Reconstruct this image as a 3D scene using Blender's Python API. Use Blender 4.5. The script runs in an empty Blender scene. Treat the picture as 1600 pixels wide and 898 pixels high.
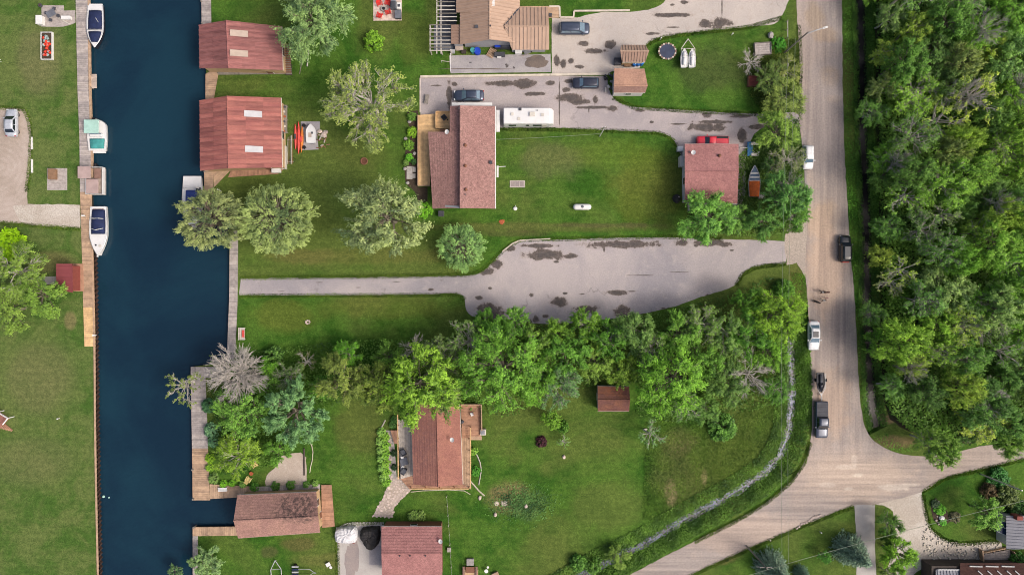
import bpy, bmesh, math, random
import numpy as np
from mathutils import Vector, Matrix, noise, geometry
R = math.radians
random.seed(7)
scn = bpy.context.scene
col = scn.collection

# ---------------------------------------------------------------- camera, sky, sun, exposure
HC = 110.0                      # drone height in metres
S = 0.1                         # metres on the ground per photo pixel
cam_d = bpy.data.cameras.new('camera'); cam = bpy.data.objects.new('camera', cam_d); col.objects.link(cam)
cam.location = (0, 0, HC); cam.rotation_euler = (0, 0, 0)
cam_d.sensor_width = 36.0; cam_d.lens = 18.0 * HC / 80.0
cam_d.clip_start = 1.0; cam_d.clip_end = 6000
scn.camera = cam
world = bpy.data.worlds.new('World'); scn.world = world; world.use_nodes = True
wn = world.node_tree
sky = wn.nodes.new('ShaderNodeTexSky'); sky.sky_type = 'NISHITA'; sky.sun_disc = False
SUN_EL, SUN_AZ = 47.0, 112.0    # azimuth clockwise from +Y
sky.sun_elevation = R(SUN_EL); sky.sun_rotation = R(SUN_AZ)
sky.air_density = 0.8; sky.dust_density = 8.0; sky.ozone_density = 0.6
wn.links.new(sky.outputs[0], wn.nodes['Background'].inputs[0])
wn.nodes['Background'].inputs[1].default_value = 0.15
sun_d = bpy.data.lights.new('sun', 'SUN'); sun = bpy.data.objects.new('sun', sun_d); col.objects.link(sun)
sun_d.energy = 1.1; sun_d.angle = R(14); sun_d.color = (1.0, 0.96, 0.9)
sd = Vector((math.sin(R(SUN_AZ)) * math.cos(R(SUN_EL)), math.cos(R(SUN_AZ)) * math.cos(R(SUN_EL)), math.sin(R(SUN_EL))))
sun.rotation_euler = sd.to_track_quat('Z', 'Y').to_euler(); sun.location = sd * 200
scn.view_settings.view_transform = 'Standard'; scn.view_settings.look = 'None'
scn.view_settings.gamma = 1.0; scn.view_settings.use_curve_mapping = False
scn.view_settings.exposure = 0.44
try:
    scn.cycles.filter_width = 1.05; scn.cycles.max_bounces = 6; scn.cycles.transparent_max_bounces = 6
except Exception: pass

# ---------------------------------------------------------------- helpers
def W(px, py, h=0.0):
    k = S * (1 - h / HC)
    return Vector(((px - 800) * k, (449 - py) * k, h))
def lin(c):
    c = c / 255.0
    return c / 12.92 if c <= 0.04045 else ((c + 0.055) / 1.055) ** 2.4
GAIN = 1.45
def C(r, g, b, k=1.0):
    return tuple(min(0.85, lin(x) / GAIN * k) for x in (r, g, b)) + (1.0,)

class MB:
    def __init__(s): s.v = []; s.f = []; s.m = []
    def add(s, vs, fs, m=0):
        o = len(s.v); s.v += [tuple(v) for v in vs]; s.f += [tuple(i + o for i in f) for f in fs]; s.m += [m] * len(fs); return s
    def box(s, x0, x1, y0, y1, z0, z1, m=0):
        return s.add([(x0,y0,z0),(x1,y0,z0),(x1,y1,z0),(x0,y1,z0),(x0,y0,z1),(x1,y0,z1),(x1,y1,z1),(x0,y1,z1)],
                     [(3,2,1,0),(4,5,6,7),(0,1,5,4),(1,2,6,5),(2,3,7,6),(3,0,4,7)], m)
    def obox(s, c, sz, rz=0.0, m=0, tilt=0.0):
        a, b, h = sz[0]/2, sz[1]/2, sz[2]
        M_ = Matrix.Translation(Vector(c)) @ Matrix.Rotation(rz, 4, 'Z') @ Matrix.Rotation(tilt, 4, 'Y')
        vs = [M_ @ Vector(p) for p in [(-a,-b,0),(a,-b,0),(a,b,0),(-a,b,0),(-a,-b,h),(a,-b,h),(a,b,h),(-a,b,h)]]
        return s.add(vs, [(3,2,1,0),(4,5,6,7),(0,1,5,4),(1,2,6,5),(2,3,7,6),(3,0,4,7)], m)
    def prism(s, poly, z0, z1, m=0):
        poly = [(p[0], p[1]) for p in poly]
        ar = sum(poly[i][0]*poly[(i+1)%len(poly)][1] - poly[(i+1)%len(poly)][0]*poly[i][1] for i in range(len(poly)))
        if ar < 0: poly = poly[::-1]
        n = len(poly)
        return s.add([(x,y,z0) for x,y in poly] + [(x,y,z1) for x,y in poly],
                     [tuple(range(n-1,-1,-1)), tuple(range(n,2*n))] + [(i,(i+1)%n,n+(i+1)%n,n+i) for i in range(n)], m)
    def tube(s, pts, r, n=6, m=0, cap=True):
        pts = [Vector(p) for p in pts]; rs = r if isinstance(r, (list, tuple)) else [r]*len(pts)
        o = len(s.v); up = Vector((0.13, 0.31, 0.94))
        for i, p in enumerate(pts):
            d = (pts[min(i+1,len(pts)-1)] - pts[max(i-1,0)])
            if d.length < 1e-6: d = Vector((0,0,1))
            d.normalize(); a = d.cross(up)
            if a.length < 0.05: a = d.cross(Vector((1,0,0)))
            a.normalize(); b = d.cross(a)
            for k in range(n):
                t = 2*math.pi*k/n; s.v.append(tuple(p + (a*math.cos(t) + b*math.sin(t))*rs[i]))
        for i in range(len(pts)-1):
            for k in range(n):
                s.f.append((o+i*n+k, o+i*n+(k+1)%n, o+(i+1)*n+(k+1)%n, o+(i+1)*n+k)); s.m.append(m)
        if cap:
            s.f.append(tuple(o+k for k in range(n-1,-1,-1))); s.f.append(tuple(o+(len(pts)-1)*n+k for k in range(n))); s.m += [m, m]
        return s
    def cyl(s, c, r, z0, z1, n=16, m=0, r2=None):
        return s.tube([(c[0],c[1],z0),(c[0],c[1],z1)], [r, r if r2 is None else r2], n, m)
    def sph(s, c, r, nu=12, nv=7, m=0, jit=0.0):
        rx, ry, rz = r if isinstance(r, (tuple, list)) else (r, r, r)
        vs = []
        for j in range(1, nv):
            ph = math.pi*j/nv
            for i in range(nu):
                th = 2*math.pi*i/nu; q = 1 + random.uniform(-jit, jit)
                vs.append((c[0]+rx*q*math.sin(ph)*math.cos(th), c[1]+ry*q*math.sin(ph)*math.sin(th), c[2]+rz*q*math.cos(ph)))
        fs = [(j*nu+i, (j+1)*nu+i, (j+1)*nu+(i+1)%nu, j*nu+(i+1)%nu) for j in range(nv-2) for i in range(nu)]
        vs += [(c[0],c[1],c[2]+rz), (c[0],c[1],c[2]-rz)]; t = len(vs)-2
        fs += [(t, i, (i+1)%nu) for i in range(nu)] + [(t+1, (nv-2)*nu+(i+1)%nu, (nv-2)*nu+i) for i in range(nu)]
        return s.add(vs, fs, m)
    def loft(s, rings, m=0, cap=True):
        n = len(rings[0]); o = len(s.v)
        for r in rings: s.v += [tuple(p) for p in r]
        for i in range(len(rings)-1):
            for k in range(n):
                s.f.append((o+i*n+k, o+i*n+(k+1)%n, o+(i+1)*n+(k+1)%n, o+(i+1)*n+k)); s.m.append(m)
        if cap:
            s.f.append(tuple(o+k for k in range(n-1,-1,-1))); s.f.append(tuple(o+(len(rings)-1)*n+k for k in range(n))); s.m += [m, m]
        return s
    def mesh(s, name, mats, smooth=False, off=None):
        me = bpy.data.meshes.new(name)
        vs = s.v if off is None else [(v[0]-off[0], v[1]-off[1], v[2]-off[2]) for v in s.v]
        me.from_pydata(vs, [], s.f)
        mats = mats if isinstance(mats, (list, tuple)) else [mats]
        for q in mats: me.materials.append(M[q] if isinstance(q, str) else q)
        if len(mats) > 1: me.polygons.foreach_set('material_index', s.m)
        if smooth: me.polygons.foreach_set('use_smooth', [True]*len(me.polygons))
        me.update(); return me
    def build(s, name, mats, parent=None, smooth=False, world=False, bevel=0.0, stuff=False):
        off = parent.location if (world and parent is not None) else None
        o = bpy.data.objects.new(name, s.mesh(name, mats, smooth, off)); col.objects.link(o)
        if parent is not None: o.parent = parent
        if stuff: o['kind'] = 'stuff'
        if bevel:
            b = o.modifiers.new('bevel', 'BEVEL'); b.width = bevel; b.segments = 2; b.limit_method = 'ANGLE'
        return o

def tag(o, label, cat, group=None):
    o['label'] = label; o['category'] = cat
    if group: o['group'] = group
    return o
def thing(name, label, cat, loc=(0,0,0), rz=0.0, group=None):
    o = bpy.data.objects.new(name, None); col.objects.link(o)
    o.empty_display_size = 0.3
    o.location = loc; o.rotation_euler = (0, 0, rz); return tag(o, label, cat, group)
def struct(o): o['kind'] = 'structure'; return o
def stuff(o, label, cat): o['kind'] = 'stuff'; o['label'] = label; o['category'] = cat; return o

# ---------------------------------------------------------------- materials
M = {}
def nodes(name):
    m = bpy.data.materials.new(name); m.use_nodes = True; M[name] = m
    nt = m.node_tree; return nt, nt.nodes['Principled BSDF']
class NB:
    """small shader node writer"""
    def __init__(s, nt): s.nt = nt
    def n(s, t, **kw):
        x = s.nt.nodes.new(t)
        for k, v in kw.items(): setattr(x, k, v)
        return x
    def L(s, a, b): s.nt.links.new(a, b)
    def pos(s):
        return s.n('ShaderNodeNewGeometry').outputs['Position']
    def obj(s): return s.n('ShaderNodeTexCoord').outputs['Object']
    def noise(s, vec, scale, detail=4, rough=0.6, dist=0.0):
        x = s.n('ShaderNodeTexNoise'); x.inputs['Scale'].default_value = scale; x.inputs['Detail'].default_value = detail
        x.inputs['Roughness'].default_value = rough; x.inputs['Distortion'].default_value = dist
        s.L(vec, x.inputs['Vector']); return x.outputs['Fac']
    def ramp(s, fac, a, b, va=0.0, vb=1.0):
        x = s.n('ShaderNodeMapRange'); x.inputs[1].default_value = a; x.inputs[2].default_value = b
        x.inputs[3].default_value = va; x.inputs[4].default_value = vb; x.interpolation_type = 'SMOOTHSTEP'
        s.L(fac, x.inputs[0]); return x.outputs[0]
    def mix(s, fac, a, b, mode='MIX'):
        x = s.n('ShaderNodeMix', data_type='RGBA', blend_type=mode)
        for sock, v in ((x.inputs[0], fac), (x.inputs[6], a), (x.inputs[7], b)):
            if isinstance(v, (int, float)): sock.default_value = v
            elif isinstance(v, (tuple, list)): sock.default_value = v
            else: s.L(v, sock)
        return x.outputs[2]
    def math(s, op, a, b=0.0):
        x = s.n('ShaderNodeMath', operation=op)
        for sock, v in ((x.inputs[0], a), (x.inputs[1], b)):
            if isinstance(v, (int, float)): sock.default_value = v
            else: s.L(v, sock)
        return x.outputs[0]
    def map(s, vec, scale=(1,1,1), rot=(0,0,0), loc=(0,0,0)):
        x = s.n('ShaderNodeMapping'); x.inputs['Scale'].default_value = scale; x.inputs['Rotation'].default_value = rot
        x.inputs['Location'].default_value = loc; s.L(vec, x.inputs['Vector']); return x.outputs[0]
    def bump(s, h, strength, dist, bs):
        x = s.n('ShaderNodeBump'); x.inputs['Strength'].default_value = strength; x.inputs['Distance'].default_value = dist
        s.L(h, x.inputs['Height']); s.L(x.outputs[0], bs.inputs['Normal'])
    def blob(s, vec, cx, cy, rx, ry, warp=None):
        """soft mask 1 inside an ellipse"""
        v = s.map(vec, scale=(1/rx, 1/ry, 0), loc=(-cx/rx, -cy/ry, 0))
        x = s.n('ShaderNodeVectorMath', operation='LENGTH'); s.L(v, x.inputs[0])
        d = x.outputs['Value']
        if warp is not None: d = s.math('ADD', d, warp)
        return s.ramp(d, 1.25, 0.55)

def mat(name, c, rough=0.8, var=0.18, scale=1.2, metal=0.0, bump=0.0, c2=None, stretch=(1,1,1), bscale=None, island=0.0, spec=0.3, fine=0.0, objrand=0.0):
    nt, bs = nodes(name); b = NB(nt); p = b.pos()
    v = b.map(p, scale=stretch)
    n1 = b.noise(v, scale, 5, 0.65)
    lo = tuple(x*(1-var) for x in c[:3]) + (1,); hi = tuple(min(0.9, x*(1+var)) for x in c[:3]) + (1,)
    if c2 is not None: lo = c2
    cc = b.mix(b.ramp(n1, 0.32, 0.68), lo, hi)
    if fine:
        n2 = b.noise(v, scale*9, 3, 0.7); cc = b.mix(1.0, cc, b.mix(b.ramp(n2, 0.25, 0.75), (1-fine,)*3+(1,), (1+fine,)*3+(1,)), 'MULTIPLY')
    if island:
        r = nt.nodes.new('ShaderNodeNewGeometry').outputs['Random Per Island']
        cc = b.mix(1.0, cc, b.mix(r, (1-island, 1-island, 1-island*0.9, 1), (1+island, 1+island*0.9, 1+island*0.75, 1)), 'MULTIPLY')
    if objrand:
        r = nt.nodes.new('ShaderNodeObjectInfo').outputs['Random']
        cc = b.mix(1.0, cc, b.mix(r, (1-objrand,)*3+(1,), (1+objrand, 1+objrand*0.85, 1+objrand*0.8, 1)), 'MULTIPLY')
    b.L(cc, bs.inputs['Base Color'])
    bs.inputs['Roughness'].default_value = rough; bs.inputs['Metallic'].default_value = metal
    bs.inputs['Specular IOR Level'].default_value = spec
    if bump: b.bump(b.noise(v, bscale or scale*6, 4, 0.6), bump, 0.05, bs)
    return M[name]

def paint(name, c, rough=0.25, metal=0.0, coat=0.5):
    nt, bs = nodes(name); b = NB(nt)
    n1 = b.noise(b.pos(), 2.5, 3, 0.5)
    b.L(b.mix(b.ramp(n1, 0.3, 0.7), tuple(x*0.88 for x in c[:3])+(1,), tuple(min(.9, x*1.06) for x in c[:3])+(1,)), bs.inputs['Base Color'])
    bs.inputs['Roughness'].default_value = rough; bs.inputs['Metallic'].default_value = metal
    bs.inputs['Coat Weight'].default_value = coat; bs.inputs['Coat Roughness'].default_value = 0.08
    return M[name]

def grass_mat(name):
    nt, bs = nodes(name); b = NB(nt); p = b.pos()
    big = b.noise(p, 0.045, 4, 0.6, 0.6); mid = b.noise(p, 0.22, 5, 0.65, 0.4); sm = b.noise(p, 1.3, 4, 0.7); fin = b.noise(p, 6.0, 3, 0.75)
    g1, g2, g3 = C(54, 95, 30), C(80, 115, 44), C(100, 112, 58)
    c = b.mix(b.ramp(mid, 0.38, 0.6), g1, g2)
    c = b.mix(b.math('MULTIPLY', b.ramp(big, 0.42, 0.6), 0.7), c, g3)
    # west lawn paler and drier
    sx = b.n('ShaderNodeSeparateXYZ'); b.L(p, sx.inputs[0])
    west = b.ramp(sx.outputs[0], -60.0, -66.0)
    wl = b.mix(b.ramp(mid, 0.36, 0.62), C(74, 106, 47), C(102, 118, 68))
    c = b.mix(b.math('MULTIPLY', west, 0.9), c, wl)
    warp = b.math('MULTIPLY', b.math('SUBTRACT', mid, 0.5), 1.6)
    # worn, dry or lush patches that belong to the ground itself
    for (x, y, rx, ry, colr, k) in BLOBS:
        w = W(x, y); m_ = b.blob(p, w.x, w.y, rx*S, ry*S, warp)
        c = b.mix(b.math('MULTIPLY', m_, k*0.95), c, C(*colr))
    # mowing stripes
    st = b.n('ShaderNodeTexWave', wave_type='BANDS', bands_direction='Y'); st.inputs['Scale'].default_value = 0.28; st.inputs['Distortion'].default_value = 2.5
    st.inputs['Detail'].default_value = 2; st.inputs['Detail Scale'].default_value = 0.5
    b.L(b.map(p, scale=(0.25, 1, 1)), st.inputs['Vector'])
    c = b.mix(0.5, c, b.mix(st.outputs['Fac'], (0.9, 0.91, 0.9, 1), (1.07, 1.06, 1.06, 1)), 'MULTIPLY')
    c = b.mix(1.0, c, b.mix(b.ramp(sm, 0.25, 0.75), (0.74, 0.78, 0.74, 1), (1.26, 1.2, 1.2, 1)), 'MULTIPLY')
    c = b.mix(1.0, c, b.mix(b.ramp(fin, 0.25, 0.75), (0.62, 0.66, 0.6, 1), (1.36, 1.32, 1.3, 1)), 'MULTIPLY')
    gr = b.noise(p, 2.8, 3, 0.7); c = b.mix(1.0, c, b.mix(b.ramp(gr, 0.3, 0.7), (0.84, 0.87, 0.82, 1), (1.15, 1.13, 1.12, 1)), 'MULTIPLY')
    b.L(c, bs.inputs['Base Color']); bs.inputs['Roughness'].default_value = 0.9; bs.inputs['Specular IOR Level'].default_value = 0.1
    b.bump(fin, 0.6, 0.08, bs)
BLOBS = [  # px, py, rx, ry, colour, amount
    (1060, 400, 1, 1, (90,110,50), 0.0),
    (1010, 290, 60, 60, (108, 116, 50), 0.6), (960, 240, 60, 25, (98, 122, 46), 0.5), (860, 250, 50, 30, (112, 114, 78), 0.5),
    (830, 355, 220, 8, (104, 104, 62), 0.6), (560, 400, 160, 14, (108, 112, 60), 0.6), (470, 400, 60, 12, (112, 110, 66), 0.5),
    (440, 495, 60, 26, (104, 112, 50), 0.6), (600, 480, 110, 20, (104, 112, 52), 0.5), (560, 660, 40, 60, (104, 108, 60), 0.6),
    (1110, 110, 60, 40, (76, 84, 52), 0.6), (1000, 190, 60, 10, (100, 110, 50), 0.5), (950, 790, 60, 50, (106, 118, 62), 0.55),
    (1150, 720, 60, 40, (98, 118, 54), 0.7), (1060, 740, 40, 60, (112, 118, 72), 0.6), (1060, 690, 30, 25, (128, 120, 86), 0.5), (1048, 770, 9, 22, (168, 150, 120), 0.6),
    (795, 775, 34, 26, (138, 122, 92), 0.75), (830, 790, 25, 25, (96, 120, 74), 0.6), (1100, 745, 6, 12, (170, 152, 118), 0.6),
    (470, 850, 30, 10, (102, 94, 62), 0.6), (420, 862, 14, 10, (96, 92, 64), 0.6), (505, 875, 50, 12, (112, 112, 66), 0.5),
    (60, 90, 40, 60, (118, 118, 84), 0.7), (80, 410, 40, 18, (122, 116, 80), 0.7), (60, 590, 60, 60, (120, 120, 84), 0.6), (110, 500, 10, 14, (140, 128, 96), 0.7),
    (50, 720, 70, 40, (114, 118, 80), 0.5), (1100, 870, 60, 12, (112, 104, 66), 0.7), (1243, 450, 12, 60, (110, 112, 62), 0.7),
    (1326, 140, 10, 40, (104, 108, 56), 0.6), (590, 30, 40, 60, (100, 104, 58), 0.5), (650, 60, 30, 40, (98, 104, 52), 0.5),
    (560, 240, 60, 24, (92, 104, 52), 0.6), (520, 300, 60, 30, (92, 112, 56), 0.6), (1400, 690, 30, 10, (140, 118, 92), 0.7), (1385, 655, 16, 8, (168, 138, 112), 0.8),
    (800, 365, 60, 5, (92, 84, 58), 0.5), (940, 352, 90, 4, (88, 84, 60), 0.55),
]

def ground_like(name, c1, c2, c3, s1=0.15, s2=1.2, s3=9.0, ruts=None, amp=0.2, bump=0.3, blobs=(), rings=None, road=False, stains=(), cracks=0.0):
    nt, bs = nodes(name); b = NB(nt); p = b.pos()
    a, d, f = b.noise(p, s1, 4, 0.6, 0.5), b.noise(p, s2, 5, 0.65, 0.3), b.noise(p, s3, 3, 0.75)
    c = b.mix(b.ramp(a, 0.36, 0.64), c1, c2)
    c = b.mix(b.math('MULTIPLY', b.ramp(d, 0.5, 0.78), 0.55), c, c3)
    warp = b.math('MULTIPLY', b.math('SUBTRACT', d, 0.5), 1.5)
    for (x, y, rx, ry, colr, k) in blobs:
        w = W(x, y); c = b.mix(b.math('MULTIPLY', b.blob(p, w.x, w.y, rx*S, ry*S, warp), k), c, C(*colr))
    if stains:      # damp hollows and old repairs with ragged edges
        w1 = b.math('ADD', b.math('MULTIPLY', b.math('SUBTRACT', b.noise(p, 0.55, 5, 0.7, 0.4), 0.5), 2.4), b.math('MULTIPLY', b.math('SUBTRACT', b.noise(p, 3.0, 3, 0.7), 0.5), 0.5))
        acc = None
        for (x, y, rx, ry) in stains:
            w = W(x, y); v = b.map(p, scale=(1/(rx*S), 1/(ry*S), 0), loc=(-w.x/(rx*S), -w.y/(ry*S), 0)); ln_ = b.n('ShaderNodeVectorMath', operation='LENGTH'); b.L(v, ln_.inputs[0])
            acc = ln_.outputs['Value'] if acc is None else b.math('MINIMUM', acc, ln_.outputs['Value'])
        q = b.math('ADD', acc, w1); c = b.mix(b.math('MULTIPLY', b.ramp(q, 1.35, 0.85), 0.55), c, C(146,132,122)); c = b.mix(b.math('MULTIPLY', b.math('MULTIPLY', b.ramp(q, 1.04, 0.88), b.ramp(b.noise(p, 1.6, 4, 0.7), 0.25, 0.6, 0.6, 1.0)), 0.95), c, C(92,84,80)); c = b.mix(b.math('MULTIPLY', b.ramp(q, 0.75, 0.3), 0.5), c, C(82,80,82))
    if cracks:
        vo = b.n('ShaderNodeTexVoronoi', feature='DISTANCE_TO_EDGE'); vo.inputs['Scale'].default_value = 0.16
        wn_ = b.n('ShaderNodeTexNoise'); wn_.inputs['Scale'].default_value = 0.35; wn_.inputs['Detail'].default_value = 4; b.L(p, wn_.inputs['Vector'])
        vm = b.n('ShaderNodeVectorMath', operation='MULTIPLY_ADD'); b.L(wn_.outputs['Color'], vm.inputs[0]); vm.inputs[1].default_value = (5.0, 5.0, 0); b.L(p, vm.inputs[2]); b.L(vm.outputs[0], vo.inputs['Vector'])
        cr = b.math('MULTIPLY', b.ramp(vo.outputs['Distance'], 0.012, 0.002), b.ramp(b.noise(p, 0.12, 3, 0.6), 0.5, 0.66)); c = b.mix(b.math('MULTIPLY', cr, cracks), c, C(104,98,96))
    if rings is not None:
        w = W(*rings); wv = b.n('ShaderNodeTexWave', wave_type='RINGS', rings_direction='Z'); wv.inputs['Scale'].default_value = 0.35; wv.inputs['Distortion'].default_value = 5.0; wv.inputs['Detail'].default_value = 3
        b.L(b.map(p, loc=(-w.x, -w.y, 0)), wv.inputs['Vector']); c = b.mix(0.22, c, b.mix(wv.outputs['Fac'], (0.82, 0.8, 0.78, 1), (1.12, 1.12, 1.12, 1)), 'MULTIPLY')
    if road:      # wheel tracks follow each arm of the road
        sx = b.n('ShaderNodeSeparateXYZ'); b.L(p, sx.inputs[0])
        def track(rot): return b.noise(b.map(p, scale=(0.05, 1.3, 1), rot=(0, 0, rot)), 1.0, 4, 0.6)
        va = b.noise(b.map(p, scale=(1.3, 0.05, 1)), 1.0, 4, 0.6); vb = track(-0.57); vc = track(-0.22)
        mx_ = b.ramp(sx.outputs[0], 54.0, 62.0); my_ = b.ramp(sx.outputs[1], -22.0, -29.0)
        low = b.n('ShaderNodeMix'); b.L(mx_, low.inputs[0]); b.L(vb, low.inputs[2]); b.L(vc, low.inputs[3])
        al = b.n('ShaderNodeMix'); b.L(my_, al.inputs[0]); b.L(va, al.inputs[2]); b.L(low.outputs[0], al.inputs[3])
        c = b.mix(1.0, c, b.mix(b.ramp(al.outputs[0], 0.3, 0.7), (0.78, 0.78, 0.8, 1), (1.14, 1.13, 1.12, 1)), 'MULTIPLY')
    if ruts is not None:
        r = b.noise(b.map(p, scale=ruts), 1.0, 4, 0.6); c = b.mix(1.0, c, b.mix(b.ramp(r, 0.3, 0.7), (0.84, 0.84, 0.85, 1), (1.12, 1.1, 1.08, 1)), 'MULTIPLY')
    c = b.mix(1.0, c, b.mix(b.ramp(f, 0.25, 0.75), (1-amp,)*3+(1,), (1+amp,)*3+(1,)), 'MULTIPLY')
    b.L(c, bs.inputs['Base Color']); bs.inputs['Roughness'].default_value = 0.92; bs.inputs['Specular IOR Level'].default_value = 0.15
    b.bump(b.math('ADD', f, d), bump, 0.05, bs)

def leaf_mat(name, trans=0.3):
    nt, bs = nodes(name); b = NB(nt)
    oi = b.n('ShaderNodeObjectInfo'); at = b.n('ShaderNodeAttribute', attribute_name='tint')
    t = at.outputs['Fac']
    c = b.mix(1.0, oi.outputs['Color'], b.mix(t, (0.34, 0.42, 0.42, 1), (1.6, 1.48, 1.15, 1)), 'MULTIPLY')
    b.L(c, bs.inputs['Base Color']); bs.inputs['Roughness'].default_value = 0.55; bs.inputs['Specular IOR Level'].default_value = 0.25
    tr = b.n('ShaderNodeBsdfTranslucent'); b.L(b.mix(1.0, c, (1.0, 1.12, 0.75, 1), 'MULTIPLY'), tr.inputs[0])
    mx = b.n('ShaderNodeMixShader'); mx.inputs[0].default_value = trans
    b.L(bs.outputs[0], mx.inputs[1]); b.L(tr.outputs[0], mx.inputs[2]); b.L(mx.outputs[0], nt.nodes['Material Output'].inputs[0])

def shingle(name, c, c2, moss=None, amp=0.28):
    nt, bs = nodes(name); b = NB(nt); p = b.pos()
    d, f = b.noise(p, 0.5, 4, 0.6), b.noise(p, 7.5, 2, 0.6)
    c_ = b.mix(b.ramp(d, 0.35, 0.65), c, c2)
    vo = b.n('ShaderNodeTexVoronoi'); vo.inputs['Scale'].default_value = 4.0; b.L(p, vo.inputs['Vector'])
    hs = b.n('ShaderNodeSeparateColor'); b.L(vo.outputs['Color'], hs.inputs[0])
    c_ = b.mix(1.0, c_, b.mix(hs.outputs[0], (1-amp*.6,)*3+(1,), (1+amp*.6, 1+amp*.5, 1+amp*.5, 1)), 'MULTIPLY')
    c_ = b.mix(1.0, c_, b.mix(b.ramp(f, 0.3, 0.7), (1-amp,)*3+(1,), (1+amp,)*3+(1,)), 'MULTIPLY')
    if moss:
        for (x, y, rx, ry, colr, k) in moss:
            w = W(x, y, 4); q = b.math('MULTIPLY', b.blob(p, w.x, w.y, rx*S, ry*S, b.math('MULTIPLY', b.math('SUBTRACT', d, 0.5), 1.5)), b.ramp(b.noise(p, 2.2, 4, 0.75), 0.38, 0.6))
            c_ = b.mix(b.math('MULTIPLY', q, k), c_, C(*colr))
    b.L(c_, bs.inputs['Base Color']); bs.inputs['Roughness'].default_value = 0.92; bs.inputs['Specular IOR Level'].default_value = 0.12
    b.bump(f, 0.5, 0.03, bs)

grass_mat('grass')
leaf_mat('leaf'); leaf_mat('needle', 0.12)
ROADB = [(1272,30,16,26,(176,158,138),.8),(1290,55,20,14,(180,160,140),.8),(1296,120,16,18,(182,162,142),.8),(1300,155,14,7,(182,162,142),.7),(1286,345,30,34,(198,174,150),.75),(1288,420,30,80,(200,176,156),.8),(1296,630,34,60,(196,172,152),.6),
  (1312,500,18,32,(160,148,142),.7),(1300,548,24,18,(162,150,144),.7),(1312,345,14,22,(158,148,142),.6),(1285,200,40,90,(164,154,150),.75),(1262,560,5,60,(176,168,164),.6),(1256,300,6,90,(150,146,150),.6),
  (1340,745,90,38,(200,182,166),.8),(1150,830,120,30,(196,178,164),.7),(1520,712,60,14,(184,170,160),.7),
  (1322,729,16,4,(214,200,186),.6),(1335,720,5,10,(214,200,186),.6),(1292,757,13,4,(214,200,186),.6),(1325,763,9,3,(220,206,190),.7),(1398,761,24,6,(220,208,194),.7),(1420,757,16,3,(218,206,192),.6),(1340,742,8,3,(220,208,192),.7)]
ground_like('dirt_road', C(180,166,156), C(170,160,154), C(194,178,164), 0.09, 0.5, 4.0, amp=0.16, blobs=ROADB, road=True)
ground_like('dirt_shoulder', C(178,166,156), C(186,174,162), C(152,140,128), 0.2, 1.5, 5.0, amp=0.3)
ground_like('gravel_junction', C(194,178,164), C(184,168,152), C(214,200,188), 0.12, 0.8, 6.0, amp=0.14)
ground_like('old_asphalt', C(184,173,175), C(172,164,168), C(200,188,184), 0.1, 0.9, 8.0, amp=0.12)
ground_like('pale_concrete', C(200,190,180), C(186,178,172), C(172,158,146), 0.12, 0.9, 6.0, amp=0.14)
ground_like('grey_concrete', C(164,160,164), C(178,174,174), C(146,142,148), 0.25, 1.2, 7.0, amp=0.12)
ground_like('light_concrete', C(200,196,190), C(186,180,176), C(170,166,164), 0.2, 0.6, 7.0, amp=0.08)
ground_like('white_gravel', C(206,198,188), C(190,180,168), C(172,162,150), 0.25, 1.6, 5.0, amp=0.26)
ground_like('gravel_lot', C(196,182,170), C(180,166,152), C(212,202,192), 0.2, 1.0, 6.0, amp=0.16)
ground_like('tyre_ring_lot', C(192,178,168), C(176,162,150), C(206,196,186), 0.2, 1.0, 6.0, amp=0.14, rings=(0,262))
ground_like('wet_stain', C(112,104,100), C(128,116,108), C(96,92,92), 0.6, 2.0, 8.0, amp=0.2)
ground_like('dark_stain', C(88,86,92), C(104,98,98), C(72,72,78), 0.6, 2.0, 8.0, amp=0.2)
ground_like('pale_patch', C(216,206,194), C(206,194,182), C(224,216,204), 0.6, 2.0, 8.0, amp=0.12)
ground_like('tan_patch', C(200,178,152), C(190,168,146), C(206,186,164), 0.5, 1.5, 8.0, amp=0.1)
ground_like('mauve_patch', C(166,154,150), C(158,148,146), C(176,162,154), 0.5, 1.5, 8.0, amp=0.12)
ground_like('forest_soil', C(52,62,36), C(70,62,48), C(44,54,28), 0.3, 1.5, 5.0, amp=0.4)
ground_like('garden_soil', C(66,58,50), C(84,72,60), C(54,50,44), 0.5, 2.0, 8.0, amp=0.35)
ground_like('bank_soil', C(70,66,52), C(60,56,46), C(84,78,60), 0.5, 2.0, 8.0, amp=0.3)
mat('plank_grey', C(176,168,164), island=0.2, scale=2.0, stretch=(1,1,1), bump=0.2, fine=0.12)
mat('plank_pale', C(212,202,190), island=0.12, scale=2.0, bump=0.2, fine=0.12)
mat('plank_tan', C(186,158,132), island=0.18, scale=1.5, bump=0.2, fine=0.12)
mat('plank_orange', C(232,194,144), island=0.13, scale=1.5, bump=0.15, fine=0.1)
mat('plank_brown', C(176,136,112), island=0.14, scale=1.5, bump=0.15, fine=0.1)
mat('timber', C(150,118,92), island=0.15, scale=2.0, bump=0.2)
mat('timber_grey', C(140,134,126), island=0.15, scale=2.0, bump=0.2)
mat('dark_timber', C(74,66,62), island=0.2, scale=2.0, bump=0.2)
mat('bark', C(128,120,106), var=0.3, scale=3.0, bump=0.4)
mat('bark_pale', C(188,182,172), var=0.2, scale=3.0, bump=0.3)
mat('bark_dead', C(192,186,178), var=0.22, scale=3.0, bump=0.3)
mat('red_roof', C(152,102,98), var=0.3, scale=1.0, rough=0.55, objrand=0.16, stretch=(0.18, 1.6, 1), fine=0.14, c2=C(140,92,90))
mat('rust_roof', C(158,102,93), var=0.3, scale=0.9, rough=0.6, objrand=0.2, stretch=(0.18, 1.6, 1), fine=0.16, c2=C(150,92,88))
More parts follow.
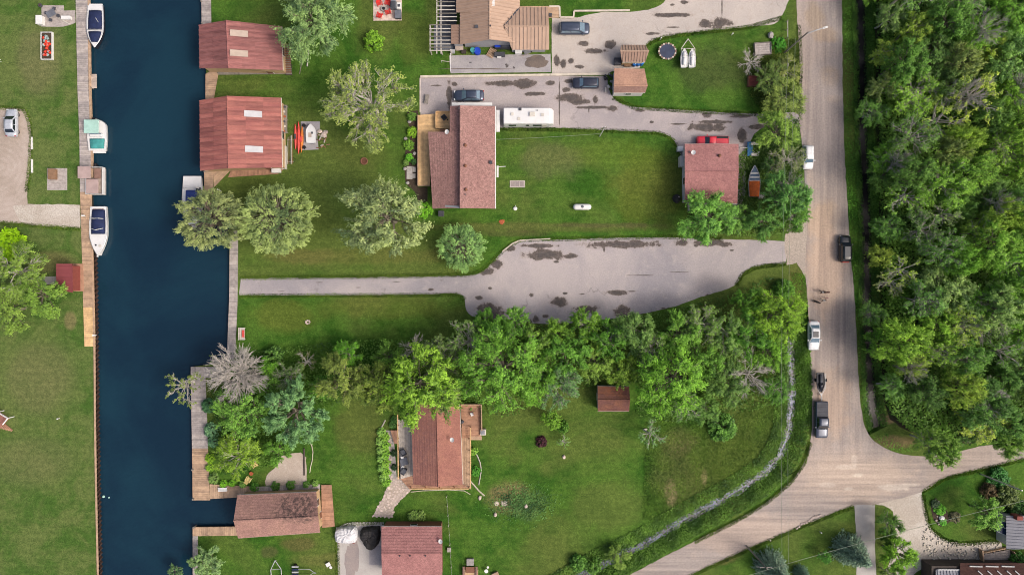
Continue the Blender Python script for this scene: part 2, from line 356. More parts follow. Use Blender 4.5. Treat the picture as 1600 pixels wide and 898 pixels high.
mat('tan_roof', C(188,160,140), var=0.07, scale=0.8, rough=0.5, objrand=0.03)
mat('tan_roof_dark', C(160,132,116), var=0.08, scale=0.8, rough=0.5, objrand=0.03)
mat('grey_roof', C(138,140,150), var=0.06, scale=0.8, rough=0.5, objrand=0.03)
mat('maroon_roof', C(138,72,76), var=0.06, scale=0.8, rough=0.5)
mat('skylight_white', C(204,204,208), var=0.06, rough=0.4)
mat('skylight', C(196,178,164), var=0.08, rough=0.3)
shingle('shingle_house', C(156,121,116), C(164,129,123))
shingle('shingle_cottage', C(168,120,106), C(154,108,98), moss=[(655,690,30,60,(134,98,96),0.6)], amp=0.16)
shingle('shingle_garage', C(174,126,123), C(162,116,114), moss=[(1120,312,45,16,(120,80,80),0.7)], amp=0.2)
shingle('shingle_boathouse', C(172,136,124), C(158,124,116), moss=[(465,792,38,22,(72,64,64),0.85)], amp=0.22)
shingle('shingle_dark', C(86,62,56), C(74,54,50), amp=0.2)
shingle('shingle_tan', C(196,156,134), C(178,142,124), amp=0.14)
shingle('shingle_tan_dark', C(140,112,104), C(152,122,112), amp=0.16)
shingle('shingle_shed', C(132,92,74), C(116,82,76), moss=[(955,612,20,8,(150,96,70),0.6)], amp=0.2)
mat('siding_white', C(222,220,216), var=0.05, scale=2.0)
mat('siding_grey', C(176,176,180), var=0.08, scale=2.0)
mat('siding_tan', C(202,172,134), var=0.1, scale=2.0)
mat('siding_brown', C(132,92,72), var=0.12, scale=2.0)
mat('siding_red', C(140,74,66), var=0.12, scale=2.0)
mat('white', C(236,236,234), var=0.04, rough=0.5)
mat('offwhite', C(214,208,198), var=0.08, rough=0.6)
mat('concrete_kerb', C(216,206,190), var=0.14, scale=1.2, bump=0.2)
mat('stone_pale', C(206,190,180), var=0.2, scale=2.0, objrand=0.18, bump=0.3)
mat('stone_grey', C(168,164,160), var=0.2, scale=2.0, objrand=0.15, bump=0.3)
mat('metal_grey', C(170,172,176), rough=0.35, metal=0.6)
mat('galvanised', C(196,198,200), rough=0.4, metal=0.3)
mat('sheet_pile', C(70,52,46), rough=0.8, var=0.35)
mat('black', C(34,34,38), rough=0.6); mat('rubber', C(30,30,32), rough=0.9)
mat('charcoal', C(74,76,84), rough=0.7); mat('slate_grey', C(108,112,122), rough=0.8)
mat('navy_canvas', C(34,46,84), rough=0.85, var=0.2, scale=1.5); mat('blue_canvas', C(56,76,142), rough=0.8, var=0.2, scale=1.5)
mat('mint_canvas', C(176,216,204), rough=0.8, var=0.1); mat('teal_canvas', C(74,160,158), rough=0.8, var=0.2)
mat('taupe_canvas', C(182,160,156), rough=0.85, var=0.1); mat('brown_trim', C(142,112,100), rough=0.7)
mat('boat_white', C(232,232,232), rough=0.3, var=0.04); mat('boat_black', C(38,40,50), rough=0.25)
mat('boat_blue', C(70,98,128), rough=0.4, var=0.2); mat('seat_beige', C(196,180,168), rough=0.7)
mat('orange_tarp', C(214,106,44), rough=0.7, var=0.2, scale=2); mat('blue_plastic', C(36,110,190), rough=0.5)
mat('royal_blue', C(30,70,196), rough=0.6, var=0.15); mat('blue_paint', C(44,104,152), rough=0.5)
mat('red_plastic', C(222,56,48), rough=0.5, var=0.15); mat('orange_plastic', C(236,138,62), rough=0.45, var=0.1); mat('coral', C(228,92,84), rough=0.45)
mat('pink', C(226,130,160), rough=0.7); mat('yellow_plastic', C(226,206,140), rough=0.6); mat('terracotta', C(176,96,62), rough=0.8)
mat('fire_brick', C(112,74,58), rough=0.95); mat('flowers_red', C(214,66,46), rough=0.7, var=0.3, scale=4)
mat('tarp_black', C(52,50,50), rough=0.75, var=0.5, scale=1.2, bump=0.6, bscale=3); mat('tarp_white', C(224,224,228), rough=0.6, var=0.2, scale=1.4, bump=0.7, bscale=3)
mat('mauve_leaf', C(92,60,66), rough=0.7, var=0.3)
mat('wire', C(150,160,140), rough=0.6); mat('hose', C(206,198,176), rough=0.7)
mat('skin', C(206,160,136), rough=0.6, var=0.05); mat('hair', C(44,32,28), rough=0.6); mat('hair_red', C(88,44,36), rough=0.6)
mat('cloth_white', C(232,230,230), rough=0.9); mat('cloth_pink', C(232,180,190), rough=0.9); mat('cloth_dark', C(52,50,58), rough=0.9); mat('denim', C(70,84,112), rough=0.9)
mat('dog_fur', C(26,24,24), rough=0.8)
mat('mat_black_net', C(62,70,92), rough=0.8, var=0.2, scale=1.0); mat('pad_cream', C(214,204,188), rough=0.8)
paint('paint_navy', C(60,64,80), 0.28, 0.4); paint('paint_silver', C(206,212,222), 0.3, 0.2); paint('paint_white', C(238,240,242), 0.3)
paint('paint_black', C(38,42,46), 0.22, 0.2); paint('paint_slate', C(92,98,114), 0.3, 0.4); paint('paint_red', C(226,48,66), 0.3); paint('paint_steel', C(78,88,108), 0.3, 0.5)
paint('glass_dark', C(40,48,58), 0.06); paint('glass_blue', C(110,136,156), 0.06, coat=1.0); paint('lamp_clear', C(220,224,226), 0.1); paint('lamp_red', C(170,30,34), 0.2)
paint('solar', C(52,72,104), 0.15)

def water_mat(name, c, rough=0.05, bstr=0.04, s=1.6):
    nt, bs = nodes(name); b = NB(nt); p = b.pos()
    n0 = b.noise(p, 0.035, 5, 0.6, 1.0); n1 = b.noise(b.map(p, scale=(1, 1.6, 1)), s, 3, 0.6)
    b.L(b.mix(b.ramp(n0, 0.35, 0.65), tuple(x*q for x,q in zip(c[:3],(.8,.78,.84)))+(1,), tuple(x*q for x,q in zip(c[:3],(1.2,1.26,1.14)))+(1,)), bs.inputs['Base Color'])
    bs.inputs['Roughness'].default_value = rough; bs.inputs['IOR'].default_value = 1.33; bs.inputs['Specular IOR Level'].default_value = 0.5
    b.bump(n1, bstr, 0.3, bs)
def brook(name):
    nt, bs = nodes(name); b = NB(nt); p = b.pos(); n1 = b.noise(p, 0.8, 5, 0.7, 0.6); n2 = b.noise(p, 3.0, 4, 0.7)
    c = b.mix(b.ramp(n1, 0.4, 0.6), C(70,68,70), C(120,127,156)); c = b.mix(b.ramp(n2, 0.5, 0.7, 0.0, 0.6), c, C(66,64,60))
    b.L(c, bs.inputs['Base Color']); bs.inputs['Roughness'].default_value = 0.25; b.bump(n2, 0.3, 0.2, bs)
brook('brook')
water_mat('canal', C(22, 50, 68), 0.04, 0.22, 1.1); water_mat('stream', C(108,114,140), 0.3, 0.3, 3.0); water_mat('ditch_water', C(34,32,36), 0.1, 0.1, 3.0)

# ================================================================ SETTING
def dense(pts, step=0.6, jit=0.0, smooth=True, closed=True):
    """photo-pixel outline -> world outline, rounded and slightly ragged"""
    P = [W(*p) for p in pts]; n = len(P); out = []
    rng = n if closed else n-1
    for i in range(rng):
        p0, p1, p2, p3 = (P[(i-1)%n], P[i], P[(i+1)%n], P[(i+2)%n]) if closed else (P[max(i-1,0)], P[i], P[i+1], P[min(i+2,n-1)])
        m = max(1, int((p2-p1).length/step))
        if (p2-p1).length > 60: m = max(1, int((p2-p1).length/20))
        for k in range(m):
            t = k/m
            if smooth and (p2-p1).length <= 60:
                a = 0.5*((2*p1) + (p2-p0)*t*0.6 + (2*p0-5*p1+4*p2-p3)*t*t*0.0 + Vector((0,0,0)))
                l = p1.lerp(p2, t)
                # Catmull with low tension
                c1, c2 = (p2-p0)*0.18, (p3-p1)*0.18
                if (p1-p0).angle(p2-p1, 0) > 0.95: c1 = Vector((0,0,0))
                if (p2-p1).angle(p3-p2, 0) > 0.95: c2 = Vector((0,0,0))
                lim = (p2-p1).length*0.45
                if c1.length > lim: c1 *= lim/c1.length
                if c2.length > lim: c2 *= lim/c2.length
                h00, h10, h01, h11 = 2*t**3-3*t**2+1, t**3-2*t**2+t, -2*t**3+3*t**2, t**3-t**2
                q = p1*h00 + c1*3*h10 + p2*h01 + c2*3*h11
            else: q = p1.lerp(p2, t)
            if jit:
                q = q + Vector((noise.noise(q*0.9), noise.noise(q*0.9+Vector((7,3,1))), 0))*jit + Vector((noise.noise(q*2.7), noise.noise(q*2.7+Vector((5,9,1))), 0))*jit*0.5
            out.append(Vector((q.x, q.y, 0)))
    if not closed: out.append(P[-1])
    return out
def sheet(name, pts, z, material, jit=0.12, parent=None, step=0.6, thick=None):
    out = dense(pts, step, jit) if jit is not None else [W(*p) for p in pts]
    mb = MB(); mb.prism(out, (z-thick) if thick else z-0.012, z)
    return mb.build(name, material, parent)

STREAM = [(1238,520),(1238,560),(1240,600),(1237,650),(1230,690),(1208,728),(1172,757),(1130,782),(1090,803),(1050,826),(1012,849),(975,867),(935,887),(895,910),(800,960)]
DITCH = [(1346,-200),(1347,0),(1349,100),(1350,200),(1354,280),(1356,345),(1357,420),(1357,480),(1360,540),(1362,600),(1366,640),(1372,668)]
stream_w = dense(STREAM, 1.5, 0, True, False); ditch_w = dense(DITCH, 1.5, 0, True, False)
def pdist(P, line):
    P = np.asarray(P); best = np.full(len(P), 1e9)
    L_ = np.array([(p.x, p.y) for p in line])
    for a, b in zip(L_[:-1], L_[1:]):
        d = b-a; t = np.clip(((P-a)@d)/max(d@d, 1e-9), 0, 1); q = a+t[:,None]*d
        best = np.minimum(best, np.hypot(*(P-q).T))
    return best
def ground_z(P):
    d1 = pdist(P, stream_w); d2 = pdist(P, ditch_w)
    z = np.zeros(len(P))
    z = np.minimum(z, -0.75*np.clip(1-(d1-0.45)/1.5, 0, 1)); z = np.minimum(z, -0.8*np.clip(1-(d2-0.5)/1.0, 0, 1))
    return z

WEST_EDGE = [(131,-3000),(134,0),(138,215),(143,330),(146,400),(148,540),(150,700),(154,898),(170,4000)]
EAST_EDGE = [(310,-3000),(318,0),(318,40),(322,108),(322,155),(320,265),(320,345),(358,352),(358,470),(355,566),(298,573),(300,680),(302,779),
             (372,774),(490,774),(490,823),(301,823),(301,898),(301,4000)]
def offset_line(line, d):
    out = []
    for i, p in enumerate(line):
        t = line[min(i+1, len(line)-1)] - line[max(i-1, 0)]; t.normalize(); out.append(p + Vector((-t.y, t.x, 0))*d)
    return out
def make_ground():
    verts, edges, faces = [], [], []
    def poly(pts):
        o = len(verts); verts.extend([Vector((p.x, p.y)) for p in pts]); faces.append(list(range(o, o+len(pts))))
    w_ = [W(*p) for p in WEST_EDGE]; e_ = [W(*p) for p in EAST_EDGE]
    poly([Vector((-1500, 344.9, 0)), Vector((-1500, -355.1, 0))] + w_[::-1])
    poly([Vector((1500, -355.1, 0)), Vector((1500, 344.9, 0))] + e_)
    for line, offs in ((stream_w, (-1.95, -0.45, 0.45, 1.95)), (ditch_w, (-1.5, -0.5, 0.5, 1.5))):
        for d in offs:
            q = offset_line(line, d); o = len(verts); verts.extend([Vector((p.x, p.y)) for p in q])
            edges.extend([(o+i, o+i+1) for i in range(len(q)-1)])
    r = geometry.delaunay_2d_cdt(verts, edges, faces, 1, 1e-4)
    P = np.array([(v.x, v.y) for v in r[0]]); z = ground_z(P)
    mb = MB(); mb.v = [(P[i,0], P[i,1], z[i]) for i in range(len(P))]; mb.f = [tuple(f) for f in r[2]]; mb.m = [0]*len(mb.f)
    for e in (w_, e_):                    # canal bank faces
        for a, b in zip(e[:-1], e[1:]): mb.add([(a.x,a.y,0),(b.x,b.y,0),(b.x,b.y,-2.4),(a.x,a.y,-2.4)], [(0,1,2,3)], 1)
    return struct(mb.build('ground', ['grass', 'bank_soil']))
make_ground()
mb = MB(); mb.box(-110, 0, -350, 340, -2.5, -2.3); struct(mb.build('canal_bed', 'bank_soil'))
mb = MB(); mb.add([(-110,-350,-0.6),(0,-350,-0.6),(0,340,-0.6),(-110,340,-0.6)], [(0,1,2,3)]); struct(mb.build('canal_water', 'canal'))
def ribbon(name, line, w0, z, material, jit=0.25):
    mb = MB(); n = len(line); a = []; b = []
    for i, p in enumerate(line):
        t = line[min(i+1, n-1)] - line[max(i-1, 0)]; t.normalize(); nn = Vector((-t.y, t.x, 0))
        a.append(p + nn*(w0 + jit*noise.noise(p*0.8))); b.append(p - nn*(w0 + jit*noise.noise(p*0.8+Vector((3,3,3)))))
    mb.add([(p.x,p.y,z) for p in a]+[(p.x,p.y,z) for p in b], [(i, n+i, n+i+1, i+1) for i in range(n-1)])
    return struct(mb.build(name, material))
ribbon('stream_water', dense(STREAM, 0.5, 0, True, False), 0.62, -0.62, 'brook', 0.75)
ribbon('ditch_water', ditch_w, 0.8, -0.55, 'ditch_water', 0.2)

DRIVE_STAINS = [(762,424,10,6),(776,412,9,7),(798,388,7,5),(850,398,30,8),(840,384,26,3),(890,400,10,4),(868,409,4,2),(975,382,52,6),(965,381,40,3.5),(1066,379,10,5),(1105,379,26,5),(1130,382,14,4),(764,484,18,10),(775,492,12,8),(690,438,3,1),(765,450,3,2),(748,465,6,3),(673,452,5,2),(875,472,12,8),(963,457,16,4),(987,455,6,1),(830,461,4,3),(882,458,4,1.5),(910,459,5,1),(915,483,18,6),(972,484,12,7),(985,492,20,4),(838,498,6,5),(852,494,5,3),(824,502,7,5),(872,510,10,6),(1060,482,28,2.5),(1115,462,14,2.5),(1143,391,3,1.5),(944,389,1.5,4),(1087,383,4,3),(500,441,7,0.6),(560,449,5,0.6),(620,440,6,0.5),(440,455,6,0.5),(1000,430,22,0.6),(1060,425,14,0.5)]
MIDDRIVE_STAINS = [(790,131,34,4),(818,131,20,7),(835,147,16,3),(860,130,7,4),(702,146,4,18),(710,132,5,4),(680,134,9,1.5),(890,153,20,7),(905,160,18,4),(885,141,6,4),(930,168,30,2.2),(956,170,8,4),(890,127,10,3),(930,155,5,8),(874,160,1,42),(702,160,0.8,30),(920,172,1,6),(1104,199,32,6),(1115,191,26,3),(1105,180,6,4),(1060,194,12,1.5),(1000,173,9,2),(1018,191,3,2),(1160,212,7,10),(1190,198,22,4),(1160,182,20,2.5)]
NORTHDRIVE_STAINS = [(930,80,18,4),(1126,36,16,8),(1102,38,10,6),(1050,24,26,3),(1070,4,7,3),(1050,8,4,2),(1020,53,12,2.5),(1052,43,10,1.5),(905,105,8,3),(880,100,4,6),(892,96,4,4),(912,68,8,4),(953,70,10,6),(870,97,4,9),(1128,8,0.9,22)]
ground_like('asphalt_long', C(188,179,178), C(160,155,160), C(202,192,186), 0.07, 0.7, 5.0, amp=0.13, stains=DRIVE_STAINS, cracks=0.45)
ground_like('asphalt_middle', C(188,178,176), C(164,157,160), C(202,192,186), 0.08, 0.7, 5.0, amp=0.13, stains=MIDDRIVE_STAINS, cracks=0.5)
ground_like('concrete_north', C(204,194,186), C(190,182,176), C(176,162,150), 0.12, 0.9, 6.0, amp=0.14, stains=NORTHDRIVE_STAINS, cracks=0.45)
ROAD = [(1238,-900),(1243,-60),(1246,40),(1250,110),(1247,165),(1250,200),(1256,260),(1258,300),(1261,350),(1258,420),(1262,470),(1266,560),(1269,640),(1266,690),(1256,722),(1235,752),
        (1200,782),(1150,812),(1085,845),(1020,878),(978,900),(900,938),(100,1330),(180,1400),(960,965),(1075,900),(1150,865),(1200,843),(1260,818),(1333,790),(1367,787),(1440,768),(1476,746),(1530,733),(1600,716),(1800,670),(2600,480),
        (2580,440),(1800,630),(1660,672),(1600,688),(1530,697),(1500,704),(1450,712),(1405,708),(1372,693),(1354,672),(1346,640),(1342,600),(1338,520),(1334,450),(1329,400),(1325,330),(1320,250),(1317,150),(1315,0),(1312,-60),(1308,-900)]
road = struct(sheet('dirt_road', ROAD, 0.03, 'dirt_road', 0.1))
struct(sheet('dirt_shoulder', [(1232,352),(1262,345),(1268,400),(1268,440),(1256,430),(1246,410),(1230,414),(1226,376)], 0.022, 'dirt_shoulder', 0.2))
drive = struct(sheet('long_driveway', [(376,435),(374,461),(500,461),(640,460),(716,459),(726,467),(729,485),(745,496),(800,500),(860,506),(960,497),(1040,482),(1095,464),(1148,446),(1160,428),(1182,416),(1228,411),(1230,378),(1214,376),(1130,374),(1040,371),(950,372),(860,375),(812,376),(800,380),(786,392),(771,408),(752,424),(734,430),(600,433),(480,434)], 0.02, 'asphalt_long', 0.1))
middrive = struct(sheet('middle_driveway', [(657,121),(760,120),(880,119),(948,119),(952,140),(958,152),(970,162),(990,167),(1065,172),(1130,176),(1190,178),(1225,176),(1250,176),(1252,200),(1215,192),(1185,204),(1172,222),(1166,240),(1160,330),(1075,330),(1070,250),(1062,240),(1055,222),(1044,212),(1028,207),(940,203),(860,200),(780,200),(700,202),(657,190)], 0.02, 'asphalt_middle', 0.08))
northdrive = struct(sheet('north_driveway', [(862,28),(876,29),(897,28),(940,20),(990,19),(1025,12),(1040,0),(1050,-40),(1242,-40),(1232,0),(1222,25),(1210,38),(1170,42),(1100,49),(1045,56),(1018,64),(1006,78),(1000,106),(955,112),(948,116),(862,117)], 0.024, 'concrete_north', 0.12))
patio_n = struct(sheet('side_patio', [(702,87),(860,85),(861,113),(704,115)], 0.05, 'grey_concrete', 0.05))
struct(sheet('gravel_lot', [(-90,168),(0,168),(38,171),(46,190),(49,215),(47,260),(42,300),(44,318),(80,320),(125,320),(126,357),(100,355),(60,352),(0,347),(-90,345)], 0.02, 'tyre_ring_lot', 0.18))
struct(sheet('gravel_ramp', [(20,322),(60,319),(125,320),(126,356),(70,353),(30,345)], 0.03, 'white_gravel', 0.18))
struct(sheet('concrete_driveway', [(1335,788),(1367,788),(1367,850),(1369,900),(1370,960),(1335,960),(1338,898),(1338,850)], 0.024, 'light_concrete', 0.08))
struct(sheet('gravel_driveway', [(1367,786),(1395,780),(1440,768),(1446,800),(1455,826),(1475,842),(1500,848),(1565,843),(1565,882),(1450,884),(1425,898),(1425,960),(1380,960),(1384,898),(1398,850),(1397,810),(1392,794)], 0.018, 'white_gravel', 0.25))
struct(sheet('garage_apron', [(527,840),(528,826),(540,817),(560,815),(600,815),(600,960),(530,960)], 0.024, 'light_concrete', 0.06))
struct(sheet('gravel_pad', [(416,742),(430,730),(440,712),(470,706),(478,714),(479,758),(416,758)], 0.02, 'gravel_lot', 0.12))
struct(sheet('forest_floor', [(1366,-300),(1368,0),(1370,150),(1372,300),(1376,420),(1376,560),(1384,640),(1420,672),(1480,690),(1560,686),(1700,640),(1900,600),(1900,-300)], 0.012, 'forest_soil', 0.5, step=1.2))

PZ = 0
# dark repairs, wet hollows and sealed cracks lying on the drives: each a thin patch of its own
def patches(parent, items, z, name='stain', mats=('wet_stain', 'dark_stain')):
    for (x, y, rx, ry, k, mi) in items:
        rnd = random.Random(int(x*7+y)); n = 30; ph = [rnd.uniform(0, 6.28) for _ in range(5)]; out = []
        for i in range(n):
            t = 2*math.pi*i/n; q = 1 + k*(0.45*math.sin(2*t+ph[0]) + 0.3*math.sin(3*t+ph[1]) + 0.22*math.sin(5*t+ph[2]) + 0.16*math.sin(8*t+ph[3]) + 0.1*math.sin(11*t+ph[4]))
            w = W(x + rx*q*math.cos(t), y + ry*q*math.sin(t)); out.append(w)
        global PZ; PZ = (PZ + 1) % 23; MB().prism(out, z-0.004, z + 0.0006*PZ).build(name, mats[mi], parent)
patches(patio_n, [(735,98,2,1,.4,1),(792,103,3,2.5,.6,1),(803,106,2,1.5,.4,1),(750,108,40,1,.8,0),(838,97,20,9,.25,0)], 0.057)

# ---- planked surfaces
def clip(poly, a, b, c):
    """keep a*x+b*y<=c"""
    out = []
    for i in range(len(poly)):
        p, q = poly[i], poly[(i+1)%len(poly)]
        dp, dq = a*p[0]+b*p[1]-c, a*q[0]+b*q[1]-c
        if dp <= 0: out.append(p)
        if dp*dq < 0:
            t = dp/(dp-dq); out.append((p[0]+(q[0]-p[0])*t, p[1]+(q[1]-p[1])*t))
    return out
def planks_mb(poly, ang, width, gap, z0, z1, rnd):
    """boards run along angle ang; poly convex world xy"""
    ux, uy = math.cos(ang), math.sin(ang); vx, vy = -uy, ux
    d = [p[0]*vx+p[1]*vy for p in poly]; mb = MB(); t = min(d)
    while t < max(d):
        q = clip(clip(poly, vx, vy, t+width-gap), -vx, -vy, -t)
        if len(q) >= 3: mb.prism(q, z0, z1 + rnd.uniform(-0.006, 0.006))
        t += width
    return mb
def deck(name, label, cat, pieces, z, material, group=None, posts=(), rim=None, joist='dark_timber'):
    """pieces: (pixel outline, board angle in degrees, board width, material)"""
    c = W(*pieces[0][0][0]); root = thing(name, label, cat, (c.x, c.y, 0), 0, group); rnd = random.Random(3)
    for pc in pieces:
        poly = [W(*p, z)[:2] for p in pc[0]]
        o = planks_mb(poly, R(pc[1]), pc[2], 0.02, z-0.05, z, rnd).build('planks', pc[3] if len(pc) > 3 else material, root, world=True, stuff=True)
        cx = sum(p[0] for p in poly)/len(poly); cy = sum(p[1] for p in poly)/len(poly)
        ins = [(p[0]+(cx-p[0])*0.04, p[1]+(cy-p[1])*0.04) for p in poly]
        MB().prism(ins, z-0.2 if z > 0.21 else z-0.14, z-0.055).build('joists', joist, root, world=True)
    for (x, y, r_, h0, h1) in posts:
        w = W(x, y, h1); MB().cyl((w.x, w.y), r_, h0, h1, 8).build('post', 'timber_grey', root, world=True)
    if rim:
        for (p, q, w_, zz) in rim:
            a, b = W(*p, z), W(*q, z); d = (b-a); MB().obox(((a.x+b.x)/2, (a.y+b.y)/2, zz[0]), (d.length, w_, zz[1]-zz[0]), math.atan2(d.y, d.x)).build('rim_board', 'plank_tan', root, world=True)
    return root
deck('dock', 'long timber boardwalk on the west bank, grey at top turning orange below', 'dock',
     [([(117,-60),(136,-60),(138,140),(121,140)],0,.3,'plank_grey'), ([(121,140),(138,140),(141,215),(124,215)],0,.3,'plank_grey'),
      ([(124,215),(141,215),(143,300),(125,300)],0,.3,'plank_grey'), ([(125,300),(143,300),(146,400),(128,400)],0,.3,'plank_tan'),
      ([(128,400),(146,400),(148,480),(130,480)],0,.3,'plank_tan'), ([(130,480),(148,480),(149,541),(132,541)],0,.3,'plank_orange')],
     0.12, 'plank_grey', rim=[((137.5,-60),(140,140),.28,(-.2,.125)), ((140,140),(142.5,215),.28,(-.2,.125)), ((142.5,215),(144.5,300),.28,(-.2,.125))])
deck('dock', 'weathered grey walkway at the photo top, left of the upper red boathouse', 'dock', [([(314,-60),(329,-60),(330,39),(315,39)],0,.3)], 0.12, 'plank_grey', posts=[(315,36,.12,-2.2,.3),(314,2,.12,-2.2,.3)])
deck('dock', 'pale walkway between the two red boathouses, running along the upper one', 'dock', [([(321,116),(334,108),(341,116),(334,155),(321,155)],0,.3,'plank_tan'), ([(340,107),(446,108),(446,116),(340,117)],90,.3,'timber_grey')], 0.12, 'plank_tan')
deck('dock', 'tan walkway below the lower red boathouse, beside the blue covered boat', 'dock', [([(319,264),(333,264),(333,335),(319,335)],0,.3,'plank_tan'), ([(333,264),(362,264),(334,293)],45,.3,'plank_tan'), ([(362,264),(446,262),(434,272),(356,277)],90,.3,'plank_brown')], 0.12, 'plank_tan', posts=[(319,268,.12,-2.2,.35)])
deck('dock', 'narrow grey seawall walkway left of the long driveway', 'dock', [([(359,360),(372,360),(371,470),(358,470)],0,.3), ([(358,470),(371,470),(367,568),(354,568)],0,.3)], 0.1, 'plank_grey', posts=[(358,566,.12,-2.2,.35)])
deck('dock', 'broad grey walkway from the dead tree down to the boat slip, turning along the slip', 'dock',
     [([(298,573),(354,573),(354,590),(298,590)],90,.3,'plank_grey'), ([(298,590),(321,590),(325,700),(300,700)],0,.3,'plank_grey'), ([(300,700),(325,700),(328,781),(301,781)],0,.3,'plank_tan'),
      ([(328,756),(400,760),(400,775),(328,779)],90,.3,'plank_tan'), ([(400,760),(500,756),(500,766),(400,774)],90,.3,'plank_grey')], 0.15, 'plank_grey', posts=[(301,780,.14,-2.2,.5),(300,734,.14,-2.2,.5),(320,733,.12,-.3,.4)])
deck('dock', 'grey walkway below the boat slip, turning down the canal edge', 'dock', [([(301,823),(372,822),(372,836),(301,837)],90,.3,'plank_tan'), ([(301,837),(309,837),(309,900),(301,900)],0,.3,'plank_grey')], 0.15, 'plank_grey', posts=[(302,824,.14,-2.2,.5)])
deck('deck', 'orange timber landing at the right end of the brown boathouse', 'deck', [([(502,757),(518,757),(523,822),(503,824)],0,.6,'plank_brown')], 0.35, 'plank_brown', joist='timber')
deck('deck', 'small timber landing beside the maroon roofed shed', 'deck', [([(114,412),(130,412),(131,455),(115,455)],90,.3,'plank_brown')], 0.14, 'plank_brown')
# steel sheet piling with a timber cap on the west bank
sw = thing('seawall', 'corrugated rust brown sheet piling with pale timber cap along west lawn', 'seawall', W(150, 700))
line = dense([(144,330),(147,400),(149,540),(151,700),(155,900),(158,1000)], 0.16, 0, True, False)
mb = MB(); n = len(line)
for i, p in enumerate(line): mb.v += [(p.x+0.16+0.13*math.sin(p.y*2*math.pi/0.72), p.y, 0.1), (p.x+0.16+0.13*math.sin(p.y*2*math.pi/0.72), p.y, -2.2)]
mb.f = [(2*i, 2*i+1, 2*i+3, 2*i+2) for i in range(n-1)]; mb.m = [0]*(n-1)
mb.build('sheet_piling', 'sheet_pile', sw, world=True)
cp = dense([(146,388),(148,470),(149.5,540),(151,700),(155,900),(158,1000)], 2.4, 0, True, False)
for a, b in zip(cp[:-1], cp[1:]):
    d = b-a; MB().obox(((a.x+b.x)/2-0.12, (a.y+b.y)/2, 0.1), (d.length-0.02, 0.28, 0.07), math.atan2(d.y, d.x)).build('cap_board', 'plank_tan', sw, world=True)
deck('floating_step', 'small taupe swim platform against the west boardwalk below the navy covered boat', 'platform', [([(141,116),(151,116),(151,138),(141,138)],0,.25,'seat_beige')], -0.1, 'seat_beige', posts=[(142,117,.06,-2.2,.2),(142,137,.06,-2.2,.2)])

# ---- low kerbs and retaining walls
def kerb(name, label, pts, w_, h, material='concrete_kerb', cat='wall', group=None):
    root = thing(name, label, cat, W(*pts[0]), 0, group)
    for p, q in zip(pts[:-1], pts[1:]):
        a, b = W(*p), W(*q); n = max(1, int((b-a).length/3.0))
        for k in range(n):
            s, e = a.lerp(b, k/n), a.lerp(b, (k+1)/n); d = e-s
            MB().obox(((s.x+e.x)/2, (s.y+e.y)/2, -0.05), (d.length-0.015, w_*random.uniform(.9,1.1), h+0.05+random.uniform(-.02,.02)), math.atan2(d.y, d.x)).build('block', material, root, world=True)
    return root
kerb('kerb_wall', 'long low cream concrete kerb between the two upper driveways', [(657,120.5),(760,119),(860,117.5),(950,116)], .35, .25)
kerb('kerb_wall', 'stepped low cream kerb along lawn above the dark minivan', [(858,11),(874,11),(875,28),(896,28),(897,18),(984,17)], .25, .22)
kerb('kerb_edge', 'broken cream edging stones where the lawn meets the wide part of long driveway', [(785,393),(800,381),(812,375.5),(860,373)], .18, .12, cat='kerb')
kerb('kerb_edge', 'thin straight edging of the middle driveway left end beside the lawn', [(656.5,122),(656.5,176)], .15, .08, cat='kerb')

# ================================================================ BUILDINGS
def roof_panels(parent, poly, along, width, material, rib=0.5, name='roof_panel', thick=0.04):
    """sheet-metal roof plane: each sheet an object, cut to the outline; along = direction of the eave"""
    P = [Vector(p) for p in poly]; n = (P[1]-P[0]).cross(P[2]-P[0]); n.normalize()
    if n.z < 0: n = -n
    u = Vector(along); u = (u - n*u.dot(n)).normalized(); d = n.cross(u); o = P[0]
    q2 = [((p-o).dot(u), (p-o).dot(d)) for p in P]; t = min(p[0] for p in q2); tm = max(p[0] for p in q2)
    k = max(1, round((tm-t)/width)); width = (tm-t)/k; nr = max(1, round(width/rib))
    def solid(mb, poly2, h0, h1):
        ar = sum(poly2[i][0]*poly2[(i+1)%len(poly2)][1]-poly2[(i+1)%len(poly2)][0]*poly2[i][1] for i in range(len(poly2)))
        if ar < 0: poly2 = poly2[::-1]
        m = len(poly2); vs = [o+u*a+d*b+n*h0-Vector(parent.location) for a, b in poly2]+[o+u*a+d*b+n*h1-Vector(parent.location) for a, b in poly2]
        mb.add(vs, [tuple(range(m-1,-1,-1)), tuple(range(m,2*m))]+[(i,(i+1)%m,m+(i+1)%m,m+i) for i in range(m)])
    for i in range(k):
        a, b = t+i*width, t+(i+1)*width; mb = MB()
        q = clip(clip(q2, 1, 0, b-0.01), -1, 0, -(a+0.002))
        if len(q) < 3: continue
        solid(mb, q, 0.0, thick + (0.008 if i % 2 else 0))
        for r in range(nr):
            c = a + (r+0.15)*width/nr; q = clip(clip(q2, 1, 0, c+0.1), -1, 0, -c)
            if len(q) >= 3: solid(mb, q, thick, thick+0.09)
        mb.build(name, material, parent)
def lapped_panels(parent, e0, e1, r1, r0, width, material, rows):
    for k in range(rows):
        a, b = k/rows, min(1.0, (k+1)/rows + .02/rows); up = Vector((0, 0, .012*(rows-k)))
        roof_panels(parent, [e0.lerp(r0, a)+up*0, e1.lerp(r1, a)+up*0, e1.lerp(r1, b)-Vector((0,0,.02)), e0.lerp(r0, b)-Vector((0,0,.02))], e1-e0, width, material)
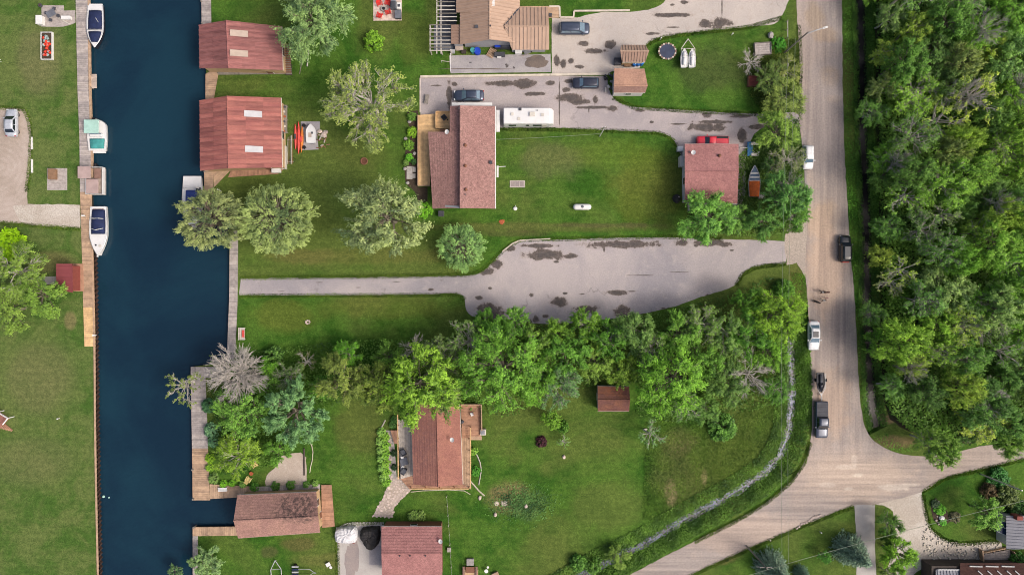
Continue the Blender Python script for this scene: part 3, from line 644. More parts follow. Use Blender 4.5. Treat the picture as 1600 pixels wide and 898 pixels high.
def shingle_plane(parent, e0, e1, r1, r0, material, course=0.42, name='roof_slope', thick=0.12):
    """overlapping shingle courses from eave to ridge, one slope"""
    e0, e1, r1, r0 = (Vector(p) - Vector(parent.location) for p in (e0, e1, r1, r0))
    n = (e1-e0).cross(r0-e0); n.normalize()
    if n.z < 0: n = -n
    k = max(3, round((r0-e0).length/course)); mb = MB(); lift = 0.035
    for i in range(k):
        a, b = i/k, (i+1)/k
        p = [e0.lerp(r0, a)+n*lift, e1.lerp(r1, a)+n*lift, e1.lerp(r1, b), e0.lerp(r0, b)]
        mb.add(p + [e1.lerp(r1, a)-n*0.0, e0.lerp(r0, a)-n*0.0], [(0,1,2,3), (5,4,1,0)])
    b4 = [p - n*thick for p in (e0, e1, r1, r0)]
    mb.add([e0, e1, r1, r0] + b4, [(7,6,5,4), (0,1,5,4), (1,2,6,5), (2,3,7,6), (3,0,4,7)])
    return mb.build(name, material, parent)
def wall_item(parent, name, p, q, t, z0, w_, h, material, depth=0.08, trim='white', out=None):
    p, q = Vector(p), Vector(q); d = (q-p).normalized(); c = p.lerp(q, t); a = math.atan2(d.y, d.x)
    nn = Vector((-d.y, d.x, 0)); cen = Vector((parent.location.x, parent.location.y, 0))
    if nn.dot(Vector((c.x, c.y, 0))-cen) < 0: nn = -nn
    c = c + nn*(depth/2-0.02) - Vector((parent.location.x, parent.location.y, 0))
    f = MB().obox((c.x, c.y, z0), (w_+0.16, depth, h+0.16), a).build(name, trim, parent)
    c2 = c + nn*0.035
    MB().obox((c2.x, c2.y, z0+0.08), (w_, depth, h), a).build('pane' if name == 'window' else 'leaf_panel', material, f)
def gable(name, label, cat, a0, a1, b0, b1, r0, r1, he, hr, roof, wall, over=0.35, kind='shingle', panel=1.0, ridge_mat=None, base_z=0.0, open_end=None):
    """a = first eave, b = second eave, r = ridge; 0/1 = the two gable ends (photo pixels at their height)"""
    A0, A1, B0, B1 = (W(*p, he) for p in (a0, a1, b0, b1)); R0, R1 = W(*r0, hr), W(*r1, hr)
    cen = (A0+A1+B0+B1)/4; root = thing(name, label, cat, (cen.x, cen.y, 0))
    ax = ((A1-A0)+(B1-B0)).normalized(); ax.z = 0; ax.normalize()
    def ins(p, sx, other):
        d = (other-p); d.z = 0; d.normalize(); return Vector((p.x, p.y, 0)) + ax*sx*over + d*over
    w0, w1, w2, w3 = ins(A0, 1, B0), ins(A1, -1, B1), ins(B1, -1, A1), ins(B0, 1, A0)
    wa = (Vector((A0.x,A0.y,0))-Vector((R0.x,R0.y,0))).length; fr = min(0.9, over/max(wa, 0.5))
    zt = he + (hr-he)*fr - 0.17
    g0 = R0 + ax*over; g1 = R1 - ax*over
    off = Vector((cen.x, cen.y, 0))
    vs = [p + Vector((0,0,base_z)) - off for p in (w0, w1, w2, w3)] + [Vector((p.x,p.y,zt))-off for p in (w0, w1, w2, w3)] + [Vector((g0.x,g0.y,hr-0.19))-off, Vector((g1.x,g1.y,hr-0.19))-off]
    MB().add(vs, [(3,2,1,0), (0,1,5,4), (1,2,6,9,5), (2,3,7,6), (3,0,4,8,7), (4,5,9,8), (6,7,8,9)]).build('wall', wall, root)
    if kind == 'shingle':
        shingle_plane(root, A0, A1, R1, R0, roof if isinstance(roof, str) else roof[0]); shingle_plane(root, B0, B1, R1, R0, roof if isinstance(roof, str) else roof[1])
    else:
        m0, m1 = (roof, roof) if isinstance(roof, str) else roof
        lapped_panels(root, A0, A1, R1, R0, panel, m0, max(1, round((R0-A0).length/2.2))); lapped_panels(root, B0, B1, R1, R0, panel, m1, max(1, round((R0-B0).length/2.2)))
    cap = MB(); d = R1-R0
    cap.tube([R0-off+Vector((0,0,0.03)), R1-off+Vector((0,0,0.03))], 0.11, 6); cap.build('ridge_cap', ridge_mat or (roof if isinstance(roof, str) else roof[0]), root)
    for (p, q) in ((A0, A1), (B0, B1)):
        MB().tube([p-off+Vector((0,0,-0.1)), q-off+Vector((0,0,-0.1))], 0.07, 6).build('gutter', 'offwhite', root)
    root['_w'] = 0; del root['_w']
    return root, (w0, w1, w2, w3), (A0, A1, B0, B1, R0, R1)
def roof_vent(root, px, py, h, kind='box'):
    w = W(px, py, h) - Vector(root.location)
    if kind == 'box': MB().tube([(w.x,w.y,h-0.35),(w.x,w.y,h+0.1),(w.x,w.y,h+0.22)], [0.24,0.24,0.12], 8).build('roof_vent', 'siding_brown', root, smooth=True)
    elif kind == 'pipe': MB().cyl((w.x, w.y), 0.09, h-0.35, h+0.35, 8).build('vent_pipe', 'charcoal', root)
    elif kind == 'square': MB().obox((w.x, w.y, h-0.3), (0.45, 0.45, 0.55)).build('roof_vent', 'charcoal', root)
def dish(root, px, py, h):
    w = W(px, py, h) - Vector(root.location)
    mb = MB(); mb.tube([(w.x,w.y,h-0.4),(w.x,w.y,h+0.25)], 0.05, 6)
    rings = [[(w.x+0.15+r*math.cos(t)*0.9, w.y+r*math.sin(t), h+0.3+r*r*0.7+0.35*r*math.cos(t)) for t in [2*math.pi*i/12 for i in range(12)]] for r in (0.03, 0.2, 0.36)]
    mb.loft(rings, cap=False); mb.build('satellite_dish', 'white', root, smooth=True)

# red boathouses
for (lab, q, sk, mt, skm) in (('upper boathouse with faded red metal roof and two cream skylights', dict(a0=(311,39),a1=(312,107),b0=(440,42),b1=(442,110),r0=(354,32),r1=(357,107)), [(374,53),(374,84)], 'red_roof', 'skylight'),
                         ('lower larger boathouse with rusty red metal roof and two white skylights', dict(a0=(312,157),a1=(313,267),b0=(439,153),b1=(441,262),r0=(355,150),r1=(357,263)), [(396,178.5),(397.5,233.5)], 'rust_roof', 'skylight_white')):
    root, ws, rf = gable('boathouse', lab, 'boathouse', he=3.0, hr=4.9, roof=mt, wall='siding_tan', kind='metal', panel=.7, **q)
    for (x, y) in sk:
        A0, A1, B0, B1, R0, R1 = rf; w = W(x, y, 4.1)
        f = (w.x-R0.x)/(B0.x-R0.x); z = R0.z+(B0.z-R0.z)*f
        w = W(x, y, z); sl = math.atan2(R0.z-B0.z, B0.x-R0.x)
        MB().obox((w.x-root.location.x, w.y-root.location.y, z+0.13), (2.55, 0.95, 0.06), 0, tilt=sl).build('skylight', skm, root)
    wall_item(root, 'window', ws[2], ws[3], 0.5, 1.0, 1.2, 0.8, 'glass_dark'); wall_item(root, 'door', ws[1], ws[2], 0.8, 0.1, 0.9, 2.0, 'siding_brown')
# brown boathouse over the slip
root, ws, rf = gable('boathouse', 'boathouse with brown shingle roof patched by dark moss, at the boat slip', 'boathouse', (371,773),(494,768),(372,840),(500,831),(365,813),(497,806), 2.9, 4.8, 'shingle_boathouse', 'siding_tan', over=0.3)
wall_item(root, 'window', ws[1], ws[2], 0.3, 1.1, 0.9, 0.9, 'glass_dark'); wall_item(root, 'door', ws[1], ws[2], 0.7, 0.35, 0.95, 2.0, 'siding_brown')
# main house: low left plane, step at the ridge, right plane
he, hr = 2.9, 4.9
A0, A1 = W(669,206,he), W(678,327,he); R0, R1 = W(719,165,hr), W(719,325,hr); B0, B1 = W(774,166,he), W(774,326,he)
cen = (A1+B1+B0+W(703,166,he))/4; house = thing('house', 'bungalow with brown shingle roof and orange timber deck, beside the white motorhome', 'house', (cen.x, cen.y, 0))
off = Vector(house.location)
L = [W(683,208,he), W(683,322,he), W(770,322,he), W(770,172,he), W(709,172,he), W(709,208,he)]
MB().prism([(p.x-off.x, p.y-off.y) for p in L], 0, 2.6).build('wall', 'siding_grey', house)
g = [W(683,322,he), W(719,322,hr), W(770,322,he)]
MB().add([Vector((p.x,p.y,z))-off for p, z in ((L[1],2.55),(L[2],2.55),(R1,hr-0.3))]+[Vector((p.x,p.y+0.3,z))-off for p, z in ((L[1],2.55),(L[2],2.55),(R1,hr-0.3))], [(0,1,2),(5,4,3),(0,3,4,1),(1,4,5,2),(2,5,3,0)]).build('gable_wall', 'siding_grey', house)
MB().add([Vector((p.x,p.y,z))-off for p, z in ((L[4],2.55),(L[3],2.55),(R0,hr-0.3))]+[Vector((p.x,p.y-0.3,z))-off for p, z in ((L[4],2.55),(L[3],2.55),(R0,hr-0.3))], [(0,1,2),(5,4,3),(0,3,4,1),(1,4,5,2),(2,5,3,0)]).build('gable_wall', 'siding_white', house)
RL0, RL1 = W(719,165,hr-0.75), W(719,325,hr-0.75)
def onl(px, py):   # height of left slope
    f = (719-px)/(719-672.0); return hr-0.75+(he-hr+0.12)*f
def Lp(px, py): return W(px, py, onl(px, py))
shingle_plane(house, A0, Lp(676,326), RL1, Lp(719,206), 'shingle_house')
shingle_plane(house, Lp(703,166), Lp(703,206.2), Lp(719,206.2), RL0, 'shingle_house')
shingle_plane(house, B0, B1, R1, R0, 'shingle_house')
MB().add([R0-off,R1-off,R1-off-Vector((0,0,.6)),R0-off-Vector((0,0,.6))]+[v-off+Vector((.15,0,-.1)) for v in (R0,R1)]+[v-off+Vector((.15,0,-.6)) for v in (R1,R0)],[(0,1,2,3),(7,6,5,4),(0,4,5,1),(3,2,6,7)]).build('clerestory_wall','siding_brown',house)
MB().tube([R0-off, R1-off], 0.1, 6).build('ridge_cap', 'shingle_house', house)
MB().tube([B0-off, B1-off], 0.08, 6).build('gutter', 'white', house)
for (x, y) in ((727,227),(727,259),(728,296)): roof_vent(house, x, y, 4.75)
roof_vent(house, 727, 304, 4.7, 'pipe'); roof_vent(house, 767, 254, 3.3, 'square'); dish(house, 697, 207, 4.0)
wall_item(house, 'window', W(683,322), W(770,322), 0.42, 1.0, 1.4, 0.9, 'glass_dark')
for t in (0.15, 0.45, 0.8): wall_item(house, 'window', W(770,322), W(770,172), t, 1.0, 1.3, 1.0, 'glass_dark')
wall_item(house, 'door', W(770,322), W(770,172), 0.62, 0.1, 0.95, 2.05, 'siding_brown')
# white awnings
for (x0, x1, y0, y1, h) in ((706,769,160.5,165.5,2.45), (775.5,781,172,206,2.3)):
    p, q = W(x0, y1, h), W(x1, y0, h); MB().box(p.x-off.x, q.x-off.x, p.y-off.y, q.y-off.y, h-0.1, h).build('awning', 'white', house)
a, b = W(776,259,2.2), W(779,277,2.2); MB().box(a.x-off.x, b.x-off.x, b.y-off.y, a.y-off.y, 2.1, 2.2).build('awning', 'white', house)
MB().tube([W(776,261,2.6)-off, W(790,260,2.6)-off], 0.05, 6).build('awning_bar', 'white', house)
hd = deck('deck', 'orange timber deck wrapping the left side of the brown roofed bungalow', 'deck', [([(653,180),(703,176),(703,206),(653,206)],0,.2), ([(653,206),(670,206),(672,290),(653,290)],90,.2)], 0.6, 'plank_orange', rim=[((653,180),(653,290),.12,(.0,.75)), ((653,290),(672,290),.12,(0,.7))], joist='timber')
rt = thing('hot_tub_enclosure', 'raised square timber platform with dark fire bowl on the orange deck', 'platform', W(692,188))
p, q = W(681.5,200,1.2), W(703,175,1.2); o_ = rt.location
planks_mb([(p.x,p.y),(q.x,p.y),(q.x,q.y),(p.x,q.y)], 0, .2, .02, 1.0, 1.05, random.Random(1)).build('planks', 'plank_orange', rt, world=True, stuff=True)
for (x0,x1,y0,y1) in ((p.x-.1,p.x,p.y,q.y),(p.x,q.x,q.y,q.y+.1),(p.x,q.x-1.0,p.y-.1,p.y)): MB().box(x0-o_.x,x1-o_.x,y0-o_.y,y1-o_.y,0.55,1.35).build('side_board','plank_orange',rt)
MB().box(q.x-1.6-o_.x,q.x-.6-o_.x,p.y-.45-o_.y,p.y-.12-o_.y,0.6,0.85).build('step','plank_brown',rt)
fb = thing('fire_bowl', 'dark square fire bowl standing on the raised timber platform', 'fire bowl', tuple(W(694,184,1.05)))
MB().obox((0,0,0),(.75,.75,.35),.7).build('bowl','charcoal',fb); MB().obox((0,0,.3),(.55,.55,.12),.7).build('grate','black',fb); MB().cyl((.55,-.35),.12,0,.25,8).build('handle','black',fb)

# north house: tan metal roof
nh = thing('house', 'house with ribbed tan metal roof and side wing at the photo top', 'house', W(785, 10)); off = Vector(nh.location)
he, hr = 3.0, 4.9
rp = [W(765,-90,hr), W(765,62,hr)]
roof_panels(nh, [W(719,70,he), W(719,20,he), W(765,20,hr), W(765,62,hr)], (0,1,0), 1.05, 'tan_roof', .5)
roof_panels(nh, [W(713,20,he-.15), W(713,-90,he-.15), W(765,-90,hr-.01), W(765,20,hr-.01)], (0,1,0), 1.05, 'tan_roof', .5)
roof_panels(nh, [W(812,68,he), W(812,-90,he), W(765,-90,hr), W(765,62,hr)], (0,1,0), 1.05, 'tan_roof', .5)
roof_panels(nh, [W(788,41,4.2), W(858,41,4.2), W(858,78,he), W(800,78,he)], (1,0,0), 1.05, 'tan_roof', .5)
roof_panels(nh, [W(788,41,4.2), W(858,41,4.2), W(856,12,he), W(800,12,he)], (1,0,0), 1.05, 'tan_roof', .5)
roof_panels(nh, [W(705,39,2.6), W(705,69,2.6), W(719,69,2.75), W(719,39,2.75)], (0,1,0), 1.0, 'tan_roof_dark', .5)
MB().tube([rp[0]-off, rp[1]-off+Vector((0,0,.02))], .13, 6).build('ridge_cap', 'tan_roof', nh); MB().tube([W(788,41,4.25)-off, W(858,41,4.25)-off], .11, 6).build('ridge_cap', 'tan_roof', nh)
for q in ((788,41,810,70),(788,41,810,14)): MB().tube([W(q[0],q[1],4.15)-off, W(q[2],q[3],3.15)-off], .12, 6).build('valley_flashing', 'charcoal', nh)
for (x0,x1,y0,y1,h) in ((725,806,-90,64,2.85),(800,853,18,72,2.85),(709,722,42,66,2.5)):
    p, q = W(x0,y1,h), W(x1,y0,h); MB().box(p.x-off.x,q.x-off.x,p.y-off.y,q.y-off.y,0,h).build('wall','siding_grey',nh)
a, b, c = W(725,64,2.85), W(806,64,2.85), W(765,62,hr-.25)
MB().add([Vector((a.x,a.y,2.8))-off,Vector((b.x,a.y,2.8))-off,Vector((c.x,a.y,hr-.3))-off,Vector((a.x,a.y+.4,2.8))-off,Vector((b.x,a.y+.4,2.8))-off,Vector((c.x,a.y+.4,hr-.3))-off],[(0,1,2),(5,4,3),(0,3,4,1),(1,4,5,2),(2,5,3,0)]).build('gable_wall','siding_grey',nh)
for t in (0.35, 0.75): wall_item(nh, 'window', W(725,64), W(806,64), t, 1.2, 1.2, 0.8, 'glass_dark')
wall_item(nh, 'window', W(800,72), W(853,72), 0.5, 1.0, 1.6, 0.9, 'glass_dark')
for (x, y, h, k) in ((745,42.5,4.1,'square'),(766.5,41,5.0,'pipe'),(860,24,.3,'square')): roof_vent(nh, x, y, h, k)
p = W(770.5,4,4.7)-off; MB().obox((p.x,p.y,4.5),(.45,1.1,.3)).build('skylight','white',nh)
deck('deck', 'tan landing with white edge at the right of the tan metal roofed house', 'deck', [([(812,10),(874,10),(874,28),(858,28),(812,28)],0,.5,'plank_tan')], .16, 'plank_tan')
# pergola
pg = thing('pergola', 'open pergola of pale beams over a dark deck left of the tan roofed house', 'pergola', W(690,40)); off = Vector(pg.location)
for (x, y0, y1, h) in ((682.5,-20,84,2.5),(689,-20,84,2.45),(672,39,80,2.3)):
    a, b = W(x,y0,h), W(x,y1,h); MB().box(a.x-.06-off.x,a.x+.06-off.x,b.y-off.y,a.y-off.y,h-.16,h).build('beam','offwhite',pg)
for i, y in enumerate((-15,-9,-3,3,9.5,15.5,21,26.5,32.5,39,45,50.5,57,63,69,74,79)):
    x0, x1 = (671 if y >= 39 else 682), (711 if y < 20 else 714 if y<39 else 704); a, b = W(x0,y,2.62), W(x1,y,2.62)
    MB().box(a.x-off.x,b.x-off.x,a.y-.05-off.y,a.y+.05-off.y,2.5,2.64).build('rafter','offwhite' if i % 3 else 'timber_grey',pg)
for (x, y) in ((682.5,2),(682.5,38),(672,41),(672,78),(689,78),(704,78)): w = W(x,y,0)-off; w = W(x,y,2.3)-off; MB().box(w.x-.07,w.x+.07,w.y-.07,w.y+.07,0,2.34).build('post','offwhite',pg)
deck('deck', 'dark slate deck boards under the pergola', 'deck', [([(686,-30),(713,-30),(713,40),(686,40)],90,.3,'charcoal'), ([(678,40),(712,40),(712,78),(678,78)],90,.3,'slate_grey')], .1, 'charcoal')

# sheds at the upper middle
root, ws, rf = gable('shed', 'small carport shelter with striped tan metal gable roof above blue barrels', 'shed', (971,71),(1008,71),(972,97),(1008,97),(969,80),(1014,80), 2.5, 3.4, ('tan_roof','tan_roof_dark'), 'siding_tan', over=.25, kind='metal', panel=.9)
root, ws, rf = gable('shed', 'garden shed with tan and brown two tone shingle roof and white front', 'shed', (960,107),(1007,108),(959,145),(1008,145),(959,134),(1012,134), 2.5, 3.1, ('shingle_tan','shingle_tan_dark'), 'siding_white', over=.15)
wall_item(root, 'door', ws[0], ws[3], .5, .05, 1.4, 1.9, 'siding_grey'); wall_item(root, 'window', ws[2], ws[3], .5, 1.0, .8, .6, 'glass_dark')
# right garage
root, ws, rf = gable('garage', 'square garage with pinkish brown shingle roof, red pickup parked behind', 'garage', (1070,225),(1154,225),(1070,316),(1152,318),(1070,268),(1154,268), 3.0, 3.9, 'shingle_garage', 'siding_white', over=.3)
wall_item(root, 'window', ws[0], ws[3], .62, 1.1, 1.0, .8, 'glass_dark'); wall_item(root, 'door', ws[0], ws[3], .22, .05, .95, 2.0, 'siding_grey')
dish(root, 1081,239, 3.5); roof_vent(root, 1124.5,243, 3.65); roof_vent(root, 1077,238, 3.3, 'pipe')
# cottage below the tree belt
he, hr = 3.2, 4.8
root, ws, rf = gable('cottage', 'cottage with rusty brown shingle roof and wraparound timber deck below the tree belt', 'house', (642,632),(646,756),(718,632),(723,756),(682,625),(685,760), 2.8, 4.2, 'shingle_cottage', 'siding_tan', over=.3)
dish(root, 705,686, 4.1)
for t in (.3,.7): wall_item(root, 'window', ws[0], ws[1], t, 1.0, 1.2, 1.0, 'glass_dark'); wall_item(root, 'window', ws[2], ws[3], t, 1.0, 1.2, 1.0, 'glass_dark')
wall_item(root, 'door', ws[2], ws[3], .15, .5, .95, 2.0, 'siding_brown')
dk = deck('deck', 'weathered wraparound deck with orange rails round the rusty roofed cottage', 'deck',
     [([(621,655),(644,655),(646,742),(626,748)],90,.25,'plank_pale'), ([(626,748),(646,742),(726,756),(733,764),(640,764)],0,.25,'plank_brown'), ([(718,668),(735,668),(736,764),(722,757)],90,.25,'plank_tan'), ([(610,672),(621,672),(621,693),(616,693)],90,.25,'plank_brown')],
     .5, 'plank_tan', joist='timber')
off = Vector(dk.location)
for (p, q) in (((621,645),(622,748)),((641,763),(732,763)),((735,668),(735,763))):
    a, b = W(*p,1.45)-off, W(*q,1.45)-off
    MB().tube([(a.x,a.y,1.42),(b.x,b.y,1.42)], .09, 4).build('handrail', 'plank_orange', dk)
    n = max(2, int((b-a).length/1.8))
    for i in range(n+1):
        c = a.lerp(b, i/n); MB().box(c.x-.06,c.x+.06,c.y-.06,c.y+.06,.1,1.4).build('rail_post','plank_brown',dk)
deck('deck', 'square upper right deck with steps beside the rusty roofed cottage', 'deck', [([(720,632),(751,632),(752,684),(722,684)],0,.25,'plank_brown'), ([(733,681),(753,681),(753,687),(733,687)],0,.3,'plank_tan')], .7, 'plank_brown', joist='timber',
     rim=[((720,631),(751,631),.12,(.4,1.3)), ((752,631),(753,672),.12,(.4,1.3))])
# bottom garage
root, ws, rf = gable('garage', 'garage with brown shingle roof and brown upper wall beside pale concrete apron', 'garage', (596,822),(690,822),(597,905),(691,905),(596,864),(691,864), 3.0, 4.3, 'shingle_garage', 'siding_brown', over=.2)
wall_item(root, 'window', ws[0], ws[1], .52, 1.4, .9, .5, 'glass_dark'); dish(root, 687,844, 3.8)
for x in (625,641,665): roof_vent(root, x, 867, 4.2, 'pipe')
MB().box(W(612,815).x-root.location.x, W(619,815).x-root.location.x, W(0,820).y-root.location.y, W(0,814).y-root.location.y, 0, 1.3).build('meter_box','offwhite',root)
# garden shed in the trees
root, ws, rf = gable('shed', 'little garden shed with rust brown roof tucked under the tree belt', 'shed', (934,603),(983,604),(934,642),(983,642),(934,624),(984.5,624), 2.3, 3.1, 'shingle_shed', 'siding_grey', over=.15)
wall_item(root, 'door', ws[0], ws[3], .5, .05, 1.0, 1.8, 'offwhite')
# maroon shed on the west bank
sh = thing('shed', 'small shed with plain maroon roof beside the west boardwalk', 'shed', W(101,434)); off = Vector(sh.location)
a, b = W(89,455,2.3), W(113,414,2.3); MB().box(a.x-off.x+.1,b.x-off.x-.1,a.y-off.y+.1,b.y-off.y-.1,0,2.2).build('wall','siding_red',sh)
roof_panels(sh, [W(88,412,2.5), W(88,452,2.4), W(114,457,2.25), W(114,412,2.25)], (0,1,0), 1.1, 'maroon_roof', .5); wall_item(sh,'door',W(113,455),W(113,414),.5,.1,.9,1.9,'siding_brown')
struct(sheet('garden_walk', [(48,433),(88,432),(88,444),(48,444)], .04, 'light_concrete', .06))
# lower right houses
hs = thing('house', 'corner of a grey metal roofed house with solar panel strip at the right edge', 'house', W(1600,835)); off = Vector(hs.location)
roof_panels(hs, [W(1572,805,3.0), W(1572,857,3.0), W(1660,857,4.6), W(1660,805,4.6)], (0,1,0), 1.0, 'grey_roof', .5)
p, q = W(1577,853,2.9), W(1680,808,2.9); MB().box(p.x-off.x,q.x-off.x,p.y-off.y,q.y-off.y,0,2.9).build('wall','siding_white',hs)
p = W(1589,807,3.4)-off; MB().obox((p.x,p.y,2.6),(.9,.6,1.5)).build('chimney','siding_red',hs)
sp = thing('solar_awning', 'blue glazed solar panels in white frame left of the grey metal roof', 'solar panel', W(1564,823)); off = Vector(sp.location)
MB().add([Vector(v)-off for v in (W(1559,811,2.1),W(1572,815,2.4),W(1572,836,2.4),W(1559,830,2.1))]+[Vector(v)-off-Vector((0,0,.08)) for v in (W(1559,811,2.1),W(1572,815,2.4),W(1572,836,2.4),W(1559,830,2.1))],[(0,1,2,3)[::-1],(4,5,6,7),(0,1,5,4),(1,2,6,5),(2,3,7,6),(3,0,4,7)]).build('panel','solar',sp)
for q in (((1559,811,2.14),(1572,815,2.44)),((1559,820,2.14),(1572,825,2.44)),((1559,830,2.14),(1572,836,2.44)),((1559,811,2.14),(1559,830,2.14))): MB().tube([W(*q[0])-off,W(*q[1])-off],.06,4).build('frame_bar','white',sp)
for (x,y) in ((1559.5,811.5),(1559.5,829.5)): w = W(x,y,2.0)-off; MB().cyl((w.x,w.y),.05,0,2.05,6).build('post','white',sp)
lh = thing('house', 'brown roofed porch with white stair rails at the bottom right corner', 'house', W(1530,915)); off = Vector(lh.location)
p, q = W(1456,960,2.8), W(1640,884,2.8); MB().box(p.x-off.x,q.x-off.x,p.y-off.y,q.y-off.y,0,2.75).build('wall','dark_timber',lh)
shingle_plane(lh, W(1500,879,2.9), W(1660,879,2.9), W(1660,940,4.4), W(1500,940,4.4), 'shingle_dark')
roof_panels(lh, [W(1462,889,2.9), W(1502,889,2.9), W(1502,950,4.3), W(1462,950,4.3)], (1,0,0), 1.0, 'grey_roof', .4)
for i, x in enumerate((1515,1540,1565)):
    MB().tube([W(x,884,3.2)-off, W(x+20,884.5,3.25)-off], .09, 4).build('snow_guard','white',lh)
for i, x in enumerate((1528,1543,1558,1573,1586)): MB().tube([W(x,891,3.35)-off, W(x+8,898,3.6)-off], .08, 4).build('snow_guard','white',lh)
MB().tube([W(1466,889,3.0)-off, W(1466,920,3.4)-off], .1, 4).build('fascia','white',lh); MB().tube([W(1466,889,3.02)-off, W(1520,889.5,3.02)-off], .1, 4).build('fascia','white',lh)
deck('walkway', 'weathered stair boards and ramp on the gravel beside the bottom right house', 'walkway', [([(1535,866),(1578,858),(1580,876),(1540,880)],0,.4,'plank_grey')], .3, 'plank_grey', rim=[((1531,857),(1533,877),.16,(0,1.0)),((1580,859),(1594,882),.1,(0,1.0)),((1535,863),(1575,855),.12,(0,.5))], joist='timber')
for (nm, lab, pts, m_) in (('skylight_cover','two slate grey sloped bulkhead doors beside the gravel at bottom right',[(1455,880),(1472,879),(1492,889),(1466,889)],'slate_grey'),):
    t = thing(nm, lab, 'cover', W(1472,885)); off = Vector(t.location)
    for (x0,x1) in ((1455,1479),(1481,1503)):
        MB().add([Vector(v)-off for v in (W(x0,879,.5),W(x1-4,878.5,.5),W(x1+4,888,1.2),W(x0+12,888.5,1.2))]+[Vector((v.x,v.y,0))-off for v in (W(x0,879,.5),W(x1-4,878.5,.5),W(x1+4,888,1.2),W(x0+12,888.5,1.2))],[(3,2,1,0),(4,5,6,7),(0,1,5,4),(1,2,6,5),(2,3,7,6),(3,0,4,7)]).build('door_leaf',m_,t)
# porch corner on the west lawn
pc = thing('porch', 'corner of a brown porch with white railing and steps at the left edge', 'porch', W(-4,660)); off = Vector(pc.location)
MB().prism([tuple((W(*p,.6)-off)[:2]) for p in ((-40,625),(-3,645),(11,654),(-5,672),(-40,690))], 0, .6).build('floor','shingle_cottage',pc)
for (p,q) in (((-20,634),(12,653)),((12,653),(4,663))): MB().tube([W(*p,1.5)-off,W(*q,1.5)-off],.1,4).build('handrail','white',pc)
for i in range(4): a = W(7+i*2.5,668-i*1.5,0)-off; MB().obox((W(4+i*3.2,664+i*1.2,0)-off)[:2]+(0,), (.32,1.5,.5-.11*i), .9).build('step','plank_brown',pc)
for (x,y) in ((-20,634),(-4,643.5),(12,653)): w = W(x,y,1.4)-off; MB().box(w.x-.06,w.x+.06,w.y-.06,w.y+.06,0,1.5).build('rail_post','white',pc)

# ================================================================ VEGETATION
rg = np.random.default_rng(11)
def unit(a): return a/np.maximum(np.linalg.norm(a, axis=-1, keepdims=True), 1e-9)
def leaf_mesh(name, c, axis, nrm, ln, wd, tint, material='leaf'):
    """one rhombus per leaf"""
    n = len(c); axis = unit(axis - nrm*np.sum(axis*nrm, 1, keepdims=True)); side = np.cross(nrm, axis)
    ln = np.broadcast_to(ln, (n,))[:,None]; wd = np.broadcast_to(wd, (n,))[:,None]
    v = np.empty((n, 4, 3)); v[:,0] = c-axis*ln*.5; v[:,1] = c+side*wd*.5+axis*ln*.05; v[:,2] = c+axis*ln*.5-nrm*ln*.08; v[:,3] = c-side*wd*.5+axis*ln*.05
    me = bpy.data.meshes.new(name); me.vertices.add(4*n); me.vertices.foreach_set('co', v.astype(np.float32).ravel())
    me.loops.add(4*n); me.loops.foreach_set('vertex_index', np.arange(4*n, dtype=np.int32))
    me.polygons.add(n); me.polygons.foreach_set('loop_start', np.arange(0, 4*n, 4, dtype=np.int32))
    try: me.polygons.foreach_set('loop_total', np.full(n, 4, dtype=np.int32))
    except Exception: pass
    me.update(calc_edges=True)
    a = me.attributes.new('tint', 'FLOAT', 'POINT'); a.data.foreach_set('value', np.repeat(np.clip(tint, 0, 1), 4).astype(np.float32))
    me.materials.append(M[material]); return me
def clusters_to_leaves(cc, ct, cd, cr, per, ln, wd, rng, elong=1.0, up=1.25, drop=0.0, spread=1.0):
    """cc cluster centres, ct tint, cd direction, cr radius"""
    k = len(cc); idx = np.repeat(np.arange(k), per); n = len(idx)
    o = unit(rng.normal(size=(n,3)))*(rng.random((n,1))**0.45)
    d = cd[idx]; along = np.sum(o*d, 1, keepdims=True); o = o + d*along*(elong-1)
    p = cc[idx] + o*cr[idx][:,None]*spread; p[:,2] -= drop*np.abs(along[:,0])*cr[idx]
    nr = unit(o*0.7 + np.array([0,0,up]) + rng.normal(size=(n,3))*0.45)
    ax = d*(1.6 if elong > 1.5 else .4) + rng.normal(size=(n,3))*0.6
    t = np.clip(ct[idx] + rng.normal(size=n)*0.16, 0, 1)
    return p, ax, nr, ln*rng.uniform(.7,1.3,n), wd*rng.uniform(.7,1.3,n), t
def limb(a, b, rng, sag=0.0, k=5):
    t = np.linspace(0, 1, k)[:,None]; m = a + (b-a)*t; L = np.linalg.norm(b-a)
    m[1:-1] += rng.normal(size=(k-2,3))*L*0.05; m[:,2] += sag*np.sin(t[:,0]*math.pi)*L
    return m
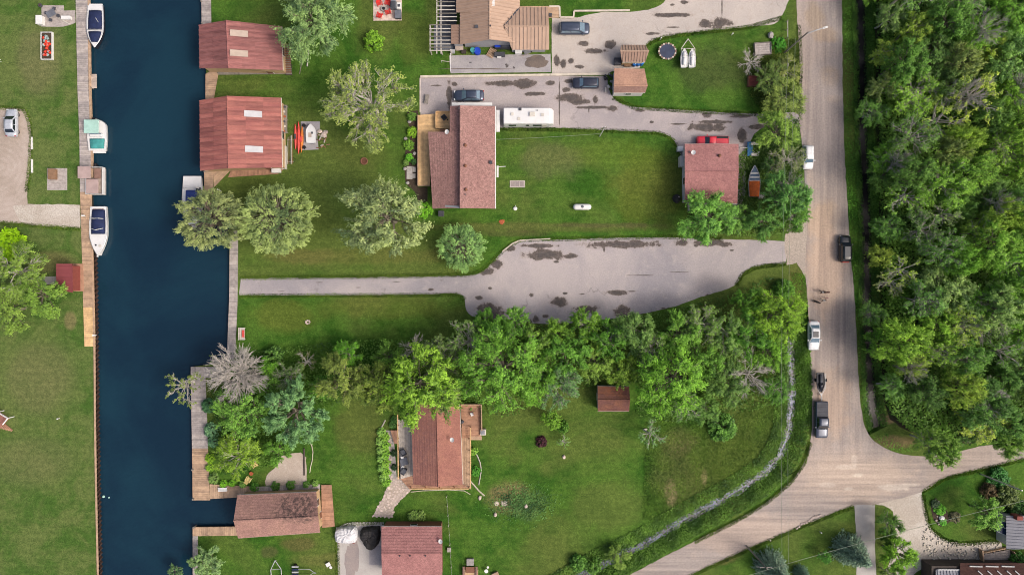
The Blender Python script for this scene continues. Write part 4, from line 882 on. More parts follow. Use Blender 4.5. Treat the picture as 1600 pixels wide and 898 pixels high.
def make_proto(kind, seed, nl=10, ns=6, nt=5, per=26, cl=.12, leaf=(.085,.05), elong=1.0, ztop=2.0, zlow=.75, sparse=1.0, bark='bark', mat_='leaf', twigs=True, th=1.0):
    """tree of crown radius 1; returns (trunk mesh, crown mesh or None)"""
    rng = np.random.default_rng(seed); mb = MB(); cc = []; cd = []; ct = []; cr = []
    top = np.array([rng.normal()*.05, rng.normal()*.05, ztop*.92])
    tr = limb(np.array([0,0,0.]), top, rng, 0, 6); tr[0] = (0,0,-.03)
    mb.tube(tr, [v*th for v in (.075,.06,.05,.036,.022,.01)], 7)
    ctr = np.array([0,0,(ztop+zlow)/2]); hz = (ztop-zlow)/2
    for i in range(nl):
        az = i*2.39996 + rng.normal()*.3; el = math.asin(np.clip(-.35 + 1.32*((i+.5)/nl) + rng.normal()*.08, -.5, .98))
        rr = rng.uniform(.6, 1.12); e = ctr + np.array([math.cos(az)*math.cos(el)*rr, math.sin(az)*math.cos(el)*rr, math.sin(el)*hz*rr])
        f = np.clip(.28 + .5*(e[2]/ztop)**1.3 + rng.normal()*.04, .22, .85); s = tr[0] + (top-tr[0])*f
        L = limb(s, e, rng, .08); mb.tube(L, [v*th for v in (.036,.028,.02,.013,.006)], 5)
        for j in range(ns):
            t = rng.uniform(.35, 1.0); b0 = s + (e-s)*t; b0[2] += .08*math.sin(t*math.pi)*np.linalg.norm(e-s)
            dd = unit((e-s) + rng.normal(size=3)*np.linalg.norm(e-s)*.5); b1 = b0 + dd*rng.uniform(.2, .5)
            q = (b1-ctr)/np.array([1,1,hz]); m = np.linalg.norm(q)
            if m > 1.12: b1 = ctr + (b1-ctr)/m*rng.uniform(.92, 1.16)
            mb.tube(limb(b0, b1, rng, .03, 3), [v*th for v in (.015,.01,.004)], 4, cap=False)
            ctint = np.clip(rng.normal(.5, .18), 0, 1)
            for k in range(nt):
                c0 = b0 + (b1-b0)*rng.uniform(.1, 1.0); d = unit((b1-b0)*.9 + rng.normal(size=3)*.22 + (c0-ctr)*np.array([.3,.3,.05])); c1 = c0 + d*rng.uniform(.07, .2)
                if twigs: mb.tube([c0, c1], [.006, .002], 3, cap=False)
                if rng.random() < sparse:
                    cc.append(c1); cd.append(d); ct.append(ctint + rng.normal()*.12); cr.append(cl*rng.uniform(.7, 1.25))
    trunk = mb.mesh(kind+'_trunk', bark)
    crown = None
    if cc:
        cc = np.array(cc); cd = np.array(cd)*np.array([1,1,.6]); crown = leaf_mesh(kind+'_crown', *clusters_to_leaves(cc, np.array(ct), unit(cd), np.array(cr), per, leaf[0], leaf[1], rng, elong), material=mat_)
    return trunk, crown
def make_spruce(seed, lev=26, dens=1.0, bark='bark'):
    """cone of drooping boughs, radius 1, height 2.6"""
    rng = np.random.default_rng(seed); H_ = 2.6; mb = MB(); mb.tube([(0,0,-.03),(0,0,H_*.6),(0,0,H_)], [.07,.04,.008], 7)
    cc = []; cd = []; ct = []; cr = []
    for i in range(lev):
        z = .12 + (H_-.15)*(i/lev); r = 1.0*(1-(z/H_))**.75; nb = max(5, int(7+15*r))
        for j in range(nb):
            az = 2*math.pi*(j+rng.random())/nb + i; rr = r*rng.uniform(.82, 1.08); e = np.array([math.cos(az)*rr, math.sin(az)*rr, z-.12*rr])
            if rr > .25 and j % 2 == 0: mb.tube([(0,0,z), tuple(e)], [.012,.003], 3, cap=False)
            tt = np.clip(rng.normal(.5,.2), 0, 1)
            for t in np.arange(.3, 1.01, .13/max(rr, .2)):
                p = np.array([e[0]*t, e[1]*t, z-.12*rr*t*t]); cc.append(p); cd.append(unit(np.array([e[0],e[1],-.1]))); ct.append(tt+(t-.6)*.3); cr.append(.07)
    cc = np.array(cc); tr = mb.mesh('spruce_trunk', bark)
    return tr, leaf_mesh('spruce_crown', *clusters_to_leaves(cc, np.array(ct), np.array(cd), np.array(cr), int(7*dens), .11, .03, rng, 1.9, up=.6), material='needle')
def make_shrub(seed, nc=90, per=26, leaf=(.17,.11), cl=.22, zh=1.0, mat_='leaf'):
    rng = np.random.default_rng(seed); mb = MB(); d = unit(rng.normal(size=(nc,3))); d[:,2] = np.abs(d[:,2]); rr = rng.uniform(.62, .98, nc)[:,None]
    cc = d*rr*np.array([1,1,zh]); cc[:,2] = np.maximum(cc[:,2], .1)
    for i in range(0, nc, 5): mb.tube([(0,0,-.03), tuple(cc[i]*.5+np.array([0,0,.05])), tuple(cc[i])], [.03,.02,.006], 4, cap=False)
    return mb.mesh('shrub_stems', 'bark'), leaf_mesh('shrub_crown', *clusters_to_leaves(cc, np.clip(rng.normal(.5,.2,nc),0,1), unit(d), np.full(nc, cl)*rng.uniform(.7,1.2,nc), per, leaf[0], leaf[1], rng), material=mat_)
def make_dome(seed, nc=520, per=17, cl=.07, leaf=(.085,.024), elong=2.0, ztop=2.0, zlow=.35, lump=.2, mat_='leaf', bark='bark'):
    """dense rounded crown: tufts all over a lumpy shell"""
    rng = np.random.default_rng(seed); mb = MB(); mb.tube([(0,0,-.03),(.02,0,ztop*.5),(0,.02,ztop*.9)], [.07,.05,.012], 7)
    d = unit(rng.normal(size=(nc,3))); d = d[d[:,2] > -.55]; n = len(d); rr = rng.uniform(.7, 1.0, n)**.6
    lum = np.array([noise.noise(Vector(v*2.6)+Vector((seed,0,0))) for v in d]); rr = rr*(1+lump*2*lum)
    cen = np.array([0,0,(ztop+zlow)/2]); cc = cen + d*rr[:,None]*np.array([1,1,(ztop-zlow)/2])
    for i in range(0, n, 5):
        s = np.array([0,0,max(.3,cc[i][2]*.6)]); mb.tube([s, (s+cc[i])/2+np.array([0,0,.05]), cc[i]], [.02,.012,.004], 4, cap=False)
    ct = np.clip(.5+lum*.9+rng.normal(size=n)*.14, 0, 1); dd = unit(d*np.array([1,1,.3]) + rng.normal(size=(n,3))*np.array([.3,.3,.12]))
    return mb.mesh('dome_trunk', bark), leaf_mesh('dome_crown', *clusters_to_leaves(cc, ct, dd, np.full(n, cl)*rng.uniform(.7,1.3,n), per, leaf[0], leaf[1], rng, elong), material=mat_)
PROTO = {
 'dome':  [make_dome(31, 900, 16), make_dome(32, 900, 16), make_dome(33, 800, 16)],
 'leafy': [make_proto('leafy', 1, 14, 9, 7, 17, cl=.065, leaf=(.062,.034), elong=2.4), make_proto('leafy', 2, 15, 9, 7, 16, cl=.06, leaf=(.062,.034), elong=2.6), make_proto('leafy', 3, 13, 9, 7, 17, cl=.065, leaf=(.062,.034), elong=2.3, bark='bark_pale')],
 'big':   [make_proto('big', 21, 19, 11, 8, 14, cl=.052, leaf=(.048,.027), elong=2.6), make_proto('big', 22, 18, 11, 8, 14, cl=.052, leaf=(.048,.027), elong=2.4)],
 'feather': [make_proto('feather', 4, 14, 9, 6, 20, cl=.07, leaf=(.085,.026), elong=3.0), make_proto('feather', 5, 15, 9, 6, 19, cl=.065, leaf=(.085,.026), elong=3.4), make_proto('feather', 51, 13, 9, 6, 17, cl=.07, leaf=(.085,.026), elong=3.2, bark='bark_dead', sparse=.85)],
 'tuft':  [make_proto('tuft', 6, 16, 8, 6, 22, cl=.065, leaf=(.09,.026), elong=1.9), make_proto('tuft', 7, 15, 8, 6, 22, cl=.065, leaf=(.09,.026), elong=2.1)],
 'sparse': [make_proto('sparse', 8, 18, 11, 6, 11, cl=.075, leaf=(.05,.028), sparse=.75, bark='bark_pale'), make_proto('sparse', 9, 15, 9, 6, 11, cl=.08, leaf=(.05,.03), sparse=.62, bark='bark_pale')],
 'thin':  [make_proto('thin', 14, 10, 6, 5, 10, cl=.085, leaf=(.07,.04), sparse=.5, bark='bark_dead')],
 'dead':  [make_proto('dead', 10, 44, 10, 7, 0, sparse=0.0, bark='bark_dead', th=.62), make_proto('dead', 12, 18, 8, 6, 0, sparse=0.0, bark='bark_dead', th=.6)],
 'spruce': [make_spruce(13)],
 'shrub': [make_shrub(15), make_shrub(16, 70)],
 'ball':  [make_shrub(17, 110, 30, (.12,.075), .16)],
}
def linC(c, k): return C(*c, k)[:3] + (1.0,)
CNT = {}
LEAFK = 1.95
def plant(name, label, cat, px, py, rpx, h, kind, colr, group=None, sy=1.0, rz=None, idx=None, k=None, hcf=0.62, foliage=True):
    """a plant whose crown centre shows at px,py in the photo"""
    low = kind in ('shrub', 'ball'); hc = h*(0.45 if low else 0.5 if kind == 'spruce' else hcf)
    w = W(px, py, hc); r = rpx*S*(1-hc/HC)*(1.0 if low or kind in ('spruce', 'dome') else 0.9)
    i = CNT.get(kind, 0); CNT[kind] = i+1; pr = PROTO[kind][(i if idx is None else idx) % len(PROTO[kind])]
    zu = {'spruce': 2.6, 'shrub': 1.12, 'ball': 1.1}.get(kind, 2.05)
    gz = float(ground_z([(w.x, w.y)])[0])
    root = thing(name, label, cat, (w.x, w.y, gz), random.uniform(0, 6.28) if rz is None else rz, group)
    for nm, me in (('stem' if low else 'trunk', pr[0]), ('foliage' if low else 'crown', pr[1])):
        if me is None: continue
        o = bpy.data.objects.new(nm, me); col.objects.link(o); o.parent = root; o.scale = (r, r*sy, h/zu)
        kk = LEAFK if k is None else k
        j = 1 + random.uniform(-.06, .06); g_ = .3*colr[0]+.59*colr[1]+.11*colr[2]; cL = linC([g_+(v-g_)*1.0-(4 if n_ == 0 else 0) for n_, v in enumerate(colr)], kk); o.color = (min(.6,cL[0]*j), min(.6,cL[1]), min(.5,cL[2]*j), 1)
    return root
GG, OL, BR, MID, DK, BG, YG, LM = (122,136,96), (140,138,76), (104,146,52), (88,124,52), (66,96,46), (106,134,104), (134,150,58), (140,178,40)
T = 'tree'
plant('willow_tree','large grey green tree at the top edge, right of the upper red boathouse',T,492,32,60,9.5,'feather',(118,142,96),sy=1.0)
plant('ash_tree','wide thin crowned olive tree with pale bare limbs, left of the bungalow deck',T,577,166,68,9,'sparse',(128,142,82),idx=0)
plant('pine_tree','pine leaning over the blue covered boat at the canal edge',T,330,342,52,8,'dome',(124,134,94),sy=.85,rz=.2)
plant('pine_tree','round dense grey green pine on the lawn, between the canal pine and the lawn middle',T,430,342,53,8,'dome',(124,140,92))
plant('pine_tree','tall ragged pale pine left of the bungalow corner',T,603,338,60,13,'feather',(134,150,106),sy=1.15,rz=1.5)
plant('spruce_tree','small round blue green tree on the lawn below the bungalow',T,720,387,34,5,'dome',(114,146,92))
plant('round_shrub','round clipped yellow green shrub below the red chair patio','shrub',583,63,17,2.2,'ball',(116,150,52))
plant('lime_shrub','bright lime shrub at the left edge above the olive trees','shrub',10,380,26,3.0,'shrub',(138,176,28))
for (x,y,r,h,kd,c,lab) in ((28,425,46,7,'feather',(112,136,66),'broad olive tree at the left edge, below the lime shrub'),(70,462,36,6,'leafy',(108,136,62),'leafy tree right beside the maroon shed'),(14,482,38,6,'leafy',(114,138,66),'pale leafy tree at the left edge above the bare lawn')):
    plant('leafy_tree',lab,T,x,y,r,h,kd,c)
# around the right garage
for (x,y,r,h,kd,c,nm,lab) in (
 (1104,338,42,7,'feather',(108,152,72),'leafy_tree','bushy bright green tree over the lower left corner of the square garage'),
 (1142,342,26,5,'leafy',(104,142,66),'leafy_tree','leafy tree under the lower right corner of the square garage'),
 (1190,346,30,6,'leafy',(86,124,60),'leafy_tree','dark leafy tree between the garage corner and road'),
 (1226,306,36,8,'leafy',(98,138,76),'leafy_tree','tall leafy tree right of the orange tarped boat'),
 (1240,338,26,6,'leafy',(96,138,60),'leafy_tree','leafy tree at the road edge above the long driveway mouth'),
 (1212,206,34,6,'leafy',(116,142,66),'leafy_tree','rounded olive green tree below the middle driveway mouth'),
 (1228,250,30,4,'sparse',(100,112,72),'leafy_tree','thin greyish bush left of the white parked SUV'),
 (1222,158,34,4,'feather',(116,134,70),'roadside_bush','feathery bush at the middle driveway mouth, road side'),
 (1205,128,30,3.2,'leafy',(92,112,58),'roadside_bush','dark tangled bush beside the brown crate'),
 (1228,110,24,2.8,'feather',(112,124,68),'roadside_bush','pale weedy bush below the street lamp'),
 (1208,262,18,3,'leafy',(78,106,58),'roadside_bush','dark bush behind the blue trailer'),
 (1163,330,14,2.5,'leafy',(84,118,56),'roadside_bush','bush between garage and orange tarped boat')):
    plant(nm,lab,T if nm=='leafy_tree' else 'bush',x,y,r,h,kd,c)
plant('clipped_shrub','low bright green shrub right of the grey timber crate','shrub',1217,69,13,1.0,'ball',(66,124,36))
plant('dead_shrub','spiky silver dead branches between the grey crate and brown crate','dead tree',1172,97,22,2.4,'dead',GG,idx=1)
plant('dead_tree','white bare branches poking through the trees by the road above the driveway mouth','dead tree',1232,292,24,8.5,'dead',GG,idx=1)
# belt of trees across the middle
plant('dead_tree','large round silver dead tree by the canal walkway corner','dead tree',372,583,50,8,'dead',GG,idx=0)
plant('cedar_tree','half dead cedar leaning over the canal, left of the silver dead tree',T,290,602,32,5,'thin',(112,128,66),idx=0)
BELT = [
 (426,556,15,3,'shrub',(92,126,64),'small shrub at the lawn edge right of silver dead tree'),(420,577,17,4,'feather',(112,160,52),'bright green pointed shrub touching the silver dead tree'),(452,588,26,5,'sparse',(104,122,76),'thin twiggy tree between dead tree and rusty crowned trees'),(478,566,20,3,'thin',(96,84,66),'brownish bare thicket above the blue green tree'),
 (382,645,46,7,'leafy',(110,146,66),'rounded leafy tree below the silver dead tree, by the broad walkway'),(372,712,36,5,'leafy',(132,150,52),'yellow green tree above the yellow garden chairs'),(462,642,50,9,'tuft',(112,142,114),'big blue green pine above the gravel pad'),(436,702,24,3.5,'leafy',(92,132,48),'green bush between the yellow green tree and gravel pad'),(418,604,22,5,'leafy',(98,142,56),'leafy tree tucked under the silver dead tree'),
 (545,550,22,5,'leafy',(108,160,48),'bright green tree at the lawn edge, right end of open lawn'),(538,592,42,8,'leafy',(128,130,72),'rusty olive tree left of the cottage tree, outer one'),(592,602,38,8,'leafy',(134,138,68),'rusty olive tree left of the cottage tree, inner one'),(500,606,20,4,'leafy',(98,142,54),'small green tree between the blue green pine and rusty trees'),
 (655,600,62,12,'feather',(132,164,56),'large yellow green tree hanging over the cottage roof'),(694,618,30,9,'sparse',(118,122,84),'thin grey branched tree over the cottage roof ridge'),(648,545,26,7,'dead',(110,130,80),'small bare grey tree above the cottage tree'),(690,558,34,8,'sparse',(108,124,76),'thin pale limbed tree left of the driveway corner'),(732,536,42,9,'sparse',(118,138,80),'spreading thin tree with pale limbs by the driveway corner'),(606,558,26,6,'leafy',(88,124,48),'green tree on the belt edge above the rusty trees'),
 (784,572,68,12,'big',(108,154,56),'largest bright green tree right of the cottage deck'),(838,592,40,10,'big',(112,156,54),'bright green tree right of the largest one'),(770,512,30,8,'leafy',(92,136,50),'leafy tree at the driveway edge above the largest tree'),(806,508,28,8,'leafy',(96,142,52),'leafy tree at the driveway edge, second right of its corner'),(836,540,32,9,'feather',(112,142,60),'feathery tree between the largest tree and the driveway edge'),
 (868,600,38,9,'sparse',(96,126,92),'bluish thin tree above the small bright tree'),(884,552,40,9,'leafy',(96,138,54),'leafy tree above the bluish thin tree'),(870,520,24,7,'feather',(120,156,56),'narrow feathery tree by the driveway edge'),(862,654,16,3.5,'leafy',(124,166,56),'small bright round tree alone on lawn edge left of the shed'),
 (914,508,26,7,'leafy',(112,152,50),'bright round tree bulging onto the driveway'),(928,566,32,7,'leafy',(126,148,66),'yellowish tree at the upper left of the rust roofed shed'),(972,580,28,7,'leafy',(134,154,64),'yellow green tree at the upper right of rust roofed shed'),(950,532,32,8,'leafy',(90,134,46),'green tree in the belt middle above the shed'),(986,516,34,8,'feather',(112,140,84),'grey green tree at the driveway edge above the shed'),(1018,548,36,8,'sparse',(116,136,76),'thin mixed tree right of the shed trees'),
 (1046,592,56,11,'big',(124,166,58),'very bright broad tree right of the rust roofed shed'),(1060,522,36,8,'leafy',(106,146,58),'leafy tree by the driveway bend'),(1096,508,34,8,'sparse',(122,142,78),'thin pale tree by the driveway bend'),(1092,562,34,8,'leafy',(96,136,52),'leafy tree between the very bright tree and dead tree'),(1132,520,36,8,'feather',(112,138,78),'feathery grey green tree near the right end of the belt'),(1134,596,34,6,'feather',(104,128,72),'feathery low tree left of the grey dead tree'),
 (1172,520,36,8,'leafy',(86,130,44),'dark leafy tree near the right end of belt'),(1208,492,46,9,'big',(132,164,46),'yellow green tree at the road end of the belt, above the stream'),(1198,548,34,7,'leafy',(108,148,46),'bright tree left of the stream head'),(1172,474,28,7,'leafy',(88,132,42),'green tree inside the driveway bend corner'),(1228,452,16,3,'shrub',(92,132,48),'shrub beside the driveway mouth, road side'),(1212,606,24,3.5,'leafy',(84,124,44),'bush at the stream bank left of the black jet ski trailer'),
 (1074,636,26,3.5,'sparse',(96,128,66),'thin low bush below the very bright tree'),(1016,676,24,4.5,'thin',(108,140,100),'thin pine sapling below the very bright tree'),(1130,668,22,2.5,'shrub',(84,122,50),'shrub standing in the rough meadow'),(1100,640,24,3,'feather',(92,128,58),'feathery bush at the top of the rough meadow'),(880,690,12,2.2,'thin',(122,160,74),'spindly sapling right of the purple shrub'),(880,668,10,3,'shrub',(84,120,48),'little shrub under the small bright round tree'),
 (966,870,20,3,'leafy',(116,138,64),'bush on the stream bank near the photo bottom'),(928,886,14,2.5,'shrub',(88,122,52),'dark shrub at the stream near the photo bottom edge'),(905,880,14,2,'shrub',(80,118,50),'low shrub left of the bottom stream bushes')]
for (x,y,r,h,kd,c,lab) in BELT:
    c = tuple(v*.68+u*.32 for v, u in zip(c, (94,130,62)))
    plant('dead_tree' if kd == 'dead' else 'shrub' if kd == 'shrub' else 'leafy_tree', lab, 'dead tree' if kd=='dead' else 'shrub' if kd=='shrub' else T, x,y,r,h,kd,c, idx=1 if kd=='dead' else None)
plant('dead_tree','grey dead tree at the right end of the belt, left of the stream','dead tree',1168,582,42,6.5,'dead',GG,idx=1)
plant('purple_shrub','dark purple round shrub alone on the cottage lawn','shrub',846,690,9,1.0,'shrub',(84,46,58),k=1.2)
# canal side garden shrubs
for (x,y,r,h,c,lab) in ((326,634,13,1.8,(72,110,78),'dark green shrub by the broad walkway under the dead tree'),(330,672,13,1.8,(112,146,118),'blue green shrub by the broad walkway, upper one'),(333,690,10,1.4,(112,148,120),'blue green shrub by the broad walkway, lower one'),(327,716,8,1.0,(132,168,52),'lime shrub at the broad walkway edge, upper one'),(327,730,7,.9,(126,160,58),'lime shrub at the broad walkway edge, lower one'),
    (333,748,9,1.1,(118,142,84),'pale shrub at the walkway corner by the slip'),(349,756,7,.9,(118,166,52),'round lime shrub above the slip walkway, first'),(362,755,6,.9,(112,160,52),'round lime shrub above the slip walkway, second'),(379,757,6,.9,(132,164,90),'pale round shrub above the slip walkway, third'),(397,761,8,.8,(86,130,52),'low green shrub against the slip walkway left of the gravel pad'),(430,760,8,.7,(78,116,52),'low dark shrub at the foot of the gravel pad'),(454,758,8,.7,(92,130,60),'low green shrub right of the gravel pad foot'),(492,755,6,.7,(118,152,80),'pale small shrub at the boathouse landing corner'),(478,757,6,.7,(104,146,70),'small shrub left of the boathouse landing corner')):
    plant('garden_shrub',lab,'shrub',x,y,r,h,'ball',c)
# hedge balls left of the cottage
for i,(x,y) in enumerate(((596,676),(601,683),(594,690),(602,696),(595,703),(602,710),(596,717),(602,724),(597,731),(603,738),(599,746),(603,753))):
    plant('hedge_ball','pale lime round hedge shrub left of cottage deck, %s from top' % ['first','second','third','fourth','fifth','sixth','seventh','eighth','ninth','tenth','eleventh','last'][i],'shrub',x,y,8.2,1.0,'ball',((136,168,92),(124,162,66))[i%2],'hedge shrubs along the cottage')
for i,x in enumerate((644,651,658)): plant('hedge_ball','pale green round shrub against the bottom garage, %s of three' % ('left','middle','right')[i],'shrub',x,806,8,1.1,'ball',(132,156,90),'shrubs against the bottom garage')
for (x,y,r,c,lab) in ((616,656,7,(76,112,60),'dark shrub at the cottage deck top corner'),(613,664,6,(88,124,70),'smaller shrub at the cottage deck top corner'),(740,705,7,(128,166,72),'lime shrub at the head of the cottage side bed'),(743,736,9,(74,132,46),'bright leafy shrub in the cottage side bed'),(616,730,6,(60,84,56),'dark low shrub in the cottage gravel bed, lower'),(615,708,6,(58,80,54),'dark low shrub in the cottage gravel bed, upper')):
    plant('garden_shrub',lab,'shrub',x,y,r,.9,'ball',c)
# bungalow garden bed
for (x,y,r,c,lab) in ((643,182,8,(96,132,60),'small shrub at the top of the bungalow garden bed'),(644,206,9,(132,168,56),'lime shrub in the bungalow bed, upper'),(638,226,9,(116,150,64),'round shrub in the bungalow bed, middle'),(639,246,7,(112,172,60),'bright shrub in the bungalow bed beside the stone pad'),(634,254,5,(122,152,84),'pale little shrub next to the stone pad'),(662,328,14,(108,158,44),'bright bush at the lower left corner of the bungalow'),(646,252,5,(70,104,60),'dark little shrub near the stone pad')):
    plant('garden_shrub',lab,'shrub',x,y,r,1.1,'ball',c)
# bottom left bank
plant('willow_shrub','grey green feathery shrub by the canal at the bottom left','shrub',322,878,26,3.2,'tuft',(124,148,104)); plant('willow_shrub','little grey green shrub overhanging the water at the bottom left','shrub',274,891,12,2,'tuft',(96,124,88))
# lower right gardens
plant('blue_spruce','blue spruce leaning over the concrete driveway','tree',1340,868,30,7.5,'spruce',(128,150,140),k=1.5); plant('blue_spruce','blue spruce at the bottom edge beside the wires','tree',1214,894,30,7.5,'spruce',(122,144,136),k=1.5); plant('blue_spruce','small blue spruce at the bottom edge','tree',1257,900,14,4,'spruce',(110,138,130),k=1.5)
plant('sapling','small leafy sapling between the two large blue spruces','tree',1288,868,11,2.2,'leafy',(86,134,58))
plant('cedar_hedge','dark pointed cedar on the grass strip beside the gravel driveway, upper','tree',1390,818,20,4.5,'feather',(86,118,52),sy=1.1); plant('cedar_hedge','pointed cedar on the grass strip, between its upper neighbour and the yellow green tree','tree',1386,838,14,3.5,'feather',(84,116,48))
plant('leafy_tree','yellow green tree on the grass strip beside the gravel driveway',T,1400,866,28,6,'feather',(116,156,52)); plant('leafy_tree','bush at the bottom edge of the grass strip',T,1386,893,14,3,'leafy',(108,134,60))
plant('leafy_tree','light green tree left of the grey metal roofed corner house',T,1538,800,27,5.5,'leafy',(116,156,74))
for (x,y,r,h,c,lab) in ((1562,748,17,1.8,(62,112,56),'dark round shrub at the right end of the corner lawn'),(1548,768,13,2,(96,82,62),'bronze shrub below the dark round shrub'),(1576,774,20,3,(92,106,62),'olive shrub under the pale pole at right edge'),(1592,800,20,3,(70,104,54),'dark green shrub behind the grey metal roof'),(1462,787,7,.8,(78,98,72),'low grey shrub at the top of the round flower bed'),(1470,796,9,.9,(112,172,62),'bright lime shrub in the flower bed'),(1474,815,6,.6,(104,164,64),'small lime shrub at the bottom of the flower bed'),(1493,808,9,.7,(102,96,78),'brownish ground shrub right of the flower bed'),(1595,880,16,2.5,(70,112,56),'green shrub at the bottom right corner by the stair rail')):
    plant('garden_shrub',lab,'shrub',x,y,r,h,'shrub',c)

# wood on the right: rows level with landmarks, ranks counted from the ditch
rows = ['at the photo top','level with the street lamp','level with the brown crate','level with the middle driveway','level with the white SUV','level with the square garage','level with the black SUV','level with the long driveway mouth','level with the walking family','level with the white sedan','level with the jet ski trailer','level with the dark pickup','at the junction corner','just above the side road']
cols_ = ['first from the ditch','second from the ditch','third from the ditch','fourth from the ditch','fifth from the ditch','at the right edge']
rw = random.Random(5)
pal = [(112,148,62),(96,130,64),(120,152,60),(104,138,74),(130,152,66),(90,122,58),(116,140,84),(140,158,70),(102,138,54),(84,114,58),(124,136,84)]
for i in range(14):
    for j in range(6):
        y = -14 + i*52 + rw.uniform(-14, 14) + (14 if j % 2 else -10); x = 1376 + j*45 + rw.uniform(-12, 12) + (8 if i % 2 else -8)
        if i >= 12: x += 32*(i-11); y = min(y, 664)
        if i == 13 and j < 2: continue
        edge = j == 0; r = rw.uniform(20, 30) if edge else rw.uniform(22, 46); h = rw.uniform(4, 6.5) if edge else rw.uniform(7, 11)
        if x > 1660: continue
        q = rw.random()
        kd = 'leafy' if q < .2 else 'big' if q < .36 else 'feather' if q < .72 else 'sparse' if q < .9 else 'thin'
        c = pal[rw.randrange(len(pal))]
        if edge and kd == 'sparse': kd = 'leafy'
        wd = {'leafy':'leafy','big':'full crowned','feather':'feathery','sparse':'thin crowned','thin':'half bare'}[kd]
        plant('woodland_tree', '%s tree in the wood, %s, %s' % (wd, cols_[j], rows[i]), T, x, y, r, h, kd, c, 'trees of the roadside wood', k=2.3)
for (x,y,r,h,lab) in ((1530,50,30,12,'bare grey tree high in the roadside wood'),(1500,150,28,12,'bare grey leaning tree in the upper wood'),(1400,255,20,10,'bare white topped tree in the wood across from the white SUV'),(1555,320,24,11,'bare grey tree at the right edge across from the garage'),(1535,495,44,8,'large fallen silver dead tree in the wood across from the family'),(1420,578,22,9,'bare pale tree in the wood across from the white sedan'),(1535,620,36,9,'grey dead tree in the lower wood'),(1590,140,30,11,'bare grey tree at the right edge of upper wood'),(1378,550,14,3,'bare brown bush on the ditch bank across from the sedan')):
    plant('dead_tree',lab,'dead tree',x,y,r,h,'dead',GG,idx=1)
for (x,y,r,lab) in ((1470,705,26,'light green tree hanging over the side road corner'),(1452,690,24,'green tree at the junction corner of the wood'),(1570,690,24,'pale feathery tree hanging over the side road at right edge')):
    plant('woodland_tree',lab,T,x,y,r,8,'feather',(120,150,72),'trees of the roadside wood')

# ---- uncountable ground cover: real little leaves and blades
def scatter(name, label, cat, pts, tint, ln, wd, colr, hmax, upright=False, k=1.5):
    n = len(pts); z = ground_z(pts[:, :2]); p = np.column_stack([pts[:, 0], pts[:, 1], z + rg.uniform(.02, 1, n)**1.5*hmax])
    if upright: nr = unit(np.column_stack([rg.normal(size=(n,2)), rg.uniform(.2, .8, n)])); ax = np.column_stack([rg.normal(size=(n,2))*.45, np.ones(n)])
    else: nr = unit(np.column_stack([rg.normal(size=(n,2))*.5, np.ones(n)])); ax = rg.normal(size=(n,3))
    o = bpy.data.objects.new(name, leaf_mesh(name, p, ax, nr, ln*rg.uniform(.6,1.4,n), wd*rg.uniform(.6,1.4,n), tint)); col.objects.link(o)
    o.color = linC(colr, k); return stuff(o, label, cat)
def along(line, n, lo, hi):
    L_ = np.array([(p.x, p.y) for p in line]); seg = L_[1:]-L_[:-1]; ln = np.hypot(*seg.T); i = rg.choice(len(seg), n, p=ln/ln.sum()); t = rg.random((n,1))
    d = unit(seg[i]); s = np.where(rg.random(n) < .5, -1, 1)*rg.uniform(lo, hi, n); return L_[i] + seg[i]*t + np.column_stack([-d[:,1], d[:,0]])*s[:,None]
def cl_tint(p, f): return np.array([.5+.9*noise.noise(Vector((a*f, b*f, 0))) for a, b in p[:, :2]]) + rg.normal(size=len(p))*.12
def inpoly(n, pts):
    P = [W(*p) for p in pts]; x0, x1, y0, y1 = min(p.x for p in P), max(p.x for p in P), min(p.y for p in P), max(p.y for p in P)
    q = np.column_stack([rg.uniform(x0, x1, n), rg.uniform(y0, y1, n)]); ins = np.zeros(n, bool); j = len(P)-1
    for i in range(len(P)):
        a, b = P[i], P[j]; cnd = ((a.y > q[:,1]) != (b.y > q[:,1])) & (q[:,0] < (b.x-a.x)*(q[:,1]-a.y)/((b.y-a.y) or 1e-9)+a.x); ins ^= cnd; j = i
    return q[ins]
p = along([v for v in stream_w if v.y > -52], 30000, .12, 2.9); scatter('stream_bank_weeds','lush green weeds lining the small stream','weeds',p,cl_tint(p,.5),.24,.15,(84,120,50),.35)
p = along(ditch_w, 20000, .35, 1.6); scatter('ditch_bank_weeds','green weeds lining the dark roadside ditch','weeds',p,cl_tint(p,.5),.24,.15,(80,118,50),.4)
p = inpoly(26000, [(1318,-40),(1346,-40),(1350,200),(1356,420),(1360,560),(1366,660),(1400,690),(1470,700),(1400,708),(1372,692),(1355,670),(1347,640),(1343,600),(1339,520),(1335,450),(1331,400),(1326,330),(1321,250)])
p = p[pdist(p, ditch_w) > .7]; scatter('verge_grass','tall bright grass on the verge right of the dirt road','grass',p,cl_tint(p,.35),.3,.07,(86,136,50),.12,False,1.9)
p = inpoly(95000, [(1366,-60),(1370,150),(1372,300),(1376,420),(1376,560),(1384,640),(1420,672),(1480,690),(1560,686),(1640,660),(1640,-60)]); scatter('forest_undergrowth','dense leafy undergrowth below the roadside wood','undergrowth',p,cl_tint(p,.25),.42,.26,(88,124,54),3.0,k=2.0)
p = inpoly(40000, [(270,560),(420,545),(560,530),(700,530),(740,500),(860,508),(960,500),(1060,482),(1140,460),(1200,430),(1240,440),(1232,620),(1180,640),(1060,660),(1000,650),(930,600),(860,620),(800,650),(720,640),(640,650),(560,620),(470,650),(420,730),(340,740),(330,600)])
p = p[(np.hypot(p[:,0]-W(958,622).x, p[:,1]-W(958,622).y) > 4) & ~((p[:,0] < W(330,0).x))]; scatter('belt_undergrowth','leafy undergrowth beneath the belt of trees','undergrowth',p,cl_tint(p,.25),.38,.22,(76,110,46),1.0)
